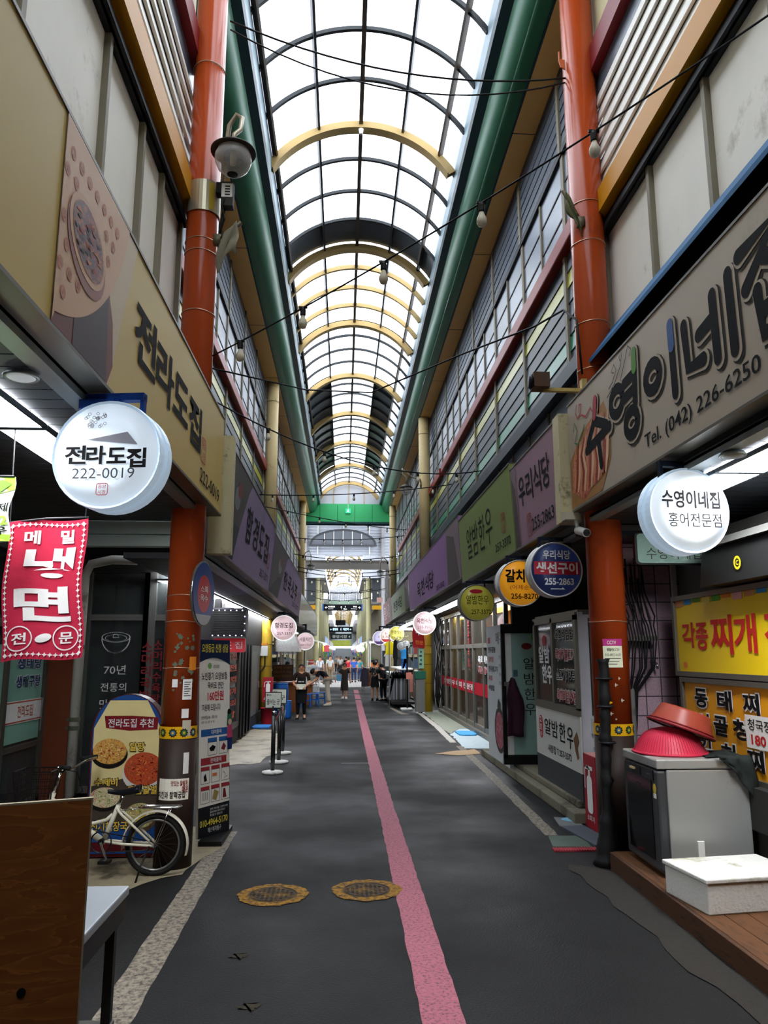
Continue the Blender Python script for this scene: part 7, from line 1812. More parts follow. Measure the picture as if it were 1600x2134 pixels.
r = thing('clothes_rack', 'low rack of dark and brown coats standing in the street beyond the couple', 'clothes rack', (1.2, 36, 0))
for x in (.95, 1.5):
    b = MB(); b.tube([(x, 35.4, 0), (x, 35.4, 1.25), (x, 37.6, 1.25), (x, 37.6, 0)], .018, 6); b.build('hoop', m_steel, r)
for k in range(12): garment('coat', .97 + .045*k, 35.4 + .1*k, 1.2, .84, .36, M('rack_coat_%d' % (k % 6), ['#2b2530', '#3a2f2a', '#5a3a24', '#7a4a26', '#6b3f22', '#2a2a2e'][k % 6], .85), 'long coat hanging on the low rack in the street', 'coats on the low rack in the street')
rnd = random.Random(41)
for k in range(4):
    for s in (-1, 1):
        x0, x1 = (-3.1, -2.55) if s < 0 else (2.75, 3.3); y = 30.5 + 3.1*k
        nth = ['first', 'second', 'third', 'fourth'][k]
        rr = thing('goods_shelf', 'shelf of packed goods along the %s shop fronts, %s one beyond the %s' % ('left' if s < 0 else 'right', nth, 'food stall' if s < 0 else 'yellow right column'), 'shelf', ((x0+x1)/2, y, 0))
        b = MB()
        for z in (.1, .7, 1.25, 1.8, 2.3): b.box(x0, y, z, x1, y + 2.7, z + .03)
        for yy in (y, y + 2.66): b.box(x0, yy, 0, x0 + .04, yy + .04, 2.33); b.box(x1 - .04, yy, 0, x1, yy + .04, 2.33)
        b.build('frame', m_alu_d, rr)
        for z in (.13, .73, 1.28, 1.83):
            for j in range(5): h = rnd.uniform(.2, .42); b = MB(); b.box(x0 + .04, y + .06 + .53*j, z, x1 - .03, y + .5 + .53*j, z + h); b.build('goods', M('pack_%d' % rnd.randrange(8), ['#5a4636', '#7a2f2c', '#38506b', '#8a8578', '#6b6a30', '#3a3b40', '#9a8f80', '#42604a'][rnd.randrange(8)], .7), rr)
# lamps over the clothes stall
for k, (x, y, z, w) in enumerate(((2.0, 27.5, 2.7, .5), (1.9, 31.5, 2.75, .5), (1.7, 36.0, 2.8, .6))):
    r = thing('work_lamp', ['bare white tube lamp over the front of the clothes stall', 'bare white tube lamp over the middle of the clothes stall', 'bare white tube lamp over the far end of the clothes stall'][k], 'lamp', (x, y, z)); b = MB(); b.cyl((x, y, z), (x + w, y + .3, z), .03, n=10); b.build('tube', LIGHT('white_tube', '#f0f8ff', 14), r); b = MB(); b.box(x - .02, y - .02, z + .02, x + w, y + .34, z + .06); b.tube([(x + w*.5, y + .15, z + .05), (x + w*.5, y + .15, 3.0), (2.5, y + .15, 3.03), (2.5, y + .15, 3.05)], .012, 6); b.build('fitting', m_white, r)

# ------------------------------------------------------------------ cross street and the second market hall
r = struct('ceiling', (0, 56, 8))
m_louvF = M('white_far_louvre', '#c3c8d2', .5); m_ribw = M('pale_ribbed_sheet', '#b9bcc4', .5)
b = MB()
for k in range(11): b.add([(-6, 55.9, 9.05 + .23*k), (6, 55.9, 9.05 + .23*k), (6, 56.05, 9.25 + .23*k), (-6, 56.05, 9.25 + .23*k), (-6, 55.9, 9.02 + .23*k), (6, 55.9, 9.02 + .23*k)], [(0,1,2,3), (4,5,1,0)])
b.build('gable_louvre', m_louvF, r)
b = MB(); b.box(-6.2, 56.1, 8.9, 6.2, 56.3, 12.5); b.build('gable_back', M('far_gable', '#a7a9ae', .7), r)
b = MB()
for x in (-1.95, -.05, 1.85): b.box(x - .03, 55.8, 9.0, x + .03, 55.9, 11.6)
b.build('gable_post', m_white, r)
b = MB(); b.box(-14, 44.1, 12.6, 14, 56.3, 12.8); b.build('cross_sky_blocker', m_plaster, r)  # added slab over the open crossing, cuts the sky light there
b = MB()
for x0, x1 in ((-6, -1.4), (1.35, 6)):
    x = x0
    while x < x1 - .05: b.box(x, 56.0, 7.3, min(x1, x + .16), 56.1, 9.0); b.box(x + .16, 56.02, 7.3, min(x1, x + .2), 56.1, 9.0); x += .2
b.build('gable_sheet', m_ribw, r)
for s in (-1, 1): b = MB(); b.box(s*2.85 - .12, 55.6, 0, s*2.85 + .12, 55.85, 12); b.build('gable_column', M('grey_column', '#8d8c8e', .5), r)
# glazed half-moon porch
b = MB(); vs = []
E1 = [(-.1 + 2.38*cos(pi*i/24), 9.58 + 1.11*sin(pi*i/24)) for i in range(25)]
b.add([(x, 55.0, z) for x, z in E1] + [(-.1, 55.0, 9.58)], [(i, i+1, 25) for i in range(24)]); b.build('porch_glass', M('grey_porch_glass', '#5c6067', .4, 0), r)
b = MB(); b.tube([(x, 54.95, z) for x, z in E1], .07, 6); b.box(-2.55, 54.9, 9.5, 2.35, 55.05, 9.6); b.build('porch_rim', M('porch_rim', '#3d3f43', .5, 0), r)
b = MB()
for x in (-1.45, -.77, -.1, .57, 1.25): b.box(x - .025, 54.94, 9.58, x + .025, 54.98, 9.58 + 1.11*sqrt(1 - ((x + .1)/2.38)**2)); 
b.build('porch_bar', m_white, r)
b = MB()
for i in range(24): b.add([(E1[i][0], 55.0, E1[i][1]), (E1[i+1][0], 55.0, E1[i+1][1]), (E1[i+1][0], 55.9, E1[i+1][1]), (E1[i][0], 55.9, E1[i][1])], [(0,1,2,3)])
b.build('porch_roof', m_alu, r)
tag(MB().box(-2.5, 45.9, 6.86, 2.68, 46.1, 7.36).box(-2.5, 45.84, 7.32, 2.68, 46.16, 7.38).box(-2.5, 45.84, 6.84, 2.68, 46.16, 6.9).build('cross_beam', M('grey_white_beam', '#7f7a76', .5)), 'pale grey steel beam across the street at its far end', 'beam')
for s, x in ((-1, -2.5), (1, 2.6)): tag(MB().box(x - .1, 45.9, 0, x + .1, 46.1, 6.84).build('beam_post', M('grey_white_beam', '#a6a19d')), 'pale post carrying the %s end of the grey cross beam' % ('left' if s < 0 else 'right'), 'post')
# hall body
m_hcol = M('pale_green_cream_column', '#b9b48c', .5, 0, .1, 2); m_hwall = M('cream_hall_wall', '#6f664e', .7, 0, .25, 1.5)
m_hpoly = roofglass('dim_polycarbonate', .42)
def hvault(y0, y1, hw, zs, rise, cx=0.0):
    R = (hw*hw + rise*rise) / (2*rise); zc = zs + rise - R; a = math.asin(hw / R)
    pt = lambda t, r, y: (cx + r*sin(t), y, zc + r*cos(t))
    n = 12; vs = []
    for i in range(n+1): t = -a + 2*a*i/n; vs += [pt(t, R, y0), pt(t, R, y1)]
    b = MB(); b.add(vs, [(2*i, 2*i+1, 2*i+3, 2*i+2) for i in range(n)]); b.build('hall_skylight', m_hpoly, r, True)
    y = y0
    while y <= y1 + .01:
        b = MB(); b.tube([pt(-a + 2*a*i/n, R - .08, y) for i in range(n+1)], .07, 6); b.build('hall_arch', m_arch, r, True); y += 3.4
    b = MB()
    for k in (-.6, 0, .6): p = pt(a*k, R - .03, 0); b.box(p[0] - .03, y0, p[2] - .03, p[0] + .03, y1, p[2] + .03)
    b.build('hall_purlin', m_barB, r)
hvault(56.3, 74, 1.4, 8.0, 1.5); hvault(75, 98, 1.25, 7.0, 1.7); hvault(99, 140, 1.2, 6.0, 1.6)
b = MB()
for s in (-1, 1):
    x0, x1 = sorted((s*1.4, s*3.6)); b.box(x0, 56.3, 7.6, x1, 74.5, 8.1); b.box(x0, 75, 6.6, x1, 98, 7.1); b.box(x0, 99, 5.6, x1, 140, 6.1)
b.build('hall_gutter', M('hall_gutter', '#c5c2c6', .5), r)
for s in (-1, 1): b = MB(); b.box(min(s*1.36, s*1.42), 56.4, 7.62, max(s*1.36, s*1.42), 74, 7.9); b.build('gutter_lamp', LIGHT('hall_tube', '#f2f5ff', 3.0), r)
b = MB(); x = -1.6
while x < 1.6: b.box(x, 74.5, 6.9, x + .2, 74.6, 8.3); x += .22
b.build('ribbed_partition', m_ribw, r)
b = MB(); b.box(-1.7, 74.4, 6.2, 1.7, 74.5, 6.9); b.build('mint_partition', M('mint_partition', '#a9c4b0', .6), r)
wa = MB()
for s in (-1, 1): x0, x1 = sorted((s*3.4, s*6.5)); wa.box(x0, 55.6, 0, x1, 141, 8.2)
o = wa.build('wall_left.001', m_hwall); o['kind'] = 'structure'
o = MB().box(-6.5, 140, 0, 6.5, 140.4, 9).build('wall_front', M('bright_end_wall', '#cdd3d6', .6)); o['kind'] = 'structure'
for k in range(8):
    for s in (-1, 1):
        y = 58 + k*6.0; x = s*1.95 - .08
        tag(MB().cyl((x, y, 0), (x, y, 7.6 if y < 74 else 6.6), .2, n=14).build('hall_column', m_hcol, smooth=True), 'pale column in the %s row of the second market hall' % ('left' if s < 0 else 'right'), 'column', 'columns of the far market hall, %s' % ('left' if s < 0 else 'right'))
# dark grilles and amber fascia beside the cross street
for s, x0, x1 in ((-1, -3.4, -2.1), (1, 2.1, 3.4)):
    side = 'left' if s < 0 else 'right'
    rr = thing('louvre_screen', 'dark louvred panel framed in grey at the %s mouth of the far hall' % side, 'panel', ((x0+x1)/2, 57, 5.8)); b = MB(); b.box(x0, 57, 5.6, x1, 57.1, 7.4); b.build('panel', M('slate_panel', '#3f4447', .5), rr); b = MB(); b.box(x0, 56.95, 5.55, x1, 57.12, 5.63); b.box((x0+x1)/2 - .02, 56.95, 5.6, (x0+x1)/2 + .02, 57.0, 7.4); b.build('frame', m_alu, rr)
    tag(MB().box(x0, 56.9, 5.05, x1, 57.1, 5.35).build('amber_fascia', M('amber_fascia', '#c9941a', .5)), 'amber fascia strip at the %s mouth of the far hall' % side, 'fascia')
# hanging direction sign
rr = thing('direction_sign', 'long black hanging direction sign with white arrows at the far hall', 'sign', (-.1, 62, 5.72)); b = MB(CF(0, 62, 0)); b.box(-1.62, 5.24, -.1, 1.42, 5.74, 0, 0); b.box(-1.72, 5.2, -.1, -1.62, 5.78, .02, 1); b.box(1.42, 5.2, -.1, 1.52, 5.78, .02, 1); b.build('panel', [M('sign_black', '#10141c', .4), LIGHT('blue_edge', '#2a62b0', .5)], rr)
b = MB(CF(0, 61.98, 0)); b.text('←', -1.5, 5.4, -1.3, 5.58, 0, .02); b.text('대전천동로', -1.25, 5.48, -.7, 5.62, 0, .02); b.text('Daejeoncheon', -1.25, 5.34, -.82, 5.42, 0, .01); b.text('↑', -.27, 5.38, -.1, 5.6, 0, .02); b.text('4', .08, 5.48, .16, 5.62, 0, .02); b.text('Gate', -.02, 5.32, .26, 5.44, 0, .02); b.text('주차장', .75, 5.48, 1.05, 5.62, 0, .02); b.text('Parking', .6, 5.34, 1.05, 5.42, 0, .01); b.text('→', 1.15, 5.4, 1.35, 5.58, 0, .02); b.build('lettering', LIGHT('sign_white_light', '#ffffff', 1.2), rr)
b = MB()
for x in (-1.2, 1.0): b.cyl((x, 62.05, 5.74), (x, 62.05, 7.62), .02, n=6)
b.build('hanger', m_alu, rr)
rr = thing('direction_sign', 'smaller lit direction sign deep in the far hall, below a black screen', 'sign', (-.3, 85, 4.7)); b = MB(CF(0, 85, 0)); b.box(-1.6, 4.15, -.1, 1.0, 4.75, 0); b.build('panel', M('sign_black', '#10141c'), rr); b = MB(CF(0, 84.97, 0)); b.text('← 중앙로', -1.45, 4.32, -.6, 4.6, 0, .02); b.text('4', -.36, 4.3, -.24, 4.6, 0, .03); b.text('대전역 →', -.05, 4.32, .85, 4.6, 0, .02); b.build('lettering', LIGHT('sign_cyan_light', '#bfeaff', 1.8), rr); b = MB(); b.cyl((-.3, 85, 4.75), (-.3, 85, 6.6), .03, n=6); b.build('hanger', m_alu, rr)
rr = thing('screen', 'black screen hanging deep in the far hall', 'screen', (-.3, 80, 5.0)); b = MB(); b.box(-.85, 80, 4.72, .2, 80.1, 5.25); b.build('panel', m_black, rr); b = MB(); b.cyl((-.3, 80.05, 5.25), (-.3, 80.05, 6.65), .03, n=6); b.build('hanger', m_alu, rr)
tag(MB().box(-1.6, 100, 2.75, .95, 100.1, 3.5).build('far_banner', M('yellow_green_banner', '#c9cf5a', .6, 0, .3, 1.2)), 'yellow green banner across the far end of the second hall', 'banner')
tag(MB().box(-1.9, 104, 2.55, 1.3, 104.2, 2.8).build('light_bar', LIGHT('far_light_bar', '#f2fbff', 8)), 'glowing white light bar at the far end of the second hall', 'lamp')
rr = thing('dark_banner', 'dark banner with white strokes under the small lit direction sign', 'banner', (-.3, 90, 3.8)); b = MB(); b.box(-1.5, 90, 3.5, .95, 90.08, 4.1); b.build('panel', M('dark_green_banner', '#24322e', .6), rr); b = MB(CF(0, 89.98, 0)); b.text('중앙시장 4', -1.3, 3.6, .8, 3.95, 0, .02); b.build('lettering', m_whitet, rr)
# stalls of the far hall: awnings, lamps, heaps of goods
rnd = random.Random(31); pal = ['#b03a3a', '#3a6fb0', '#d9c23a', '#3f9a5a', '#c98ac0', '#d9d9d9', '#3a3f4a', '#d9803a', '#7a4a9a', '#8fb0c9']
for k in range(12):
    for s in (-1, 1):
        y = 57.5 + k*6.2; sd = 'left' if s < 0 else 'right'
        rr = thing('market_stall', 'market stall in the %s row of the far hall' % sd, 'stall', (s*2.6, y, 0), 'stalls of the far hall, %s row' % sd)
        x0, x1 = sorted((s*1.75, s*3.3)); b = MB(); b.box(x0, y, 0, x1, y + 5.2, .75); b.build('counter', M('stall_counter_%d' % (k % 3), ['#8a7a66', '#6d6f74', '#9a8a7a'][k % 3], .6), rr)
        x0, x1 = sorted((s*1.25, s*3.3)); b = MB(); b.add([(s*1.25, y, 2.55), (s*1.25, y + 5.4, 2.55), (s*3.3, y + 5.4, 3.0), (s*3.3, y, 3.0), (s*1.25, y, 2.62), (s*1.25, y + 5.4, 2.62), (s*3.3, y + 5.4, 3.1), (s*3.3, y, 3.1)], [(0,1,2,3), (7,6,5,4), (0,4,5,1), (0,3,7,4)]); b.build('canopy', m_white, rr)
        x0, x1 = sorted((s*1.35, s*1.5)); b = MB(); b.box(x0, y + .2, 2.47, x1, y + 5.0, 2.53); b.build('tube_lamp', LIGHT('stall_tube', '#f4fbff', 9), rr)
        x0, x1 = sorted((s*1.3, s*1.36)); b = MB(); b.box(x0, y + .1, 2.62, x1, y + 5.2, 3.1); b.build('name_board', LIGHT('stall_board_%d' % (k % 6), ['#7f9ac9', '#c9c5b0', '#6f86b9', '#c99a9a', '#8fb9a0', '#b0a0c9'][k % 6], .5), rr)
        for j in range(5): x0 = s*(1.8 + .1*rnd.random()); b = MB(); h = rnd.uniform(.2, .75); b.box(min(x0, s*2.6), y + j, .75, max(x0, s*2.6), y + j + .8, .75 + h); b.build('goods', M('goods_%d' % rnd.randrange(10), pal[rnd.randrange(10)], .7), rr, bevel=.06)
        for j in range(3): x0 = s*1.45; b = MB(); zt = 2.4; b.box(min(x0, x0 + s*.1), y + .5 + 1.7*j, zt - rnd.uniform(.4, .9), max(x0, x0 + s*.1), y + 1.0 + 1.7*j, zt); b.build('hung_goods', M('goods_%d' % rnd.randrange(10), pal[rnd.randrange(10)], .7), rr, bevel=.03)
for k, (x, y) in enumerate(((1.15, 57.2), (1.38, 57.6))): rr = thing('round_sign', 'small white round sign at the right mouth of the far hall, %s' % ['nearer the middle', 'nearer the column'][k], 'hanging sign', (x, y, 2.45)); b = MB(CF(x, y, 2.16)); b.lathe([(0, .05), (.2, .05), (.21, .03), (.21, -.05), (0, -.05)], 20); b.build('drum', LIGHT('far_round_light', '#fff3e6', 1.2), rr); b = MB(); b.cyl((x, y, 2.37), (x, y, 2.6), .015, n=5); b.build('hanger', m_black, rr)
garment('shirt', -1.22, 57.45, 2.46, .5, .5, M('coral_cloth', '#c9525a', .8), 'coral shirt hanging from a canopy at the left mouth of the far hall')
tag(MB().box(-2.4, 44.3, 2.0, -2.3, 47.5, 2.9).build('side_awning', m_alu), 'grey side awning at the left end of the street', 'awning')
fc = tag(MB().box(1.6, 48, 2.55, 3.2, 52, 2.75).build('flat_canopy', m_alu_d), 'flat grey canopy with a white tube lamp at the right corner of the cross street', 'canopy')
for x, y in ((1.66, 48.1), (1.66, 51.9), (3.1, 51.9), (3.1, 48.1)): MB().cyl((x, y, 0), (x, y, 2.55), .04, n=8).build('canopy_post', m_alu, fc)
MB().box(1.6, 47.94, 2.48, 3.2, 48.0, 2.56).build('canopy_lamp', LIGHT('stall_tube', '#f4fbff', 9), fc)
rr = thing('pink_sign', 'small pale pink sign on a curved white arm high on the right', 'sign', (1.87, 40, 4.6)); b = MB(); b.box(1.72, 39.95, 4.47, 2.02, 40.05, 4.72); b.build('panel', LIGHT('pale_pink_panel', '#e6b9b5', .4), rr); b = MB(); b.tube([(1.87, 40, 4.72), (1.87, 40, 4.95), (1.98, 40, 5.12), (2.15, 40, 5.1), (2.28, 40, 4.7), (2.3, 40, 4.3)], .02, 6); b.build('arm', m_white, rr, True)
for s, x in ((-1, -2.35), (1, 2.42)): tag(MB().box(x - .2, 44.2, 0, x + .2, 45.0, 2.0).build('corner_cabinet', M('corner_cabinet_%d' % s, ['#77705f', '#5f6468'][s > 0], .5)), 'upright cabinet at the %s corner of the cross street' % ('left' if s < 0 else 'right'), 'cabinet')
rr = thing('exit_sign', 'small green exit sign hanging below the green end panel', 'sign', (.2, 43.7, 10.0)); b = MB(CF(.2, 43.78, 10.02)); b.box(-.16, -.14, -.05, .16, .14, 0, 0); b.build('panel', LIGHT('exit_green', '#1fae7a', .7), rr); b = MB(CF(.2, 43.77, 10.02)); b.disc(.02, .08, .025, z=0); b.stroke([(.0, .05), (-.02, -.02), (-.07, -.08)], .025, 0); b.stroke([(-.02, -.02), (.05, -.05), (.04, -.1)], .025, 0); b.stroke([(-.06, .03), (.0, .04), (.06, 0)], .02, 0); b.build('picture', LIGHT('exit_white', '#eafff5', 1.0), rr); b = MB(); b.cyl((.2, 43.8, 10.16), (.2, 43.8, 10.42), .012, n=5); b.build('hanger', m_white, rr)
# ------------------------------------------------------------------ people
m_skin = M('skin', '#c08a68', .5, 0, .05, 8); m_hair = M('black_hair', '#15110f', .5, 0, .1, 10)
def skinmesh(name, joints, edges, mats, parent, root=0, sub=1):
    """one continuous surface grown over joints: {key: (x, y, z, rx, ry)}"""
    keys = list(joints); me = bpy.data.meshes.new('s'); me.from_pydata([joints[k][:3] for k in keys], [(keys.index(a), keys.index(c)) for a, c in edges], [])
    o = bpy.data.objects.new('s', me); _TS.collection.objects.link(o)
    md = o.modifiers.new('skin', 'SKIN'); md.use_smooth_shade = True
    for i, k in enumerate(keys):
        j = joints[k]; d = me.skin_vertices[0].data[i]; d.radius = (j[3], j[4] if len(j) > 4 else j[3]); d.use_root = (i == root)
    s2 = o.modifiers.new('sub', 'SUBSURF'); s2.levels = sub; s2.render_levels = sub
    vl = _TS.view_layers[0]; vl.update(); dg = vl.depsgraph
    nm = bpy.data.meshes.new_from_object(o.evaluated_get(dg), depsgraph=dg); nm.name = name
    bpy.data.objects.remove(o)
    nm.materials.clear(); nm.materials.append(mats); nm.polygons.foreach_set('use_smooth', [True]*len(nm.polygons))
    ob = bpy.data.objects.new(name, nm); COL.objects.link(ob); ob.parent = parent
    return ob
def person(label, X, Y, H, face, top, bottom, pose=None, skirt=False, sleeves='short', hair='short', glasses=False, apron=None, shoes=None, z0=0.0, sock=None, wide=1.0):
    """face: degrees turned from facing the camera; pose: joint positions in body heights"""
    r = thing('person', label, 'person', (X, Y, z0)); r.rotation_euler = (0, 0, radians(face)); _INV[r.name] = I4
    J = dict(pel=(0,0,.53), bel=(0,-.005,.61), che=(0,0,.71), nb=(0,.01,.80), nk=(0,.0,.845), hd=(0,-.012,.905), tp=(0,-.005,.95),
             shL=(.095*wide,.01,.795), shR=(-.095*wide,.01,.795), elL=(.135*wide,.02,.635), elR=(-.135*wide,.02,.635), wrL=(.14*wide,-.03,.49), wrR=(-.14*wide,-.03,.49),
             hpL=(.052,0,.505), hpR=(-.052,0,.505), knL=(.058,-.012,.285), knR=(-.058,-.012,.285), anL=(.06,.012,.05), anR=(-.06,.012,.05), toL=(.068,-.075,.018), toR=(-.068,-.075,.018))
    if pose: J.update(pose)
    V = {k: Vector(v)*H for k, v in J.items()}
    R = dict(pel=(.075,.06), bel=(.068,.055), che=(.078,.058), nb=(.05,.04), nk=(.03,.03), hd=(.05,.06), tp=(.035,.042), sh=(.036,), el=(.024,), wr=(.016,), hp=(.055,), kn=(.034,), an=(.021,), to=(.018,))
    def jr(k): q = R[k] if k in R else R[k[:-1]]; return tuple(v*H for v in q)
    jo = {k: tuple(v) + jr(k) for k, v in V.items()}
    ed = [('pel','bel'), ('bel','che'), ('che','nb'), ('nb','nk'), ('nk','hd'), ('hd','tp')]
    for s in 'LR': ed += [('nb','sh'+s), ('sh'+s,'el'+s), ('el'+s,'wr'+s), ('pel','hp'+s), ('hp'+s,'kn'+s), ('kn'+s,'an'+s), ('an'+s,'to'+s)]
    fdir = (V['hd'] - V['nk']).normalized()
    # nose and ears grow out of the head
    fwd = Vector((0, -1, 0)); up = (V['tp'] - V['hd']).normalized(); fwd = (fwd - up*fwd.dot(up)).normalized(); rt = up.cross(fwd)
    hd = V['hd']
    jo['nose'] = tuple(hd + fwd*.068*H - up*.008*H) + (.007*H, .009*H); ed.append(('hd', 'nose'))
    for s, k in (('L', 1), ('R', -1)):
        jo['ear'+s] = tuple(hd + rt*k*.056*H) + (.006*H, .012*H); ed.append(('hd', 'ear'+s))
        w = V['wr'+s]; d = (w - V['el'+s]).normalized(); sd = d.orthogonal().normalized() if abs(d.z) > .99 else d.cross(Vector((0,0,1))).normalized(); pl = d.cross(sd)
        jo['pa'+s] = tuple(w + d*.035*H) + (.017*H, .012*H); ed.append(('wr'+s, 'pa'+s))
        for i, (off, ln) in enumerate(((-.016, .034), (-.005, .040), (.006, .037), (.016, .029))):
            a = w + d*.055*H + sd*off*H; e = a + d*ln*.6*H + pl*.008*H; f2 = e + d*ln*.4*H + pl*.016*H
            for nm, p, q in (('a', a, .0062), ('b', e, .0055), ('c', f2, .0045)): jo['f%s%d%s' % (s, i, nm)] = tuple(p) + (q*H, q*H)
            ed += [('pa'+s, 'f%s%da' % (s, i)), ('f%s%da' % (s, i), 'f%s%db' % (s, i)), ('f%s%db' % (s, i), 'f%s%dc' % (s, i))]
        a = w + d*.022*H + sd*.022*H*k; e = a + d*.022*H + sd*.012*H*k
        jo['t%sa' % s] = tuple(a) + (.007*H, .007*H); jo['t%sb' % s] = tuple(e) + (.0055*H, .0055*H); ed += [('pa'+s, 't%sa' % s), ('t%sa' % s, 't%sb' % s)]
    skinmesh('body', jo, ed, m_skin, r)
    g = 1.18
    def sub(keys, scale=g, mod=None):
        q = {k: tuple(V[k]) + tuple(v*scale for v in jr(k)) for k in keys}
        if mod: q.update(mod)
        return q
    tk = ['pel', 'bel', 'che', 'nb', 'shL', 'shR']; q = sub(tk); te = [('pel','bel'), ('bel','che'), ('che','nb'), ('nb','shL'), ('nb','shR')]
    for s in 'LR':
        e = V['sh'+s].lerp(V['el'+s], .8 if sleeves == 'short' else 1.0); q['el'+s] = tuple(e) + (.034*H, .034*H); te.append(('sh'+s, 'el'+s))
        if sleeves == 'long': e = V['el'+s].lerp(V['wr'+s], .92); q['wr'+s] = tuple(e) + (.026*H, .026*H); te.append(('el'+s, 'wr'+s))
    skinmesh('top', q, te, top, r)
    if skirt:
        b = MB(); c0 = V['bel'].lerp(V['pel'], .3); kn = (V['knL'] + V['knR'])*.5; c1 = Vector((kn.x, kn.y + .01*H, kn.z - .06*H if skirt == 'long' else kn.z + .05*H)); n = 18; vs = []
        for j in range(7):
            t = j/6; c = c0.lerp(V['pel'], min(1, t*3)) if t < .34 else V['pel'].lerp(c1, (t - .34)/.66); rx = (.082 + .03*t)*H; ry = (.064 + .035*t)*H
            for i in range(n): a = 2*pi*i/n; f = 1 + .05*sin(a*6)*t; vs.append((c.x + rx*f*cos(a), c.y + ry*f*sin(a), c.z))
        b.add(vs, [(j*n+i, j*n+(i+1) % n, (j+1)*n+(i+1) % n, (j+1)*n+i) for j in range(6) for i in range(n)]); o = b.build('skirt', bottom, None, True); o.parent = r
    else:
        q = sub(['pel', 'hpL', 'hpR', 'knL', 'knR'], 1.2); be = [('pel','hpL'), ('pel','hpR'), ('hpL','knL'), ('hpR','knR')]
        for s in 'LR': e = V['knL' if s == 'L' else 'knR'].lerp(V['an'+s], .92); q['an'+s] = tuple(e) + (.034*H, .034*H); be.append(('kn'+s, 'an'+s))
        for s in 'LR': kk = 'kn'+s; q[kk] = tuple(V[kk]) + (.044*H, .044*H)
        skinmesh('trousers', q, be, bottom, r)
    for s in 'LR':
        a, t = V['an'+s], V['to'+s]; d = Vector((t.x - a.x, t.y - a.y, 0)); d = d.normalized() if d.length > 1e-4 else Vector((0, -1, 0)); z = max(.0, min(a.z - .045*H, t.z - .018*H))
        u = d.cross(Vector((0, 0, 1))); base = Vector((a.x, a.y, z)); b = MB(); vs = []
        prof = [(-.035, .02, .05), (-.02, .03, .062), (.03, .032, .05), (.07, .036, .03), (.1, .03, .022), (.112, .012, .014)]
        for l, w, h in prof: p = base + d*l*H; vs += [p - u*w*H, p - u*w*.85*H + Vector((0,0,h*H)), p + u*w*.85*H + Vector((0,0,h*H)), p + u*w*H]
        n = len(prof); b.add(vs, [(i*4+k, i*4+(k+1) % 4, i*4+4+(k+1) % 4, i*4+4+k) for i in range(n-1) for k in range(4)] + [(0,1,2,3), (n*4-1, n*4-2, n*4-3, n*4-4)]); o = b.build('shoe', shoes or m_black, None, True, .004); o.parent = r
    # hair: cap over crown and back of the head
    b = MB(); vs = []; n = 16; m_ = 9; R0 = (.060, .070, .062)
    for j in range(m_+1):
        ph = pi*.62*j/m_ if hair != 'long' else pi*.78*j/m_
        for i in range(n):
            a = 2*pi*i/n; fr = max(0, cos(a))    # a = 0 is forwards
            p2 = ph * (1 - .42*fr**1.5); k = 1.03 + .06*sin(a*5)*sin(ph)*(hair == 'curly')
            q_ = hd + up*.012*H + (fwd*cos(a)*sin(p2)*R0[1] + rt*sin(a)*sin(p2)*R0[0] + up*cos(p2)*R0[2])*H*k - fwd*.006*H; vs.append(q_)
    b.add(vs, [(j*n+i, j*n+(i+1) % n, (j+1)*n+(i+1) % n, (j+1)*n+i) for j in range(m_) for i in range(n)])
    if hair == 'bun': b.lathe([(0, .03*H), (.025*H, .02*H), (.032*H, 0), (.02*H, -.025*H), (0, -.03*H)], 12, c=tuple(hd - fwd*.05*H + up*.06*H))
    o = b.build('hair', m_hair, None, True); o.parent = r
    b = MB()
    for k in (-1, 1): b.lathe([(0, .006*H), (.006*H, .002*H), (.005*H, -.003*H)], 8, c=tuple(hd + fwd*.054*H + rt*k*.022*H + up*.012*H))
    o = b.build('eyes', m_black, None, True); o.parent = r
    b = MB(); p = hd + fwd*.058*H - up*.034*H; b.tube([p - rt*.016*H, p + fwd*.003*H, p + rt*.016*H], .0045*H, 6); o = b.build('mouth', M('lips', '#8a4a42', .5), None, True); o.parent = r
    if glasses:
        b = MB()
        for k in (-1, 1): c = hd + fwd*.066*H + rt*k*.024*H + up*.012*H; b.tube([c + rt*.017*H*cos(t) + up*.013*H*sin(t) for t in [2*pi*i/12 for i in range(12)]], .0022*H, 5, closed=True); b.tube([c + rt*k*.017*H, hd + rt*k*.056*H + up*.012*H], .002*H, 4)
        o = b.build('glasses', M('red_brown_rims', '#7a2a24', .4), None); o.parent = r
    if apron:
        b = MB(); vs = []; n = 10
        for j in range(5):
            z = (.74 - .115*j)*H
            for i in range(n+1): a = -1.1 + 2.2*i/n; k = 1.0 if j else .7; vs.append((sin(a)*.098*H*k, -.012*H - cos(a)*.088*H, z))
        b.add(vs, [(j*(n+1)+i, j*(n+1)+i+1, (j+1)*(n+1)+i+1, (j+1)*(n+1)+i) for j in range(4) for i in range(n)]); b.text('중앙시장', -.05*H, .655*H, .05*H, .675*H, .0, .02, 1, T=CF(0, -.103*H, 0)); o = b.build('apron', [apron, m_whitet], None, True); o.parent = r
    return r
m_blk = M('black_tee', '#17171a', .85, 0, .1, 8); m_blk2 = M('black_cloth', '#101012', .9, 0, .1, 8)
P1 = person('woman with glasses in a black apron holding a white box, standing by the food stall', -1.2, 22.7, 1.58, 0, M('dark_brown_blouse', '#261813', .85, 0, .15, 10), m_blk2, dict(elL=(.145, -.01, .63), elR=(-.145, -.01, .63), wrL=(.085, -.115, .585), wrR=(-.085, -.115, .585)), hair='curly', glasses=True, apron=M('black_apron', '#0d0d0f', .8), wide=1.22)
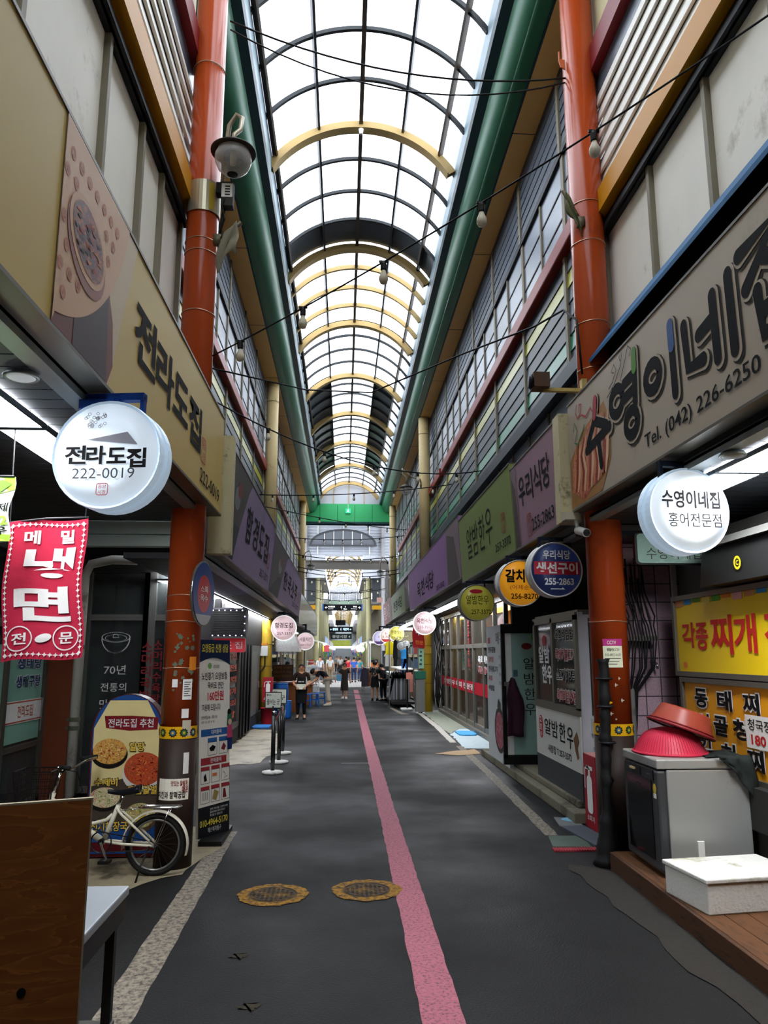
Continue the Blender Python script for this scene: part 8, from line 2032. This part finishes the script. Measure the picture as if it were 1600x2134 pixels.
b = MB(CF(-1.2, 22.7 - .235, 0)); b.box(-.13, .84, -.07, .13, .97, .02); b.box(-.135, .955, -.075, .135, .98, .025); tag(b.build('box', M('white_carton', '#d9dac9', .6)), 'white carton held by the woman with glasses', 'box')
bend = dict(bel=(0, -.03, .60), che=(0, -.11, .675), nb=(0, -.19, .70), nk=(0, -.235, .70), hd=(0, -.29, .69), tp=(0, -.335, .70), shL=(.09, -.185, .69), shR=(-.09, -.185, .69), elL=(.10, -.22, .54), elR=(-.10, -.22, .54), wrL=(.06, -.33, .46), wrR=(-.06, -.33, .46), knL=(.055, .0, .285), knR=(-.055, .03, .285), anL=(.06, .03, .05), anR=(-.06, .07, .05), toL=(.065, -.055, .018), toR=(-.065, -.015, .018))
person('man in a black tee and cream trousers bending over a crate table', -.58, 28.5, 1.72, -82, m_blk, M('cream_trousers', '#b9b2a0', .8, 0, .1, 6), bend, shoes=M('cream_shoes', '#c9c2ae', .6))
person('woman in a dark brown dress walking towards the camera with a blue bag', .06, 32.6, 1.5, 0, M('brown_dress', '#352a22', .85, 0, .2, 12), M('brown_skirt', '#2a231d', .85), dict(elL=(.15, .03, .65), elR=(-.165, .02, .66), wrL=(.16, -.0, .51), wrR=(-.23, -.03, .53), knL=(.045, -.05, .285), anL=(.045, -.07, .05), toL=(.05, -.155, .025), knR=(-.045, .0, .285), anR=(-.045, .09, .06), toR=(-.05, .01, .018)), skirt='long', shoes=M('white_shoes', '#cfcac0', .6), hair='long')
r = thing('shoulder_bag', 'light blue bag under the arm of the woman in the brown dress', 'bag', (-.16, 32.55, .9)); b = MB(); b.prism(rrect(-.27, .72, -.07, .98, .05), .08, T=CF(0, 32.56, 0), z=-.04); b.build('pouch', M('light_blue_bag', '#5f9ac0', .6), r, bevel=.015); b = MB(); b.tube([(-.24, 32.58, .97), (-.18, 32.62, 1.2), (-.1, 32.6, .97)], .012, 6); b.build('strap', M('light_blue_bag', '#5f9ac0'), r, True)
person('woman in a patterned black top and dark shorts seen from behind at the clothes rack', 1.27, 31.2, 1.6, 172, SPECKLE('leopard_cloth', ['#121214', '#141416', '#1a1a1c', '#8a8880', '#101012', '#161618'], 34, .8), m_blk2, dict(elL=(.13, -.03, .64), wrL=(.1, -.12, .56)), skirt='short', hair='short')
person('person in plain black clothes leaning over the front rail of the clothes stall', 1.60, 31.0, 1.52, 215, m_blk, m_blk2, dict(che=(0, -.03, .71), nb=(0, -.05, .79), nk=(0, -.07, .83), hd=(0, -.09, .885), tp=(0, -.085, .93), shL=(.095, -.045, .785), shR=(-.095, -.045, .785), elL=(.14, -.12, .66), wrL=(.12, -.25, .6), elR=(-.14, -.1, .66), wrR=(-.12, -.22, .58)), hair='curly')
person('seated stall keeper with a bun behind the brown stall board', -2.0, 28.2, 1.6, 170, M('white_tee', '#c9c4ba', .8), m_blk2, None, hair='bun')
# crowd at the cross street
CR_ = [('person in a bright blue shirt walking away at the cross street', .70, 51, 1.65, 178, '#3f66c0', '#1d2a4a', False), ('person in a red jacket beside the bright blue shirt', .36, 53, 1.6, 180, '#c02a3a', '#2a2a30', False),
       ('man in a white shirt on the left of the cross street', -1.5, 50.5, 1.7, 10, '#c9cdd4', '#4a4a50', False), ('man in a white shirt and tan shorts near the parked bicycle', -.86, 51, 1.75, 20, '#c5c7c4', '#8a7458', False),
       ('seated-looking person in pale blue behind the bending man', -1.7, 47, 1.45, 30, '#9fb6d0', '#4a505a', False), ('person in white in the middle of the far hall', -.25, 66, 1.65, 0, '#d9d9d9', '#3a3a40', False),
       ('person in black in the far hall', .25, 64, 1.65, 180, '#1c1c20', '#22222a', False), ('person in teal at the right of the cross street', 1.1, 52.5, 1.6, 160, '#4a8a90', '#2a3a5a', False),
       ('person in pink far inside the hall', .5, 72, 1.6, 180, '#c98a9a', '#3a3a48', False), ('person in grey far inside the hall', -.6, 74, 1.65, 5, '#8a8d90', '#2a2a2e', False)]
for i, (lb, x, y, h, fc, c1, c2, sk) in enumerate(CR_):
    person(lb, x, y, h, fc, M('crowd_top_%d' % i, c1, .8), M('crowd_bottom_%d' % i, c2, .8), dict(knL=(.05, -.04, .285), anL=(.055, -.05, .05), toL=(.06, -.135, .02)) if i % 2 else None, hair=['short', 'curly', 'short'][i % 3])
bk3 = dup(src, (-.5, 50.5, 0), radians(75), 'dark bicycle parked at the cross street'); recolour(bk3, {'ivory_bike_paint': m_black, 'chrome': m_alu_d})
bpy.data.scenes.remove(_TS)
